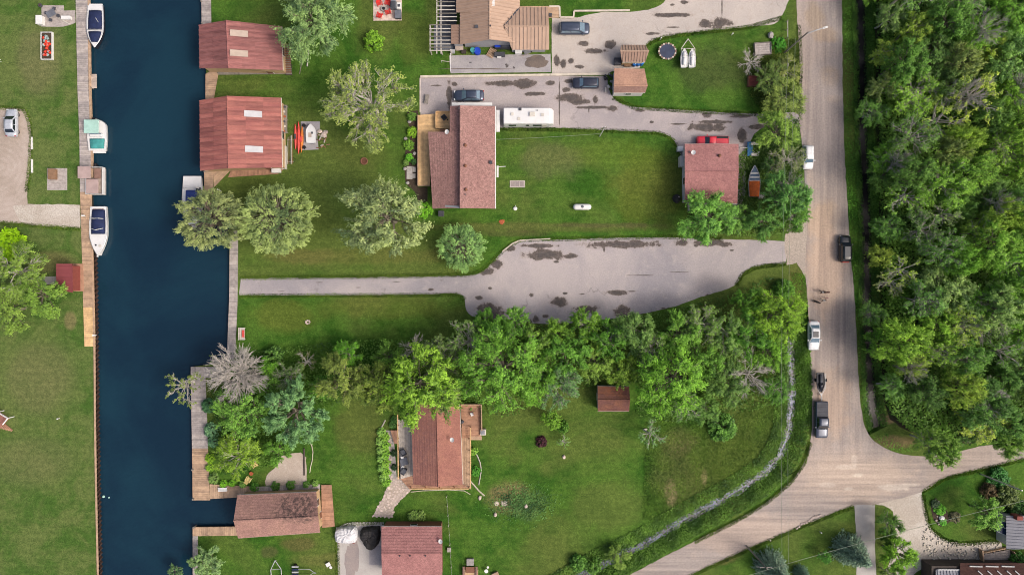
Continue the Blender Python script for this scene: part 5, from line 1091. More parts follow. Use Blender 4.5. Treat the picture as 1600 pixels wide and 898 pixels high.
p = inpoly(20000, [(1152,245),(1180,215),(1246,185),(1252,250),(1258,320),(1252,362),(1180,370),(1080,362),(1080,330),(1152,322)]); scatter('garage_thicket','weedy thicket between the square garage and the road','undergrowth',p,cl_tint(p,.3),.32,.18,(82,112,52),.8)
p = inpoly(40000, [(1008,660),(1060,650),(1140,650),(1232,610),(1230,660),(1215,710),(1175,745),(1100,785),(1050,812),(1004,812)]); scatter('rough_meadow','uncut meadow grass left of the stream','grass',p,cl_tint(p,.4),.34,.05,(96,124,58),.3,True)
p = inpoly(9000, [(1170,75),(1246,60),(1250,140),(1246,172),(1190,176),(1172,150)]); scatter('roadside_weeds','tall weeds round the crates by the road','weeds',p,cl_tint(p,.4),.32,.08,(104,124,60),.5,True)
p = inpoly(7000, [(1236,425),(1258,428),(1264,560),(1266,650),(1256,700),(1244,690),(1246,600),(1244,520)]); p = p[pdist(p, stream_w) > .7]; scatter('road_edge_grass','long grass between the stream and the dirt road','grass',p,cl_tint(p,.4),.3,.07,(96,138,54),.2,True,2.2)
wm = W(815,785); p = np.column_stack([rg.normal(wm.x, 2.2, 2600), rg.normal(wm.y, 1.3, 2600)]); scatter('mound_weeds','bluish weeds on the worn mound in the cottage lawn','weeds',p,cl_tint(p,.6),.26,.12,(84,124,72),.25)
# ragged grass fringes where lawns meet the drives
fr = []
for outline, n in (([(376,434),(600,432),(734,429),(752,423),(771,407),(786,391),(812,375)],5000),([(374,462),(640,461),(716,460),(727,468)],4000),([(812,375),(1040,370),(1130,373)],3000),([(780,201),(940,204),(1028,208),(1044,213),(1055,223),(1062,241)],3000),([(1006,78),(1018,65),(1045,57),(1170,43),(1222,28)],3500),([(958,153),(990,168),(1065,173),(1190,179)],3000),([(1085,846),(1150,813),(1200,783),(1235,753),(1256,723),(1266,690)],5000),([(1075,901),(1150,866),(1260,819),(1333,791)],4000),([(1440,769),(1476,747),(1530,734),(1600,717)],2500),([(1442,772),(1446,800),(1455,826),(1475,842),(1500,849),(1565,844)],2500),([(0,168),(38,171),(46,190),(49,215),(47,260),(42,300)],2500),([(126,358),(60,353),(0,348)],1800),([(528,900),(527,840),(540,817),(600,815)],1500),([(1228,412),(1182,417),(1160,429),(1150,446)],1500),([(1248,40),(1251,110),(1248,165)],1500)):
    fr.append(along([W(*q) for q in outline], n, 0, .35))
p = np.vstack(fr); scatter('grass_fringe','ragged grass fringe along the edges of drives and road','grass',p,cl_tint(p,.5),.26,.07,(86,112,44),.1,True)

# ================================================================ VEHICLES
def car(name, label, cat, px, py, head, Lm, Wm, Hm, paint_, kind='sedan', glass='glass_dark', roof_glass=False, group=None):
    w = W(px, py, .7); root = thing(name, label, cat, (w.x, w.y, .03), R(head), group); hw = Wm/2
    prof = {'sedan': ([0,.03,.12,.25,.45,.62,.72,.88,.97,1],[.78,.9,.97,1,1,1,.99,.95,.86,.66],[.72,.9,.96,.95,.94,.93,.92,.82,.70,.56]),
            'suv':   ([0,.02,.1,.25,.45,.62,.74,.9,.97,1],[.86,.95,.98,1,1,1,.99,.96,.89,.72],[.9,1.02,1.05,1.04,1.03,1.02,1.0,.95,.84,.66]),
            'pickup':([0,.015,.05,.25,.45,.62,.74,.92,.98,1],[.94,.97,.98,.98,.99,1,.99,.97,.93,.80],[1.0,1.08,1.1,1.1,1.1,1.1,1.1,1.05,.96,.74])}[kind if kind in ('sedan','suv','pickup') else 'suv']
    rings = []
    for t, ww, zt in zip(*prof):
        x = (t-.5)*Lm; b = hw*ww
        half = [(x, b*.86, .24), (x, b*.99, .40), (x, b, zt*.62), (x, b*.985, zt-.12), (x, b*.90, zt-.01), (x, b*.45, zt+.025)]
        rings.append(half + [(x, 0, zt+.03)] + [(p[0], -p[1], p[2]) for p in half[::-1]])
    MB().loft(rings).build('body', paint_, root, smooth=True)
    # cabin: base rear, base front, roof rear, roof front (fractions of length), base z
    rb, fb, rr, fr = {'sedan':(.10,.74,.25,.58),'suv':(.03,.74,.08,.60),'van':(.02,.84,.06,.66),'pickup':(.40,.76,.44,.64)}[kind]; zb = {'sedan':.9,'suv':1.0,'van':1.02,'pickup':1.08}[kind]
    def X(t): return (t-.5)*Lm
    bw, tw = hw*.93, hw*.74
    base = [(X(rb),-bw,zb),(X(fb),-bw*.95,zb-.02),(X(fb),bw*.95,zb-.02),(X(rb),bw,zb)]; top = [(X(rr),-tw,Hm-.06),(X(fr),-tw,Hm-.06),(X(fr),tw,Hm-.06),(X(rr),tw,Hm-.06)]
    MB().add(base+top, [(0,1,5,4),(1,2,6,5),(2,3,7,6),(3,0,4,7),(4,5,6,7),(3,2,1,0)]).build('pillars', paint_, root, bevel=.05)
    def pane(nm, q, out, m=glass):
        q = [Vector(v) for v in q]; n = (q[1]-q[0]).cross(q[2]-q[0]).normalized()
        if n.dot(Vector(out)) < 0: n = -n
        vs = [v-n*.01 for v in q]+[v+n*.02 for v in q]
        MB().add(vs, [(3,2,1,0),(4,5,6,7),(0,1,5,4),(1,2,6,5),(2,3,7,6),(3,0,4,7)]).build(nm, m, root)
    def quad(a, b, c, d, s0, s1, t0, t1):
        a, b, c, d = (Vector(v) for v in (a, b, c, d)); f = lambda s, t: a.lerp(b, s).lerp(d.lerp(c, s), t); return [f(s0,t0), f(s1,t0), f(s1,t1), f(s0,t1)]
    pane('windshield', quad(base[1],base[2],top[2],top[1],.06,.94,.06,.95), (1,0,.5)); pane('rear_window', quad(base[0],base[3],top[3],top[0],.08,.92,.25,.93), (-1,0,.5))
    for (a, b, c, d, o_) in ((base[0],base[1],top[1],top[0],(0,-1,.3)), (base[3],base[2],top[2],top[3],(0,1,.3))):
        for (s0, s1) in ((.06,.46),(.50,.90)): pane('side_window', quad(a,b,c,d,s0,s1,.18,.9), o_)
    rings = []
    for t, sc, z in ((0,.8,-.03),(.06,.98,.0),(.5,1,.035),(.94,.98,.01),(1,.82,-.03)):
        x = X(rr)+(X(fr)-X(rr))*t; rings.append([(x,-tw*sc,Hm-.08),(x,-tw*sc,Hm-.05+z*.4),(x,-tw*.5*sc,Hm-.03+z),(x,tw*.5*sc,Hm-.03+z),(x,tw*sc,Hm-.05+z*.4),(x,tw*sc,Hm-.08)])
    MB().loft(rings).build('roof', paint_, root, smooth=True)
    if roof_glass: MB().box(X(rr+.1),X(fr-.03),-tw*.62,tw*.62,Hm-.01,Hm+.03).build('sunroof','glass_dark',root)
    for s in (-1, 1):
        for f in (.19, .81):
            wh = MB().tube([(X(f),s*(hw-.3),.33),(X(f),s*(hw-.07),.33)], .33, 16).build('wheel','rubber',root); MB().tube([(X(f),s*(hw-.1),.33),(X(f),s*(hw-.05),.33)], .2, 10).build('rim','metal_grey',wh)
        MB().obox((X(fb)-.35,s*(hw+.09),zb-.02),(.14,.24,.16)).build('mirror',paint_,root,bevel=.03)
        MB().obox((X(.965),s*hw*.68,.60),(.24,.34,.12)).build('headlight','lamp_clear',root,bevel=.03); MB().obox((X(.02),s*hw*.74,.72),(.16,.26,.16)).build('taillight','lamp_red',root,bevel=.03)
    MB().obox((X(.995),0,.42),(.1,Wm*.5,.14)).build('grille','black',root)
    return root
def in_root(root, mb, nm, m, **k): return mb.build(nm, m, root, **k)
car('parked_car','dark grey sedan parked above the bungalow, nose to the left','car',732.5,149.5,180,4.7,1.75,1.45,'paint_steel','sedan','glass_blue')
v = car('minivan','dark blue minivan on the north driveway, nose to the right','van',897,45,0,4.8,1.85,1.75,'paint_steel','van','glass_blue')
car('parked_car','dark sedan beside the tan roofed garden shed, nose to the left','car',915,130,180,4.1,1.7,1.45,'paint_navy','suv','glass_blue')
car('parked_suv','white SUV parked on the road edge near the square garage','car',1262,246,270,3.7,1.65,1.6,'paint_white','suv','glass_blue')
s = car('parked_suv','black SUV on the right side of the dirt road','car',1320,388.5,90,4.1,1.8,1.65,'paint_black','suv',roof_glass=True)
car('parked_car','white sedan with dark sunroof parked beside the stream head','car',1271.5,524,270,4.5,1.8,1.5,'paint_white','sedan','glass_blue',roof_glass=True)
car('parked_car','silver blue car on the gravel lot at the left edge','car',18,192,90,4.3,1.8,1.5,'paint_silver','sedan','glass_dark')
pk = car('pickup_truck','dark grey pickup with ribbed bed cover towing a jet ski at the junction','truck',1283,655,270,5.7,1.95,1.85,'paint_slate','pickup')
for i in range(6): MB().box(-2.75+i*.38,-2.39+i*.38,-.86,.86,1.08,1.2+.01*(i%2)).build('bed_cover_panel','charcoal',pk)
pr = car('pickup_truck','red pickup with dark bed, half hidden behind the square garage','truck',1113,222,180,4.9,1.8,1.75,'paint_red','pickup')
MB().box(-2.35,-.55,-.78,.78,1.05,1.12).build('bed_liner','black',pr)
pb = thing('gear_bag','pink bag on the ground behind the black SUV','bag',tuple(W(1311.5,403.5)+Vector((0,0,.03)))); MB().sph((0,0,.28),(.3,.38,.28),10,7).build('bag_body','pink',pb,smooth=True); MB().tube([(-.2,0,.5),(0,0,.68),(.2,0,.5)],.03,6).build('strap','cloth_pink',pb)
tb = thing('tail_banner','orange and red folded chair leaning at the SUV tail','chair',tuple(W(1318.5,408.5)+Vector((0,0,.03)))); MB().obox((0,0,.05),(1.1,.16,.5)).build('seat','orange_plastic',tb); MB().obox((0,-.12,.1),(1.0,.1,.55)).build('backrest','red_plastic',tb)
# motorhome
mh = thing('motorhome','long white motorhome parked right of the bungalow','motorhome',(W(826,182,2.5).x,W(826,182,2.5).y,.02)); Lx = 7.7
rings = []
for t, sw_, zt in ((0,.94,2.95),(.01,1,3.05),(.8,1,3.05),(.9,1,3.0),(.96,.94,2.75),(1,.84,2.1)):
    x = (t-.5)*Lx; b = 1.22*sw_; rings.append([(x,-b,.45),(x,-b,zt-.2),(x,-b*.93,zt-.03),(x,0,zt),(x,b*.93,zt-.03),(x,b,zt-.2),(x,b,.45)])
MB().loft(rings).build('body','boat_white',mh,smooth=False,bevel=.06)
for (x0,x1) in ((-3.0,-1.9),(-.4,.1),(.7,2.0)): MB().box(x0,x1,-1.27,-1.2,1.5,2.25).build('window','glass_dark',mh)
MB().box(-3.6,3.2,-1.255,-1.2,1.1,1.22).build('stripe','slate_grey',mh); MB().box(2.1,2.75,-1.26,-1.2,.5,2.3).build('door','offwhite',mh)
MB().add([(Lx*.47,-1.0,2.55),(Lx*.47,1.0,2.55),(Lx*.505,.95,1.8),(Lx*.505,-.95,1.8)],[(0,1,2,3)]).build('windshield','glass_dark',mh)
MB().box(.1,.95,-.15,.5,3.04,3.28).build('air_conditioner','offwhite',mh,bevel=.05)
for (x,y,m_) in ((-1.3,.95,'charcoal'),(-1.5,-.5,'offwhite'),(2.1,.1,'offwhite'),(-2.5,.2,'offwhite')): MB().obox((x,y,3.0),(.42,.42,.14)).build('roof_hatch',m_,mh)
MB().cyl((1.3,.75),.06,3.0,3.3,8).build('vent_pipe','charcoal',mh)
for f in (-2.2,2.6):
    for s in (-1,1):
        wh = MB().tube([(f,s*.95,.4),(f,s*1.2,.4)],.4,14).build('wheel','rubber',mh)

# ================================================================ BOATS (x towards the bow)
def hull(L, Wd, zg=.75, draft=.25, full=.5, n=17, transom=.88):
    rings = []; gun = []
    for i in range(n):
        t = i/(n-1); x = (t-.5)*L
        k = transom + (1-transom)*min(1, t/.35) if t < .35 else 1.0
        if t > full: k = max(.02, (1-((t-full)/(1-full))**2.1))
        b = Wd/2*k; z = zg + .25*t*t; c = b*(.86 - .25*max(0, t-.6)); kz = -draft*(1-max(0, (t-.75)/.25)*.9)
        rings.append([(x,b,z),(x,c,.12*z),(x,0,kz),(x,-c,.12*z),(x,-b,z),(x,-b*.94,z+.02),(x,0,z+.0),(x,b*.94,z+.02)]); gun.append((b, x, z))
    return rings, gun
def boat(name, label, px, py, head, L, Wd, hullm, cat='boat', zg=.8, z=-.6, full=.5, railm='metal_grey', deckm=None, trailer=False):
    w = W(px, py, z+zg); root = thing(name, label, cat, (w.x, w.y, z), R(head)); rg_, gun = hull(L, Wd, zg, full=full)
    MB().loft([r[:5]+r[6:7] for r in rg_]).build('hull', hullm, root, smooth=False)
    for s in (1,-1): MB().tube([(x, s*b, zz+.03) for b, x, zz in gun], .05, 5).build('rub_rail', railm, root)
    if deckm: MB().add([(x,s*b*.95,zz+.02) for b,x,zz in gun for s in (1,-1)], [(2*i,2*i+1,2*i+3,2*i+2) for i in range(len(gun)-1)]).build('deck', deckm, root)
    return root, gun
def cover(root, gun, t0, t1, m, nm='cover', inset=.82, lift=.3):
    n = len(gun); i0, i1 = int(t0*(n-1)), int(t1*(n-1)); mb = MB(); rings = []
    for i in range(i0, i1+1):
        b, x, z = gun[i]; f = math.sin(math.pi*(.15+.75*(i-i0)/max(1,i1-i0))); b *= inset
        rings.append([(x,b,z+.02),(x,b*.8,z+.1+lift*.55*f),(x,b*.35,z+.1+lift*f),(x,0,z+.12+lift*1.05*f),(x,-b*.35,z+.1+lift*f),(x,-b*.8,z+.1+lift*.55*f),(x,-b,z+.02)])
    return mb.loft(rings).build(nm, m, root, smooth=True)
bt, g = boat('motorboat','black hulled motorboat under navy cover at the top of the west boardwalk',149,42,270,6.6,2.7,'boat_black',deckm='boat_white')
cover(bt,g,.14,.58,'navy_canvas'); cover(bt,g,.63,.93,'navy_canvas','bow_cover'); MB().box(-3.6,-2.7,-1.05,1.05,.55,.75).build('swim_platform','boat_white',bt,bevel=.05); MB().tube([(.55,-1.15,.95),(.6,-.6,1.15),(.6,.6,1.15),(.55,1.15,.95)],.05,6).build('windshield_frame','metal_grey',bt)
MB().tube([(-1.2,.3,1.25),(-.5,.75,1.3)],.03,5).build('boat_hook','white',bt)
bt, g = boat('cruiser_boat','white motorboat with mint canopy and teal cockpit cover by the west boardwalk',152,211,90,4.9,3.0,'boat_white',full=.8,deckm='boat_white')
MB().obox((1.1,.35,1.75),(2.1,2.3,.08)).build('canopy','mint_canvas',bt,bevel=.04)
for (x,y) in ((.2,-.6),(.2,1.3),(2.0,-.6),(2.0,1.3)): MB().cyl((x,y),.03,.8,1.76,6).build('canopy_pole','metal_grey',bt)
cover(bt,g,.08,.42,'teal_canvas',inset=.8,lift=.25); MB().obox((-.1,0,.85),(.5,1.9,.35)).build('console','boat_white',bt,bevel=.06); MB().obox((0.05,0,1.15),(.1,1.7,.3)).build('windscreen','glass_blue',bt); MB().box(-2.8,-2.3,-1.2,1.2,.5,.62).build('swim_platform','boat_white',bt)
MB().cyl((2.5,.4),.2,.75,1.15,10).build('outboard_motor','black',bt)
pt = thing('pontoon_boat','pontoon boat under taupe covers below the mint canopied boat','boat',(W(150,283).x,W(150,283).y,-.6),R(90))
for s in (-1,1): MB().tube([(-2.1,s*.95,.1),(1.9,s*.95,.1),(2.25,s*.95,.2)],[.32,.32,.05],12).build('pontoon','galvanised',pt,smooth=True)
MB().box(-2.15,2.15,-1.35,1.35,.4,.52).build('deck','seat_beige',pt)
for (a,b,c,d) in ((-2.1,2.1,-1.33,-1.25),(-2.1,2.1,1.25,1.33),(-2.13,-2.07,-1.3,1.3),(2.07,2.13,-1.3,1.3)): MB().box(a,b,c,d,.52,1.15).build('rail_panel','boat_white',pt)
MB().box(-2.0,.25,-.75,1.2,1.15,1.3).build('seat_cover','taupe_canvas',pt,bevel=.1); MB().box(.2,2.1,.0,2.0,1.95,2.05).build('canopy','taupe_canvas',pt,bevel=.08); MB().box(.3,1.9,-1.0,0,.95,1.15).build('bench_cover','brown_trim',pt,bevel=.08)
for (x,y) in ((.35,.15),(.35,1.25),(1.95,.15),(1.95,1.25)): MB().cyl((x,y),.035,.5,1.96,6).build('canopy_pole','metal_grey',pt)
MB().tube([(2.35,-.1,-.1),(2.35,-.1,.75)],[.1,.22],8).build('outboard_motor','black',pt); MB().obox((2.45,-.1,.7),(.55,.4,.4)).build('motor_cowl','black',pt,bevel=.08)
bt, g = boat('cruiser_boat','white cabin cruiser with navy cockpit cover and pointed bow, on west boardwalk',154,361,270,7.6,2.75,'boat_white',deckm='boat_white')
cover(bt,g,.1,.62,'navy_canvas',lift=.5); MB().box(-3.85,-3.2,-1.1,1.1,.6,.85).build('swim_platform','boat_white',bt,bevel=.08); MB().box(-3.45,-3.1,-.85,.85,.85,.95).build('stern_seat','brown_trim',bt)
MB().tube([(-1.9,-1.0,1.25),(-1.9,-.5,1.75),(-1.9,.5,1.75),(-1.9,1.0,1.25)],.04,6).build('arch','white',bt); MB().tube([(-.4,-1.0,1.25),(-.1,0,1.75),(-.4,1.0,1.25)],.04,6).build('arch','white',bt)
MB().cyl((2.2,-.3),.13,.85,1.06,8).build('deck_hatch','black',bt); MB().cyl((2.3,.35),.22,.85,1.05,10).build('deck_hatch','offwhite',bt); MB().obox((3.7,0,.98),(.7,.22,.12)).build('bow_anchor','white',bt)
bt, g = boat('motorboat','white motorboat with royal blue cover at the east bank, bow under the pine',301,318,270,8.2,3.2,'boat_white',deckm='boat_white')
cover(bt,g,.25,.5,'blue_canvas',inset=.68,lift=.5); MB().box(-4.3,-2.6,-1.5,1.3,.55,.82).build('swim_platform','boat_white',bt,bevel=.08); MB().tube([(-2.3,-1.2,.95),(-2.4,-.9,1.7),(-2.4,.9,1.7),(-2.3,1.2,.95)],.09,6).build('radar_arch','white',bt); MB().obox((-2.0,1.0,.9),(.9,.7,.25)).build('seat','charcoal',bt)
MB().obox((0.8,0,1.0),(.12,2.0,.35)).build('windscreen','glass_blue',bt)
# boats on land
def trailer(px, py, head, Lt, Wt, label, name='boat_trailer', m='galvanised', z=.0):
    w = W(px,py); t = thing(name, label, 'trailer', (w.x,w.y,z), R(head))
    for s in (-1,1):
        MB().tube([(-Lt*.5,s*Wt*.5,.45),(Lt*.15,s*Wt*.5,.45),(Lt*.5,0,.45)],.06,6).build('rail',m,t); MB().tube([(-Lt*.2,s*(Wt*.5+.05),.28),(-Lt*.2,s*(Wt*.5+.25),.28)],.28,12).build('wheel','rubber',t)
    for f in (-.42,-.2,.15): MB().tube([(Lt*f,-Wt*.5,.43),(Lt*f,Wt*.5,.43)],.05,6).build('crossbar',m,t)
    MB().cyl((Lt*.46,0),.06,0,.5,6).build('jack',m,t); return t
def jetski(name, label, px, py, head, L, Wd, m1, m2, z):
    bt, g = boat(name, label, px, py, head, L, Wd, m1, cat='jet ski', zg=.45, z=z, full=.5, railm=m2)
    MB().loft([[(x,-a,.5),(x,-a*.8,.5+h),(x,a*.8,.5+h),(x,a,.5)] for x,a,h in ((-L*.42,.2,.1),(-L*.35,.24,.32),(-L*.05,.22,.3),(L*.02,.2,.25))]).build('seat',m2,bt,smooth=True)
    MB().loft([[(x,-a,.5),(x,-a*.7,.5+h),(x,a*.7,.5+h),(x,a,.5)] for x,a,h in ((L*.0,.34,.15),(L*.1,.34,.5),(L*.25,.3,.35),(L*.42,.12,.1))]).build('hood',m1,bt,smooth=True)
    MB().tube([(L*.08,-.4,1.0),(L*.1,0,1.05),(L*.08,.4,1.0)],.03,6).build('handlebar','black',bt); return bt
trailer(1281,600,270,3.4,1.25,'single axle trailer under the black jet ski, hitched to the dark pickup','jet_ski_trailer','metal_grey',.03)
jetski('jet_ski','black and green jet ski on the trailer behind the dark pickup',1282,597,270,3.0,1.15,'boat_black','charcoal',.75)
hb = thing('tow_bar','white tow bar joining the pickup and the jet ski trailer','tow bar',tuple(W(1281.7,621)+Vector((0,0,.03)))); MB().tube([(0,.75,.45),(0,-.75,.45)],.08,6).build('bar','white',hb); MB().cyl((0,-.6),.1,0,.5,8).build('coupler','white',hb)
trailer(1074,84,90,4.3,2.1,'white double jet ski trailer on the lawn beside the trampoline','jet_ski_trailer','offwhite')
for x,l in ((1068.8,'left'),(1081.2,'right')):
    j = jetski('jet_ski','white covered jet ski on the lawn trailer, %s one of the pair' % l,x,91,90,2.75,1.05,'boat_white','boat_white',.62)
bt, g = boat('rowing_boat','blue skiff with orange tarp in the weeds right of the square garage',1178.5,283,90,4.8,1.75,'boat_blue',zg=.6,z=.18,full=.45,railm='galvanised')
for t in (.5,.65,.8): b,x,z_ = g[int(t*16)]; MB().obox((x,0,z_),(.28,b*1.8,.06)).build('thwart','galvanised',bt)
cover(bt,g,.0,.5,'orange_tarp','tarp',inset=1.0,lift=.35)
cn = thing('canoe','long coral and orange canoe lying beside the lower red boathouse','canoe',(W(467,216).x,W(467,216).y,0),R(90))
def canoe_mb(L,Wd,zh):
    return MB().loft([[(x,-b,.02+.1*abs(x/L)),(x,-b*.75,zh*.55),(x,0,zh),(x,b*.75,zh*.55),(x,b,.02+.1*abs(x/L))] for x,b in [((t-.5)*L, Wd/2*max(.04,(1-abs(2*t-1)**2.4))) for t in [i/14 for i in range(15)]]])
canoe_mb(5.0,.62,.4).build('hull','coral',cn,smooth=True); MB().tube([(-2.3,0,.38),(0,0,.44),(2.3,0,.38)],.03,5).build('keel_strip','red_plastic',cn)
cn = thing('canoe','orange kayak lying against the coral canoe, patio side','canoe',(W(472,218).x,W(472,218).y,0),R(88)); canoe_mb(4.2,.55,.38).build('hull','orange_plastic',cn,smooth=True); MB().obox((0,0,.34),(.9,.3,.08)).build('cockpit','coral',cn)
cn = thing('canoe','faded pink kayak lying at the boathouse side of the coral canoe','canoe',(W(462,214).x,W(462,214).y,0),R(91)); canoe_mb(4.0,.5,.36).build('hull','coral',cn,smooth=True); MB().obox((0,0,.32),(.8,.28,.08)).build('cockpit','charcoal',cn)
struct(sheet('canoe_patio',[(470,190),(500,190),(500,202),(496,210),(498,234),(471,235)],.05,'grey_concrete',.04))
bt, g = boat('dinghy','small white and blue inflatable dinghy on the grey patio slab',486,209,90,2.9,1.5,'boat_blue',zg=.35,z=.3,full=.55,railm='boat_white',deckm='boat_white')
MB().obox((.1,-.2,.4),(.3,.25,.15)).build('seat','charcoal',bt); MB().obox((-.2,.15,.4),(.7,.5,.06)).build('floor_pad','seat_beige',bt)
trailer(487,213,90,2.2,1.0,'low dolly carrying the dinghy on the patio slab','boat_dolly','boat_blue',.05)

# ================================================================ YARD THINGS
def at(px, py, z=0.0): w = W(px, py, z); return (w.x, w.y, z)
def crate(name, label, px, py, sx, sy, h, m, cat='crate', rz=0.0, slats=5, z=0, lid=True, rim='timber'):
    t = thing(name, label, cat, at(px,py,z), rz)
    for (a,b,c,d) in ((-sx/2,sx/2,-sy/2,-sy/2+.06),(-sx/2,sx/2,sy/2-.06,sy/2),(-sx/2,-sx/2+.06,-sy/2+.06,sy/2-.06),(sx/2-.06,sx/2,-sy/2+.06,sy/2-.06)): MB().box(a,b,c,d,0,h).build('side_board',rim,t)
    if lid:
        for i in range(slats): y0 = -sy/2+.07+(sy-.14)*i/slats; MB().box(-sx/2+.07,sx/2-.07,y0,y0+(sy-.14)/slats-.03,h*.55,h*.75+random.uniform(0,.05)).build('slat',m,t)
    return t
crate('timber_crate','open grey timber crate by the road corner of the lawn',1190,78,2.6,1.9,.7,'plank_grey',rz=.06,rim='timber_grey')
crate('timber_crate','brown wooden crate with dark boards beside dead branches',1178.5,128.5,2.3,1.65,.8,'siding_red',rz=-.03,rim='siding_brown')
rk = thing('boulder','grey boulder beside the bright green low shrub','rock',at(1203,56)); MB().sph((0,0,.3),(.45,.5,.4),9,6,jit=.18).build('rock_body','stone_grey',rk); MB().sph((.2,-.35,.12),(.25,.2,.2),7,5,jit=.2).build('rock_chip','stone_grey',rk)
# trampoline
tp = thing('trampoline','round trampoline with navy mat and cream padded rim on the lawn','trampoline',at(1041,83)); MB().cyl((0,0),1.2,.78,.81,28).build('mat','mat_black_net',tp)
for i in range(22):
    t = 2*math.pi*i/22; MB().obox((1.3*math.cos(t),1.2*math.sin(t),.78),(.22,.26,.08),t+1.57).build('pad','pad_cream' if i % 2 else 'brown_trim',tp)
MB().tube([(1.3*math.cos(2*math.pi*i/24),1.2*math.sin(2*math.pi*i/24),.76) for i in range(25)],.04,5).build('frame','galvanised',tp)
for i in range(6): t = 2*math.pi*i/6; MB().tube([(1.28*math.cos(t),1.18*math.sin(t),.76),(1.32*math.cos(t),1.22*math.sin(t),0)],.04,6).build('leg','galvanised',tp)
# propane tank
pt = thing('propane_tank','white horizontal propane tank in the middle of the back lawn','tank',at(909,324)); MB().loft([[(x,r*math.cos(t),.62+r*math.sin(t)) for t in [2*math.pi*k/16 for k in range(16)]] for x,r in ((-1.42,.05),(-1.36,.25),(-1.2,.4),(-1.0,.46),(1.0,.46),(1.2,.4),(1.36,.25),(1.42,.05))]).build('tank_body','white',pt,smooth=True)
MB().sph((0,0,1.06),(.22,.22,.12),10,6).build('valve_dome','slate_grey',pt,smooth=True)
for x in (-.8,.8): MB().box(x-.1,x+.1,-.3,.3,0,.22).build('foot','grey_concrete',pt)
pv = thing('septic_slab','rectangle of pale concrete pavers on the back lawn','slab',at(808.5,287.5)); MB().box(-1.18,1.18,-.55,.55,.0,.05).build('base','pale_concrete',pv)
for i in range(3): MB().box(-1.0+i*.7,-.42+i*.7,-.4,.4,.05,.09).build('paver','mauve_patch',pv)
wl = thing('well_cap','white well cap with short pipe on the back lawn','well cap',at(805,326)); MB().sph((0,0,.12),(.34,.3,.14),12,6).build('cap','white',wl,smooth=True); MB().cyl((.05,.42),.05,0,.45,8).build('pipe','white',wl)
fp = thing('fire_pit','round rusty brown fire pit on the lawn below the thin olive tree','fire pit',at(569,252)); MB().tube([(0.5*math.cos(2*math.pi*i/20),.5*math.sin(2*math.pi*i/20),.1) for i in range(21)],.1,6).build('ring','siding_brown',fp); MB().cyl((0,0),.45,0,.07,18).build('ash_bed','fire_brick',fp)
fp = thing('ash_patch','orange brown burnt patch beside the bungalow lower corner','patch',at(784,347)); MB().sph((0,0,.03),(.42,.36,.06),10,5,jit=.25).build('ash','terracotta',fp); MB().sph((.3,.25,.03),(.15,.12,.05),7,4,jit=.25).build('ash_crumb','terracotta',fp)
fp = thing('fire_ring','small pinkish stone ring on the lawn below the long driveway','fire ring',at(481,503))
for i in range(7): t = 2*math.pi*i/7; MB().sph((.3*math.cos(t),.25*math.sin(t),.1),(.16,.14,.12),7,5,jit=.15).build('stone','stone_pale',fp)
# benches, tables, chairs
def bench(name, label, px, py, rz, L, m, cat='bench', back=True, z=0, w_=.5):
    t = thing(name, label, cat, at(px,py,z), rz)
    for i in range(3): MB().box(-L/2,L/2,-w_/2+i*w_/3,-w_/2+i*w_/3+w_/3-.03,.42,.47).build('seat_slat',m,t)
    for sx in (-1,1):
        for sy in (-1,1): MB().box(sx*(L/2-.1)-.04,sx*(L/2-.1)+.04,sy*w_*.38-.04,sy*w_*.38+.04,0,.42).build('leg',m,t)
    if back:
        for i in range(2): MB().box(-L/2,L/2,w_/2-.02,w_/2+.04,.55+i*.2,.7+i*.2).build('back_slat',m,t)
    return t
bench('garden_bench','pale bench with red cushion beside the canal walkway corner',380,521,R(90),1.9,'offwhite',w_=.8); MB().obox(at(380,521,.5),(.35,1.1,.1)).build('cushion','coral')
cu = bpy.data.objects['cushion']; tag(cu,'red patterned cushion lying on the pale canal bench','cushion')
bench('work_bench','small grey green bench on the middle driveway corner',667,156,R(80),1.4,'timber_grey',back=False,w_=.6)
def adirondack(label, px, py, rz, m, z=0):
    t = thing('garden_chair', label, 'chair', at(px,py,z), rz, None)
    for i in range(4): MB().box(-.28+i*.14,-.16+i*.14,-.28,.32,.34+.0*i,.38).build('seat_slat',m,t)
    for i in range(5): x = -.3+i*.125; MB().add([(x,.28,.34),(x+.11,.28,.34),(x+.13*1.05,.62,.98-.03*abs(i-2)),(x-.01,.62,.98-.03*abs(i-2)),(x,.32,.34),(x+.11,.32,.34),(x+.13,.66,.98),(x,.66,.98)],[(0,1,2,3),(7,6,5,4),(0,4,5,1),(1,5,6,2),(2,6,7,3),(3,7,4,0)]).build('back_slat',m,t)
    for s in (-1,1): MB().box(s*.38-.07,s*.38+.07,-.35,.4,.54,.58).build('armrest',m,t); MB().box(s*.36-.04,s*.36+.04,-.32,-.24,0,.54).build('leg',m,t); MB().box(s*.34-.04,s*.34+.04,.3,.38,0,.54).build('leg',m,t)
    return t
struct(sheet('chair_patio',[(583.5,-14),(628,-14),(628,32.5),(583.5,33)],.05,'stone_pale',.03))
for (x,y,rz,l) in ((593.5,7,20,'upper left'),(606.5,6.5,-20,'upper right'),(594,25,160,'lower left'),(607,20,200,'lower right')): c_ = adirondack('red slatted garden chair on the top patio, %s of four' % l,x,y,R(rz),'red_plastic',.05)
t = thing('fire_table','round stone fire table between the red chairs','fire table',at(600,15,.05)); MB().cyl((0,0),.42,0,.4,14).build('bowl','stone_grey',t); MB().cyl((0,0),.25,.4,.43,12).build('burner','black',t)
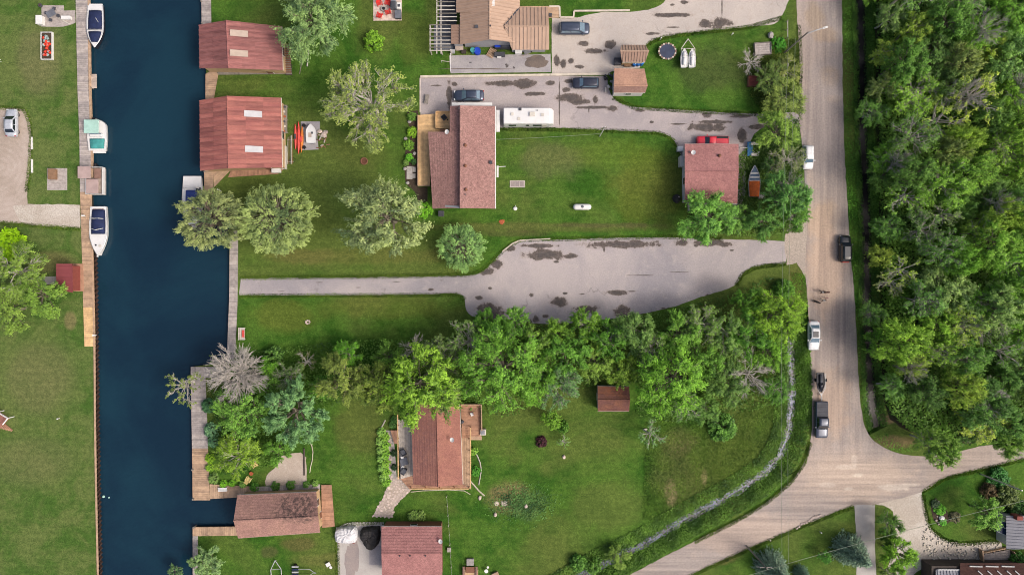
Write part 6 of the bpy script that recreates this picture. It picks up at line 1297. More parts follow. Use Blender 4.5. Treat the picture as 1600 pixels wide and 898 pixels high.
t = thing('barbecue','grey barbecue with hood on the red chair patio','barbecue',at(616,11,.05)); MB().box(-.45,.45,-.55,.55,.1,.85).build('cabinet','slate_grey',t); MB().box(-.35,.35,-.5,.5,.85,1.15).build('hood','charcoal',t,bevel=.1); MB().box(-.35,.35,.6,1.0,.75,.8).build('side_shelf','metal_grey',t)
t = thing('storage_bin','dark storage bin on the lower right of the red chair patio','bin',at(623,25,.05)); MB().box(-.45,.45,-.6,.6,0,.7).build('bin_body','charcoal',t,bevel=.05); MB().box(-.48,.48,-.63,.63,.7,.78).build('lid','slate_grey',t,bevel=.03)
t = thing('patio_cooler','white and grey cooler box on the red chair patio','cooler',at(624,11,.05)); MB().box(-.35,.35,-.5,.5,0,.5).build('cooler_body','white',t,bevel=.05); MB().box(-.2,.2,-.2,.2,.5,.55).build('lid','charcoal',t)
for (x,y,m_,l) in ((400,725,'yellow_plastic','upper'),(390,747,'yellow_plastic','lower')): adirondack('yellow garden chair under the yellow green tree, %s one' % l,x,y,R(30 if l=='upper' else 150),m_)
t = thing('side_table','orange round side table between the yellow garden chairs','table',at(394,738.5)); MB().cyl((0,0),.3,.4,.45,12).build('table_top','terracotta',t)
for a in (0,2.1,4.2): MB().tube([(.2*math.cos(a),.2*math.sin(a),.4),(.26*math.cos(a),.26*math.sin(a),0)],.03,5).build('leg','terracotta',t)
t = bench('white_bench','white bench on the slip walkway right of its corner',349.5,763,R(3),1.4,'white',z=.15,w_=.6,back=False)
# cottage deck furniture
for (x,y,rz,l) in ((630,706,30,'upper'),(631,735,-30,'lower')):
    t = thing('lounge_chair','grey cushioned lounge chair on the cottage deck, %s one' % l,'chair',at(x,y,.5),R(rz)); MB().box(-.4,.4,-.4,.4,.18,.42).build('seat','slate_grey',t,bevel=.06); MB().box(-.42,-.22,-.4,.4,.42,.85).build('backrest','charcoal',t,bevel=.06)
    for s in (-1,1): MB().box(-.4,.4,s*.45-.06,s*.45+.06,0,.6).build('arm','charcoal',t,bevel=.03)
t = thing('patio_table','square dark grey table between the lounge chairs','table',at(632,720,.5),.3); MB().box(-.6,.6,-.55,.55,.4,.47).build('table_top','slate_grey',t,bevel=.04)
for sx in (-1,1):
    for sy in (-1,1): MB().box(sx*.5-.04,sx*.5+.04,sy*.45-.04,sy*.45+.04,0,.4).build('leg','charcoal',t)
for (x,y,l) in ((629,713,'upper'),(630,729,'lower')): t = thing('side_table','small white side table beside the grey lounge chair, %s one' % l,'table',at(x,y,.5)); MB().cyl((0,0),.25,.38,.43,12).build('table_top','white',t); MB().cyl((0,0),.05,0,.38,8).build('pedestal','white',t)
t = thing('deck_stove','dark round grill on the cottage upper deck','barbecue',at(722.5,657,.7)); MB().sph((0,0,.75),(.3,.3,.25),12,7).build('bowl','charcoal',t,smooth=True)
for a in (0,2.1,4.2): MB().tube([(.15*math.cos(a),.15*math.sin(a),.6),(.3*math.cos(a),.3*math.sin(a),0)],.025,5).build('leg','black',t)
t = thing('deck_chair','white and brown chair on the cottage upper deck','chair',at(738,646,.7),.4); MB().box(-.25,.25,-.25,.25,.36,.42).build('seat','white',t); MB().box(.2,.27,-.25,.25,.42,.85).build('backrest','brown_trim',t)
for sx in (-1,1):
    for sy in (-1,1): MB().box(sx*.2-.03,sx*.2+.03,sy*.2-.03,sy*.2+.03,0,.36).build('leg','brown_trim',t)
t = thing('deck_bin','grey white utility box at the cottage upper deck edge','box',at(755,673)); MB().box(-.45,.45,-.45,.45,0,1.0).build('box_body','offwhite',t,bevel=.04); MB().box(-.3,.3,-.3,.3,1.0,1.12).build('lid','metal_grey',t)
# flagstone path
fpth = struct(sheet('flagstone_path',[(625,743),(637,745),(645,757),(640,768),(628,778),(617,790),(613,808),(583,806),(588,795),(598,778),(604,762),(613,748)],.02,'gravel_lot',.05))
rs = random.Random(9); stones = []
for k in range(6):
    n = rs.randint(5,7); mb = MB(); mb.prism([((.2+rs.uniform(-.05,.05))*math.cos(2*math.pi*i/n+rs.uniform(-.2,.2)),(.2+rs.uniform(-.05,.05))*math.sin(2*math.pi*i/n+rs.uniform(-.2,.2))) for i in range(n)],0,.05); stones.append(mb.mesh('stone','stone_pale'))
pts = []; cand = inpoly(4000,[(625,743),(637,745),(645,757),(640,768),(628,778),(617,790),(613,808),(583,806),(588,795),(598,778),(604,762),(613,748)])
for c_ in cand:
    if all((c_[0]-q[0])**2+(c_[1]-q[1])**2 > .13 for q in pts): pts.append(c_)
for i,c_ in enumerate(pts[:290]):
    o = bpy.data.objects.new('stone', stones[i%6]); col.objects.link(o); o.parent = fpth; o.location = (c_[0],c_[1],.012); o.rotation_euler = (0,0,rs.uniform(0,6)); o.scale = (rs.uniform(.9,1.25),rs.uniform(.8,1.15),1)
gb = struct(sheet('gravel_bed',[(603,672),(611,672),(616,693),(620,748),(612,752),(607,740),(606,690)],.025,'stone_grey',.05))
for i in range(70):
    o = bpy.data.objects.new('stone', stones[i%6]); col.objects.link(o); o.parent = gb; w = W(rs.uniform(605.5,612)+ (4 if i%3==0 else 0),rs.uniform(676,748)); o.location = (w.x,w.y,.02); o.scale = (.8,.8,1.2); o.rotation_euler = (0,0,rs.uniform(0,6))
struct(sheet('bungalow_bed',[(636,176),(653,172),(653,292),(668,292),(668,326),(655,326),(648,300),(634,285),(633,240),(640,215)],.02,'garden_soil',.15))
t = thing('stone_pad','three pale flat stones in the bungalow bed','paving',at(640,270))
for (x,y,a,b) in ((0,0,.9,2.0),(.75,.5,.5,.8),(.7,-.5,.5,.7)): MB().obox((x,y,.0),(a,b,.1),random.uniform(-.05,.05)).build('flat_stone','stone_grey',t)
for i,(x,y) in enumerate(((640,191),(634,217),(633,264),(637,286),(648,240))): t = tag(MB().sph((0,0,.15),(.3,.25,.22),8,6,jit=.18).build('garden_rock','stone_grey'),'grey rock in the bungalow bed, %s from the top' % ('first','second','fourth','fifth','third')[i],'rock','rocks in the bungalow bed'); t.location = at(x,y)
# patio items beside boathouse and walls
def box_thing(name, label, cat, px, py, sx, sy, h, m, rz=0, z=0, lid=None, lidm=None):
    t = thing(name,label,cat,at(px,py,z),rz); MB().box(-sx/2,sx/2,-sy/2,sy/2,0,h).build('box_body',m,t,bevel=.03); MB().box(-sx/2-.03,sx/2+.03,-sy/2-.03,sy/2+.03,h,h+.06).build('lid',lidm or m,t,bevel=.02); return t
box_thing('storage_box','white storage box below the lower red boathouse','box',433,267,1.3,.7,.6,'white',z=.12)
box_thing('air_conditioner','grey air conditioner unit below the bungalow','air conditioner',690,334.5,.8,.8,.8,'metal_grey',lidm='charcoal')
box_thing('utility_box','white utility box by the garage upper left corner','box',1061,234,.8,.7,.9,'white'); box_thing('utility_box','tall white cabinet on the left wall of the square garage','box',1063,254,.7,1.6,1.2,'offwhite')
t = thing('barbecue','black covered barbecue at the square garage lower left corner','barbecue',at(1056,311)); MB().sph((0,0,.5),(.65,.7,.55),12,8,jit=.08).build('cover','tarp_black',t,smooth=True); MB().box(-.3,.3,-.3,.3,0,.3).build('cart','charcoal',t); MB().sph((.25,.2,1.0),(.12,.12,.06),8,5).build('knob','seat_beige',t)
t = thing('flatbed_trailer','small blue trailer with white ends beside the square garage','trailer',at(1170,234)); MB().box(-.4,.4,-1.1,1.1,.45,.6).build('bed','blue_paint',t)
for s in (-1,1): MB().box(.2,1.3,s*.85-.22,s*.85+.22,.5,.65).build('fender','offwhite',t); MB().tube([(-.1,s*.9,.3),(.1,s*.9,.3)],.3,12).build('wheel','rubber',t)
MB().tube([(-.4,.2,.5),(-1.5,.2,.5)],.06,6).build('drawbar','offwhite',t); MB().cyl((-1.4,.2),.05,0,.5,6).build('jack','metal_grey',t)
t = thing('bicycle_pile','tangle of grey bicycle frames along the right wall of the garage','bicycles',at(1158.5,287))
for i in range(4):
    y = -1.6+i*1.0
    for d in (-.45,.45): MB().tube([(.15+.05*i+.3*math.sin(a)*.35,y+d+.33*math.cos(a)*.9,.35+.33*math.sin(a)) for a in [2*math.pi*k/12 for k in range(13)]],.03,5).build('wheel','rubber' if i%2 else 'metal_grey',t)
    MB().tube([(.15,y-.45,.35),(.3,y-.1,.75),(.3,y+.35,.8),(.2,y+.45,.35),(.2,y,.35),(.3,y-.1,.75)],.03,5).build('frame','metal_grey',t)
for (x,y,l,c_,h) in ((1156,308,'upper','white',.2),(1157,312,'lower','galvanised',.2)): pass
box_thing('water_tote','pale plastic tub in the weeds below the orange tarp','tub',1188,306,.8,.9,.5,'offwhite')
box_thing('pallet_board','pale board leaning among weeds right of the blue skiff','board',1203,256,.35,2.0,.25,'offwhite')
for (x,y,l) in ((1176,238,'left'),(1184,238,'right')): t = thing('bucket','white bucket beside the blue trailer, %s one' % l,'bucket',at(x,y)); MB().tube([(0,0,0),(0,0,.35)],[.16,.2],12).build('pail','white',t); MB().tube([(.2,0,.33),(0,0,.45),(-.2,0,.33)],.015,5).build('handle','metal_grey',t)
# clutter along the tan roofed house
t = thing('hot_tub','dark rectangular hot tub with blue tarp against the tan roofed house','hot tub',at(785,72)); MB().box(-1.2,1.2,-.6,.6,0,.9).build('tub_shell','charcoal',t,bevel=.05); MB().box(-1.2,-.3,-.55,.6,.9,1.0).build('blue_tarp','royal_blue',t,bevel=.04); MB().box(-.1,1.1,-.5,.5,.9,.96).build('tub_lid','slate_grey',t)
for (x,y,r_,m_,nm,lab) in ((746,82,.5,'royal_blue','blue_drum','large blue drum against the tan roofed house'),(739,81,.36,'teal_canvas','green_tub','green tub left of the large blue drum')):
    t = thing(nm,lab,'drum',at(x,y,.05)); MB().cyl((0,0),r_,0,.85,18).build('drum_body',m_,t); MB().tube([(r_*math.cos(2*math.pi*i/18),r_*math.sin(2*math.pi*i/18),.85) for i in range(19)],.04,5).build('rim',m_,t)
t = thing('pallet','tilted slatted wooden pallet in front of the hot tub','pallet',at(768,83,.05),R(60))
for i in range(6): MB().box(-.75,.75,-.55+i*.19,-.42+i*.19,.12,.16).build('slat','plank_tan',t)
for y in (-.65,0,.65): MB().box(y-.05,y+.05,-.55,.55,0,.12).build('stringer','dark_timber',t)
box_thing('white_freezer','white chest freezer against the wing wall','freezer',810,83,1.0,.55,.8,'white',z=.05); box_thing('tool_chest','black tool chest under the wing eave','box',781,87,1.6,.6,.7,'charcoal',z=.05); box_thing('white_crate','small white crate on the tool chest row','crate',780,89.5,.6,.4,.4,'white',z=.05)
box_thing('wood_box','tan wooden box at the left end of the side patio','box',718,77,1.2,.6,.6,'seat_beige',z=.0); box_thing('grey_tote','grey tote below the small left roof','tote',708,82,.6,.5,.5,'galvanised'); box_thing('dark_tote','dark tote beside the grey tote','tote',725,82,.7,.5,.5,'dark_timber',z=.05)
t = thing('wheelbarrow','grey wheelbarrow on the side patio','wheelbarrow',at(824,84,.05),.3); MB().loft([[(-.5,-.3,.6),(-.5,.3,.6),(.5,.22,.6),(.5,-.22,.6)],[(-.35,-.18,.35),(-.35,.18,.35),(.3,.12,.35),(.3,-.12,.35)]]).build('tray','metal_grey',t); MB().tube([(.6,-.05,.2),(.6,.05,.2)],.2,12).build('wheel','rubber',t)
for s in (-1,1): MB().tube([(.6,s*.08,.2),(-.1,s*.2,.33),(-1.0,s*.28,.55)],.025,5).build('handle','timber',t)
t = thing('railing','white pipe railing at the left end of the side patio','railing',at(704.5,100))
MB().tube([(0,1.4,.9),(0,-1.4,.9)],.05,5).build('rail','white',t); MB().tube([(-1.4,.2,.9),(0,.0,.9)],.04,5).build('rail','offwhite',t)
for (x,y) in ((0,1.4),(0,0),(0,-1.4),(-1.4,.2)): MB().cyl((x,y),.04,0,.9,6).build('post','white',t)
t = thing('driftwood_sculpture','white tangled branches on the pergola top corner','branches',at(690,2))
for i in range(9): a = random.uniform(-1.2,1.2); MB().tube([(random.uniform(-.5,.6),random.uniform(-.2,.3),2.66),(random.uniform(-.4,.6)+a*.4,-.4,2.9),(a,-1.0,2.8)],[.05,.04,.015],5).build('branch','bark_pale',t)
# barrels between the sheds
for i,(x,y) in enumerate(((990,102.5),(996,102),(1001.5,101))): t = thing('blue_barrel','blue plastic barrel between the two sheds, %s of three' % ('left','middle','right')[i],'barrel',at(x,y),0,'blue barrels between the sheds'); MB().tube([(0,0,0),(0,0,.3),(0,0,.9),(0,0,.95)],[.27,.31,.31,.27],14).build('barrel_body','blue_plastic',t); MB().cyl((.1,0),.06,.95,1.0,8).build('bung','white',t)
box_thing('dark_cart','dark garden cart with folded cover left of the barrels','cart',964,98,1.0,1.0,.7,'charcoal'); box_thing('log_bin','bin of cut logs left of the blue barrels','bin',980,102,1.0,.6,.5,'timber')
t = thing('scrap_pile','pile of black and grey garden tools left of the garden shed','tools',at(951,128))
for i in range(9): a = random.uniform(0,3.1); x,y = random.uniform(-.7,.6),random.uniform(-1.4,1.2); MB().obox((x,y,0),(random.uniform(.3,.8),random.uniform(.15,.4),random.uniform(.2,.6)),a).build('tool',('charcoal','metal_grey','black','offwhite')[i%4],t)
# clutter by the lower red boathouse
t = thing('fence_stack','stack of white picket panels along the lower red boathouse wall','fence panels',at(445,245))
for i in range(3): MB().box(-.35+i*.28,-.2+i*.28,-2.0,1.6,0,.5+.1*i).build('panel','offwhite',t)
t = thing('potting_bench','weathered potting bench with pots right of the lower red boathouse','bench',at(447,188)); MB().box(-.4,.4,-2.2,2.2,.65,.72).build('bench_top','timber_grey',t)
for y in (-2.0,0,2.0):
    for x in (-.3,.3): MB().box(x-.05,x+.05,y-.05,y+.05,0,.65).build('leg','timber_grey',t)
for i in range(6): MB().tube([(0.1*(i%2),-1.9+i*.75,.72),(0.1*(i%2),-1.9+i*.75,.98)],[.12,.17],10).build('pot',('terracotta','offwhite','charcoal')[i%3],t)
t = thing('tool_rack','rack of oars and rods beside the boathouse path','rack',at(454,235))
for i in range(5): MB().tube([(-.4+i*.2,-2.2,.25),(-.3+i*.18,2.0+.1*i,.3)],.035,5).build('oar',('offwhite','timber','metal_grey')[i%3],t)
for y in (-1.8,1.6): MB().box(-.5,.5,y-.05,y+.05,0,.25).build('rack_bar','timber_grey',t)
t = thing('bicycle','black bicycle lying by the end of the boathouse path','bicycle',at(454,252),.4)
for d in (-.5,.5): MB().tube([(d+.32*math.cos(a),.32*math.sin(a),.08) for a in [2*math.pi*k/16 for k in range(17)]],.03,5).build('wheel','rubber',t)
MB().tube([(-.5,0,.1),(-.1,.3,.12),(.35,.25,.12),(.5,0,.1),(0,0,.1),(-.1,.3,.12)],.03,5).build('frame','black',t)
t = thing('firewood_pile','jumbled firewood and stones at the patio slab right end','firewood',at(505,221))
for i in range(16): x,y,a = random.uniform(-.6,.6),random.uniform(-1.1,1.0),random.uniform(0,3.1); MB().tube([(x,y,.08+.09*(i%3)),(x+.5*math.cos(a),y+.5*math.sin(a),.1+.09*(i%3))],.09,6).build('log',('siding_brown','timber','bark_pale')[i%3],t)
t = thing('rock_pile','pale flat boulders beside the dinghy patio','rocks',at(506,208))
for i in range(5): MB().sph((random.uniform(-.7,.7),random.uniform(-.5,.5),.15),(.4,.33,.22),8,6,jit=.18).build('boulder','stone_pale',t)
for (x,y,l) in ((476,197,'upper'),(476.5,231,'lower')): t = thing('garden_stool','black round stool on the dinghy patio, %s one' % l,'stool',at(x,y,.05)); MB().cyl((0,0),.28,.4,.46,14).build('seat','black',t); [MB().tube([(.2*math.cos(a),.2*math.sin(a),.4),(.25*math.cos(a),.25*math.sin(a),0)],.03,5).build('leg','black',t) for a in (0,1.57,3.14,4.71)]
t = thing('log_stack','long stack of dark cut logs along the upper red boathouse','firewood',at(452,94))
for i in range(40): y = -2.3+.12*i; MB().tube([(-.45+random.uniform(-.1,.1),y,.12+.2*(i%3)),(.4+random.uniform(-.1,.1),y,.12+.2*(i%3))],.1,6).build('log',('dark_timber','timber_grey','siding_brown')[i%3],t)
for (x0,y0,x1,y1,l) in ((474,83,468,116,'left'),(482,78,480,104,'right')): a,b = W(x0,y0,.05),W(x1,y1,.05); o = tag(MB().tube([(a.x,a.y,.06),(b.x,b.y,.06)],.1 if l=='right' else .06,4).build('lumber_plank','offwhite' if l=='right' else 'timber_grey'),'pale plank lying in the grass by the grey green tree, %s one' % l,'plank')
# west bank garden
t = thing('raised_bed','white framed raised bed with red flowers on the west lawn','planter',at(75,73))
for (a,b,c,d) in ((-.9,.9,2.05,2.15),(-.9,.9,-2.15,-2.05),(-.9,-.8,-2.05,2.05),(.8,.9,-2.05,2.05)): MB().box(a,b,c,d,0,.4).build('side_board','white',t)
MB().box(-.8,.8,-2.05,2.05,.2,.3).build('soil','garden_soil',t)
for i in range(26): MB().sph((random.uniform(-.6,.6),random.uniform(-1.8,1.8),.42),(.22,.26,.2),7,5,jit=.25).build('flower_clump','flowers_red' if i%5<3 else 'leaf',t)
struct(sheet('grill_patio',[(65,9),(100,9),(100,17),(118,17),(118,36),(100,42),(65,42)],.05,'plank_grey',.03))
t = thing('barbecue_table','dark slate table with chairs on the west patio','table',at(84,24,.05),.5); MB().box(-.7,.7,-.5,.5,.68,.75).build('table_top','slate_grey',t,bevel=.04); MB().cyl((0,0),.08,0,.68,8).build('pedestal','charcoal',t)
for i,a in enumerate((.8,2.4,4.0,5.5)): MB().obox((1.0*math.cos(a),.9*math.sin(a),.35),(.45,.45,.1),a).build('stool_seat','charcoal',t); MB().cyl((1.0*math.cos(a),.9*math.sin(a)),.06,0,.35,6).build('stool_leg','charcoal',t)
box_thing('white_cabinet','white cabinet at the left of the west patio','cabinet',66,34,.9,1.3,.8,'white'); box_thing('white_bench_box','white bench box on the west patio near the boardwalk','box',106,29.5,1.4,.45,.5,'white',z=.05)
t = thing('green_grass_pot','black pot with spiky plant on the west patio corner','pot',at(65,10,.0)); MB().tube([(0,0,0),(0,0,.4)],[.22,.3],12).build('pot','charcoal',t); [MB().tube([(0,0,.38),(.3*math.cos(a),.3*math.sin(a),.6)],[.04,.005],4).build('frond','mauve_leaf',t) for a in (0,.9,1.8,2.7,3.6,4.5,5.4)]
t = thing('kayak_paddles','bundle of pale oars leaning on the west patio','oars',at(100,34,.05),-.5); [MB().tube([(-1.0,.1*i,.1),(1.0,.05*i,.12)],.04,5).build('oar','offwhite',t) for i in range(3)]
t = thing('fire_pad','square slab with wooden chest on the west lawn','slab',at(89.5,280)); MB().box(-1.55,1.55,-1.7,1.7,0,.06).build('slab_base','light_concrete',t)
for i in range(8): MB().box(-1.5,1.5,-1.66+i*.42,-1.28+i*.42,.06,.075).build('paver_row','plank_grey',t)
box_thing('wooden_chest','brown wooden chest on the square west slab','chest',84.5,273,1.1,1.6,.6,'timber',z=.075)
for (y,l,n) in ((224,'upper',1.9),(259.5,'lower',2.1)): o = tag(MB().box(-.12,.12,-n/2,n/2,0,.15).build('parking_stop','white'),'white concrete parking stop beside the gravel lot, %s one' % l,'parking stop'); o.location = at(50.5,y)
t = thing('garden_flag','white pointed flag at the left edge of the west lawn','flag',at(2,97)); MB().cyl((0,0),.03,0,1.2,6).build('pole','white',t); MB().add([(0,-.25,1.1),(0,.25,1.1),(.75,0,1.05),(0,-.25,1.13),(0,.25,1.13),(.75,0,1.08)],[(2,1,0),(3,4,5),(0,1,4,3),(1,2,5,4),(2,0,3,5)]).build('cloth','white',t)
for (x,y,l) in ((134,338,'beside the navy covered cruiser'),(151,523,'at the orange end of the west boardwalk')): t = thing('dock_light','white post light on the boardwalk %s' % l,'light',at(x,y,.12)); MB().cyl((0,0),.05,0,.8,8).build('post','white',t); MB().obox((.1,0,.8),(.5,.22,.12)).build('lamp_head','white',t)
t = thing('buoy','pale marker buoys floating near the lower west seawall','buoy',at(162,775,-.6)); MB().sph((0,0,.05),(.22,.22,.18),9,6).build('float','mint_canvas',t,smooth=True); MB().sph((.85,-.15,.04),(.14,.14,.12),8,5).build('float','mint_canvas',t,smooth=True)
# bottom yards
trailer(433,893,95,4.0,1.6,'white A frame boat trailer at the bottom left lawn'); 
t = thing('boat_lift','steel roller trailer with twin rails at the bottom edge','trailer',at(465,892))
for i in range(5): MB().box(-.75,.25,-.9+i*.42,-.68+i*.42,.3,.5).build('roller','galvanised' if i%2==0 else 'navy_canvas',t)
for y in (-.45,.5): MB().tube([(.2,y,.4),(2.0,y,.4),(2.5,y*.2,.4),(3.0,-.1,.4)],.05,6).build('rail','galvanised',t)
for s in (-1,1): MB().tube([(-.25,s*1.0,.25),(-.25,s*1.2,.25)],.25,12).build('wheel','rubber',t)
t = thing('mower_seat','white seated stool with round top on the bottom left lawn','stool',at(513.5,880),.5); MB().box(-.35,.35,-.3,.3,.3,.42).build('seat','white',t,bevel=.05); MB().cyl((.15,-.6),.22,.3,.38,12).build('round_top','white',t)
for (x,y) in ((-.25,-.2),(.25,-.2),(-.25,.2),(.25,.2),(.15,-.6)): MB().cyl((x,y),.03,0,.3,6).build('leg','metal_grey',t)
def tarp(name, label, px, py, outline, h, m, seed):
    """crumpled sheet over a load: outline in photo pixels at the ground, pulled in towards the top"""
    t = thing(name, label, 'tarp', at(px, py, .024)); rr = random.Random(seed); P = dense(outline, .28, .05); c = Vector(t.location); rings = []
    for k, z in ((1.0,0),(.97,h*.45),(.9,h*.8),(.72,h*.97),(.45,h*1.05),(.15,h*1.02)):
        rings.append([((p.x-c.x)*k+rr.uniform(-.07,.07), (p.y-c.y)*k+rr.uniform(-.07,.07), max(0, z+(rr.uniform(-.1,.1) if z else 0))) for p in P])
    MB().loft(rings).build('tarp_sheet', m, t); return t
t = tarp('tarped_load','load under a crumpled white tarp on the garage apron',543,832,[(526,823),(540,821),(556,821),(561,828),(560,838),(556,845),(540,846),(526,844),(524,833)],1.2,'tarp_white',1)
for (x,y) in ((-1.3,-1.35),(1.0,-1.4)): MB().sph((x,y,.2),(.22,.2,.2),8,5).build('weight','siding_red',t)
t = tarp('tarped_heap','dark heap under black tarp next to the bottom garage',579,838,[(567,823),(580,821),(594,821),(595,834),(593,846),(587,853),(581,857),(574,854),(569,845),(564,838),(563,830)],1.3,'tarp_black',2)
MB().tube([(-.6,-1.55,.1),(.1,-1.95,.1),(.7,-1.6,.1)],.12,6).build('tarp_rope','rubber',t)
ap = bpy.data.objects['garage_apron']; patches(ap,[(553,868,7,34,.35,0),(546,880,8,22,.4,0)],.031,'tyre_stain',('mauve_patch','mauve_patch')); 
MB().prism([tuple(W(*p)[:2]) for p in ((577,852),(598,852),(598,882),(577,882))],.025,.029).build('slab_panel','grey_concrete',ap)
t = thing('brick_seat','brick garden seat with two arms at the bottom edge of the cottage lawn','seat',at(735,888)); MB().box(-1.2,1.2,-1.0,0,0,.45).build('base','siding_tan',t); MB().box(-.55,.55,.7,1.7,0,.5).build('head_slab','stone_grey',t); MB().box(-.7,.7,-.4,.5,.4,.55).build('cushion','siding_brown',t)
for s in (-1,1): MB().box(s*1.0-.15,s*1.0+.15,-1.0,.6,.45,.75).build('arm','brown_trim',t)
box_thing('concrete_block','small stone block in the fence line right of bottom garage','block',702,857,.55,.6,.4,'stone_grey'); t = thing('bird_bath','pale bird bath with two bowls right of the brick seat','bird bath',at(760,889)); MB().tube([(0,0,0),(0,0,.6)],.08,8).build('pedestal','white',t); MB().tube([(0,0,.6),(0,0,.68)],[.2,.3],14).build('bowl','white',t); MB().tube([(.25,.55,.5),(.25,.55,.56)],[.12,.18],12).build('bowl','white',t); MB().tube([(0,0,.5),(.25,.55,.5)],.03,5).build('arm','white',t)
box_thing('garden_box','tan timber garden box at the bottom edge right of the bird bath','box',774,896,1.0,.6,.4,'plank_tan',rz=.4)
t = thing('wire_fence','low wire fence with small posts running down from the cottage','fence',at(701,830))
P_ = [(698,775),(699,790),(700,805),(701,820),(702,835),(703,850),(704,868),(705,885),(706,905)]
for (x,y) in P_: w = W(x,y,.4)-Vector(t.location); MB().cyl((w.x,w.y),.05,0,.8,6).build('fence_post','offwhite',t)
for z in (.3,.7): MB().tube([W(x,y,z)-Vector(t.location) for x,y in P_],.012,4).build('fence_wire','galvanised',t)
t = thing('paver_pad','square pink paver and round stone on the worn mound','paver',at(788,786)); MB().box(-.45,.45,-.38,.38,0,.08).build('square_paver','stone_pale',t); MB().cyl((-1.2,0),.36,0,.07,14).build('round_paver','stone_pale',t)
for i,(x,y) in enumerate(((774,803),(750,777),(881,713),(822,790))): o = tag(MB().sph((0,0,.12),(.26,.34,.2),8,6,jit=.2).build('lawn_rock','stone_pale'),('pale rock below the worn mound','pale standing rock at the cottage side bed foot','yellowish rock below the spindly sapling','pale rock inside the worn mound')[i],'rock'); o.location = at(x,y)
def edging(label, pts, m='bark_pale', r_=.1, name='bed_edging'):
    o = tag(MB().tube([W(*p,.06) for p in pts],r_,5).build(name,m),label,'edging'); return o
edging('curved pale log edging of the cottage right side bed',[(741,704),(746,712),(750,722),(752,734),(750,746),(748,757)]); edging('straight pale log edging below the cottage right side bed',[(734,750),(741,758),(748,766),(757,774)],'hose',.12)
edging('long pale edging pipe along the cottage deck foot',[(642,768),(660,766),(700,764.5),(725,766),(732,770),(735,772)],'hose',.07); edging('curved white garden hose beside the gravel pad',[(482,688),(487,695),(489,706),(488,718),(485,730),(484,738)],'hose',.07,'garden_hose'); edging('dark log at the right edge of the gravel pad',[(475,700),(475.5,742)],'dark_timber',.14)
edging('pale branch edging at the cottage deck top corner',[(593,672),(598,664),(602,656)])
# round flower bed at lower right
struct(sheet('flower_bed',[(1455,785),(1462,777),(1470,786),(1480,800),(1484,815),(1470,822),(1459,812)],.02,'garden_soil',.15))
for i,(x,y,r_) in enumerate(((1470,808,.42),(1462,812,.2),(1464,806,.15),(1466,818,.16),(1472,818,.15),(1457,790,.14),(1466,783,.15))): o = tag(MB().sph((0,0,r_*.5),(r_,r_*.9,r_*.7),9,6,jit=.15).build('bed_rock','white' if i<1 else 'stone_pale'),'large white boulder in the round flower bed' if i==0 else 'small pale rock in the round flower bed, %s' % ('','left of the boulder','above left of the boulder','below the boulder','below right of the boulder','at its left edge','at its top')[i],'rock',None if i==0 else 'small rocks of the flower bed'); o.location = at(x,y)
# rock scatter on the gravel
rsm = [MB().sph((0,0,.08),(.2,.16,.14),7,5,jit=.25).mesh('gravel_rock','concrete_kerb') for _ in range(4)]
gd = bpy.data.objects['gravel_driveway']; q = inpoly(900,[(1446,815),(1455,830),(1475,845),(1500,850),(1560,846),(1560,868),(1530,875),(1480,872),(1450,876),(1440,850)])
for i,c_ in enumerate(q[:160]): o = bpy.data.objects.new('rock',rsm[i%4]); col.objects.link(o); o.parent = gd; o.location = (c_[0],c_[1],.015); o.scale = (rs.uniform(.5,1.2),rs.uniform(.5,1.1),.8); o.rotation_euler = (0,0,rs.uniform(0,6))

# ================================================================ POLES AND WIRES
def pole(label, px, py, h, name='utility_pole', arm=None, r_=.14, m='timber_grey', lamp=None):
    t = thing(name, label, 'pole' if not lamp else 'street lamp', at(px,py)); MB().tube([(0,0,-.3),(0,0,h)],[r_,r_*.7],8).build('post',m,t)
    if arm: MB().obox((0,0,h-.6),(arm,.12,.12),0).build('crossarm','timber_grey',t); [MB().cyl((x,0),.04,h-.48,h-.3,6).build('insulator','white',t) for x in (-arm*.45,arm*.45)]
    if lamp:
        dx,dy,dz = lamp; MB().tube([(0,0,h-.8),(dx*.5,dy*.5,h-.4+dz*.5),(dx,dy,h-.4+dz)],.08,6).build('lamp_arm','galvanised',t); MB().obox((dx,dy,h-.5+dz),(.7,.26,.14),math.atan2(dy,dx)).build('lamp_head','white',t,bevel=.04)
    return t
pole('utility pole with street lamp arm reaching over the dirt road',1225,83,9.0,'street_lamp',lamp=(2.5,.7,.3)); pole('short white service pole at the top of the back lawn',937,213,6.5,'service_pole',arm=.8,r_=.08,m='white')
pole('utility pole at the bottom edge beside the blue spruce',1166,852,9.0,arm=1.8); pole('pale grey pole leaning into view at the right edge shrubs',1532,740,9,r_=.12,m='galvanised')
def wire(label, a, b, sag=.6, r_=.022):
    A, B = W(*a), W(*b); o = tag(MB().tube([A.lerp(B,i/16)-Vector((0,0,sag*4*(i/16)*(1-i/16))) for i in range(17)],r_,4).build('overhead_wire','wire'),label,'wire'); return o
wire('service wire from the white pole to the bungalow roof',(938,209,6.2),(776,218,3.2),.4); wire('upper right overhead wire crossing the flower bed to bottom edge',(1640,772,7),(1130,910,7),.8,.03)
wire('left one of two wires along the dirt road edge',(1232,60,8.4),(1222,880,8.4),1.2,.02); wire('right one of two wires along the dirt road edge',(1243,60,8.4),(1232,880,8.4),1.2,.02)
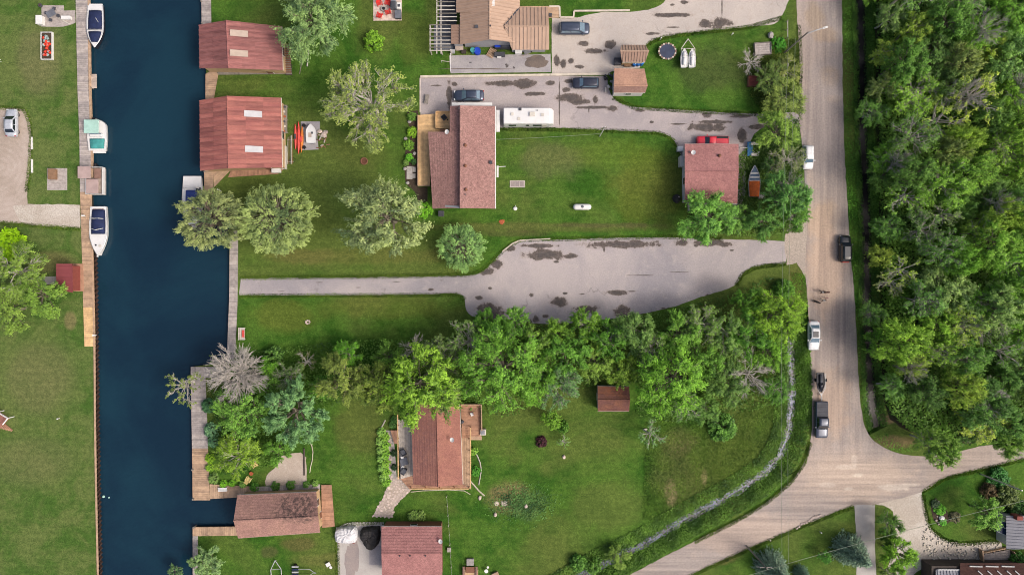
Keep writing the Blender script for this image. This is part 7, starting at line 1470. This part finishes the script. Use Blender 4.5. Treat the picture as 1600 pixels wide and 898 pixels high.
for (x,y,h,lab,m) in ((1031,63,1.0,'white post near the trampoline','white'),(1143,55,.6,'white marker stake on the upper right lawn','white'),(345,298,1.2,'white lamp post at the lawn corner by the blue covered boat','white'),(1202,842,.4,'short leaning stake on the roadside lawn','offwhite'),(1281,830,.5,'white stake on the lower right lawn','white'),(1190,883,1.8,'white sign stake at the bottom edge','white'),(733,353,.3,'small white stake below the bungalow','white'),(93,653,.5,'white lamp globe at the left porch','white')):
    t = thing('marker_post',lab,'post',at(x,y)); MB().cyl((0,0),.06,0,h,8).build('post',m,t); MB().sph((0,0,h+.08),(.12,.12,.1),8,5).build('cap',m,t,smooth=True)
t = thing('fence_rail','short split rail fence beside the road above the street lamp','fence',at(1228,48)); MB().tube([(0,1.3,.7),(0,-1.3,.7)],.06,5).build('rail','offwhite',t); [MB().cyl((0,y),.07,0,.85,6).build('fence_post','timber_grey',t) for y in (-1.3,0,1.3)]
t = thing('road_sign','small grey sign board on a post near the bottom blue spruce','sign',at(1179,878)); MB().cyl((0,0),.04,0,1.8,6).build('post','metal_grey',t); MB().obox((0,.06,1.5),(.7,.04,.5),.1).build('board','offwhite',t)
t = thing('rock_row','row of loose pale stones at the lower road edge','rocks',at(1265,812))
for i in range(11): MB().sph((-2.0+i*.36,-1.1+i*.2+random.uniform(-.2,.2),.08),(.2,.16,.12),7,5,jit=.2).build('stone','stone_pale',t)

# ================================================================ PEOPLE AND DOG
def body(root, h, top, legs, stride=.18, arm=.25, sex=0):
    """one continuous skinned figure, x = facing direction"""
    s = h/1.72; J = {}; E = []; Rr = {}
    def j(n, p, r_): J[n] = Vector(p)*s; Rr[n] = r_*s
    j('pel',(0,0,.95),.135); j('wst',(0,0,1.1),.12); j('chs',(.01,0,1.3),.15); j('nk0',(.02,0,1.46),.06); j('nk1',(.03,0,1.52),.055)
    for d,y in (('l',1),('r',-1)):
        f = stride*y
        j('hip'+d,(0,y*.1,.9),.095); j('kne'+d,(f*.55+.04,y*.11,.5),.062); j('ank'+d,(f-.02,y*.11,.09),.042); j('toe'+d,(f+.15,y*.13,.035),.036)
        j('sho'+d,(0,y*.19,1.4),.062); j('elb'+d,(-f*.5,y*.27,1.13),.046); j('wri'+d,(-f*.9+.08,y*.28,.9),.034); j('hnd'+d,(-f*.95+.1,y*.28,.82),.036)
    for a,b in (('pel','wst'),('wst','chs'),('chs','nk0'),('nk0','nk1')): E.append((a,b))
    for d in 'lr': E += [('pel','hip'+d),('hip'+d,'kne'+d),('kne'+d,'ank'+d),('ank'+d,'toe'+d),('chs','sho'+d),('sho'+d,'elb'+d),('elb'+d,'wri'+d),('wri'+d,'hnd'+d)]
    for d,y in (('l',1),('r',-1)):
        for k in range(5):
            j('f%d%s'%(k,d), (J['hnd'+d]/s)+Vector((.028*(k-1.5) if k<4 else .05, y*(.0 if k<4 else -.01), -.085+.012*abs(k-1.5) if k<4 else -.03)), .009); E.append(('hnd'+d,'f%d%s'%(k,d)))
    names = list(J); me = bpy.data.meshes.new('body'); me.from_pydata([J[n] for n in names],[(names.index(a),names.index(b)) for a,b in E],[])
    o = bpy.data.objects.new('body', me); col.objects.link(o); o.parent = root
    sk = o.modifiers.new('skin','SKIN'); sk.use_smooth_shade = True; L_ = me.skin_vertices[0].data
    for i,n in enumerate(names): L_[i].radius = (Rr[n], Rr[n]*(.8 if n in ('chs','wst','pel') else 1)); L_[i].use_root = (n == 'pel')
    ss = o.modifiers.new('sub','SUBSURF'); ss.levels = 1; ss.render_levels = 1
    # clothing colours by height on the one body mesh
    nt, bs = nodes('cloth_'+root.name); b = NB(nt); sx = b.n('ShaderNodeSeparateXYZ'); b.L(b.obj(), sx.inputs[0]); ay = b.math('ABSOLUTE', sx.outputs[1])
    c = b.mix(b.math('GREATER_THAN', sx.outputs[2], 1.0*s), legs, top); c = b.mix(b.math('GREATER_THAN', sx.outputs[2], 1.47*s), c, C(206,160,136)); c = b.mix(b.math('LESS_THAN', sx.outputs[2], .1*s), c, C(60,56,56))
    c = b.mix(b.math('MULTIPLY', b.math('GREATER_THAN', ay, .235*s), b.math('GREATER_THAN', sx.outputs[2], .6*s)), c, C(206,160,136))
    c = b.mix(.25, c, b.mix(b.noise(b.obj(), 12, 3), (.6,.6,.6,1), (1.2,1.2,1.2,1)), 'MULTIPLY')
    b.L(c, bs.inputs['Base Color']); bs.inputs['Roughness'].default_value = .85; me.materials.append(M['cloth_'+root.name])
    return s
def person(label, px, py, head, h, top, legs, hairm, long_hair=False, stride=.2):
    t = thing('person', label, 'person', (W(px,py).x, W(px,py).y, .031), R(head)); s = body(t, h, top, legs, stride)
    mb = MB(); mb.sph((.035*s,0,1.615*s),(.098*s,.08*s,.122*s),16,12); mb.sph((.135*s,0,1.6*s),(.022*s,.016*s,.024*s),6,5); [mb.sph((.03*s,y*.082*s,1.61*s),(.02*s,.012*s,.03*s),6,5) for y in (-1,1)]
    hd = mb.build('head','skin',t,smooth=True)
    [MB().sph((.122*s,y*.032*s,1.63*s),.012*s,8,6).build('eye','black',hd) for y in (-1,1)]; MB().sph((.122*s,0,1.555*s),(.012*s,.026*s,.007*s),8,5).build('mouth','coral',hd)
    mb = MB(); mb.sph((.015*s,0,1.655*s),(.108*s,.094*s,.1*s),14,9)
    if long_hair: mb.sph((-.06*s,0,1.53*s),(.05*s,.085*s,.16*s),10,8)
    mb.build('hair',hairm,t,smooth=True); return t
person('person in white top and dark legwear walking at the upper left of the group',1281,456.5,80,1.68,C(232,230,230),C(48,46,54),'hair',True)
person('person with dark hair and reddish top at the upper right of the group',1288,456.5,95,1.75,C(120,60,56),C(70,50,50),'hair_red',True)
person('person in white shirt beside the dog at the lower left of group',1283,469,85,1.72,C(236,236,236),C(200,196,196),'hair')
person('small child in pink at the lower right of the group',1289,465.5,90,1.05,C(236,176,188),C(230,200,204),'hair_red',stride=.14)
dg = thing('dog','black dog on the road left of the walking family','dog',(W(1273.5,471).x,W(1273.5,471).y,.031),R(-22))
me = bpy.data.meshes.new('dog_body'); V = [(0,0,.48),(-.25,0,.5),(.22,0,.46),(.38,0,.56),(.5,0,.66),(.66,0,.63),(-.42,0,.5),(-.58,0,.6),(-.7,0,.68)]; E_ = [(0,1),(0,2),(2,3),(3,4),(4,5),(1,6),(6,7),(7,8)]; RR = [.13,.115,.15,.1,.1,.05,.06,.03,.015]
for y in (-1,1):
    o_ = len(V); V += [(.22,y*.1,.36),(.2,y*.11,.2),(.23,y*.11,.03)]; E_ += [(2,o_),(o_,o_+1),(o_+1,o_+2)]; RR += [.06,.04,.04]
    o_ = len(V); V += [(-.27,y*.1,.4),(-.2,y*.12,.28),(-.34,y*.12,.17),(-.3,y*.12,.03)]; E_ += [(1,o_),(o_,o_+1),(o_+1,o_+2),(o_+2,o_+3)]; RR += [.09,.06,.04,.04]
    o_ = len(V); V += [(.46,y*.07,.76)]; E_ += [(4,o_)]; RR += [.025]
me.from_pydata(V,E_,[]); o = bpy.data.objects.new('body',me); col.objects.link(o); o.parent = dg; sk = o.modifiers.new('skin','SKIN'); sk.use_smooth_shade = True
for i,r_ in enumerate(RR): me.skin_vertices[0].data[i].radius = (r_,r_); me.skin_vertices[0].data[i].use_root = (i == 0)
ss = o.modifiers.new('sub','SUBSURF'); ss.levels = 1; ss.render_levels = 1; me.materials.append(M['dog_fur'])
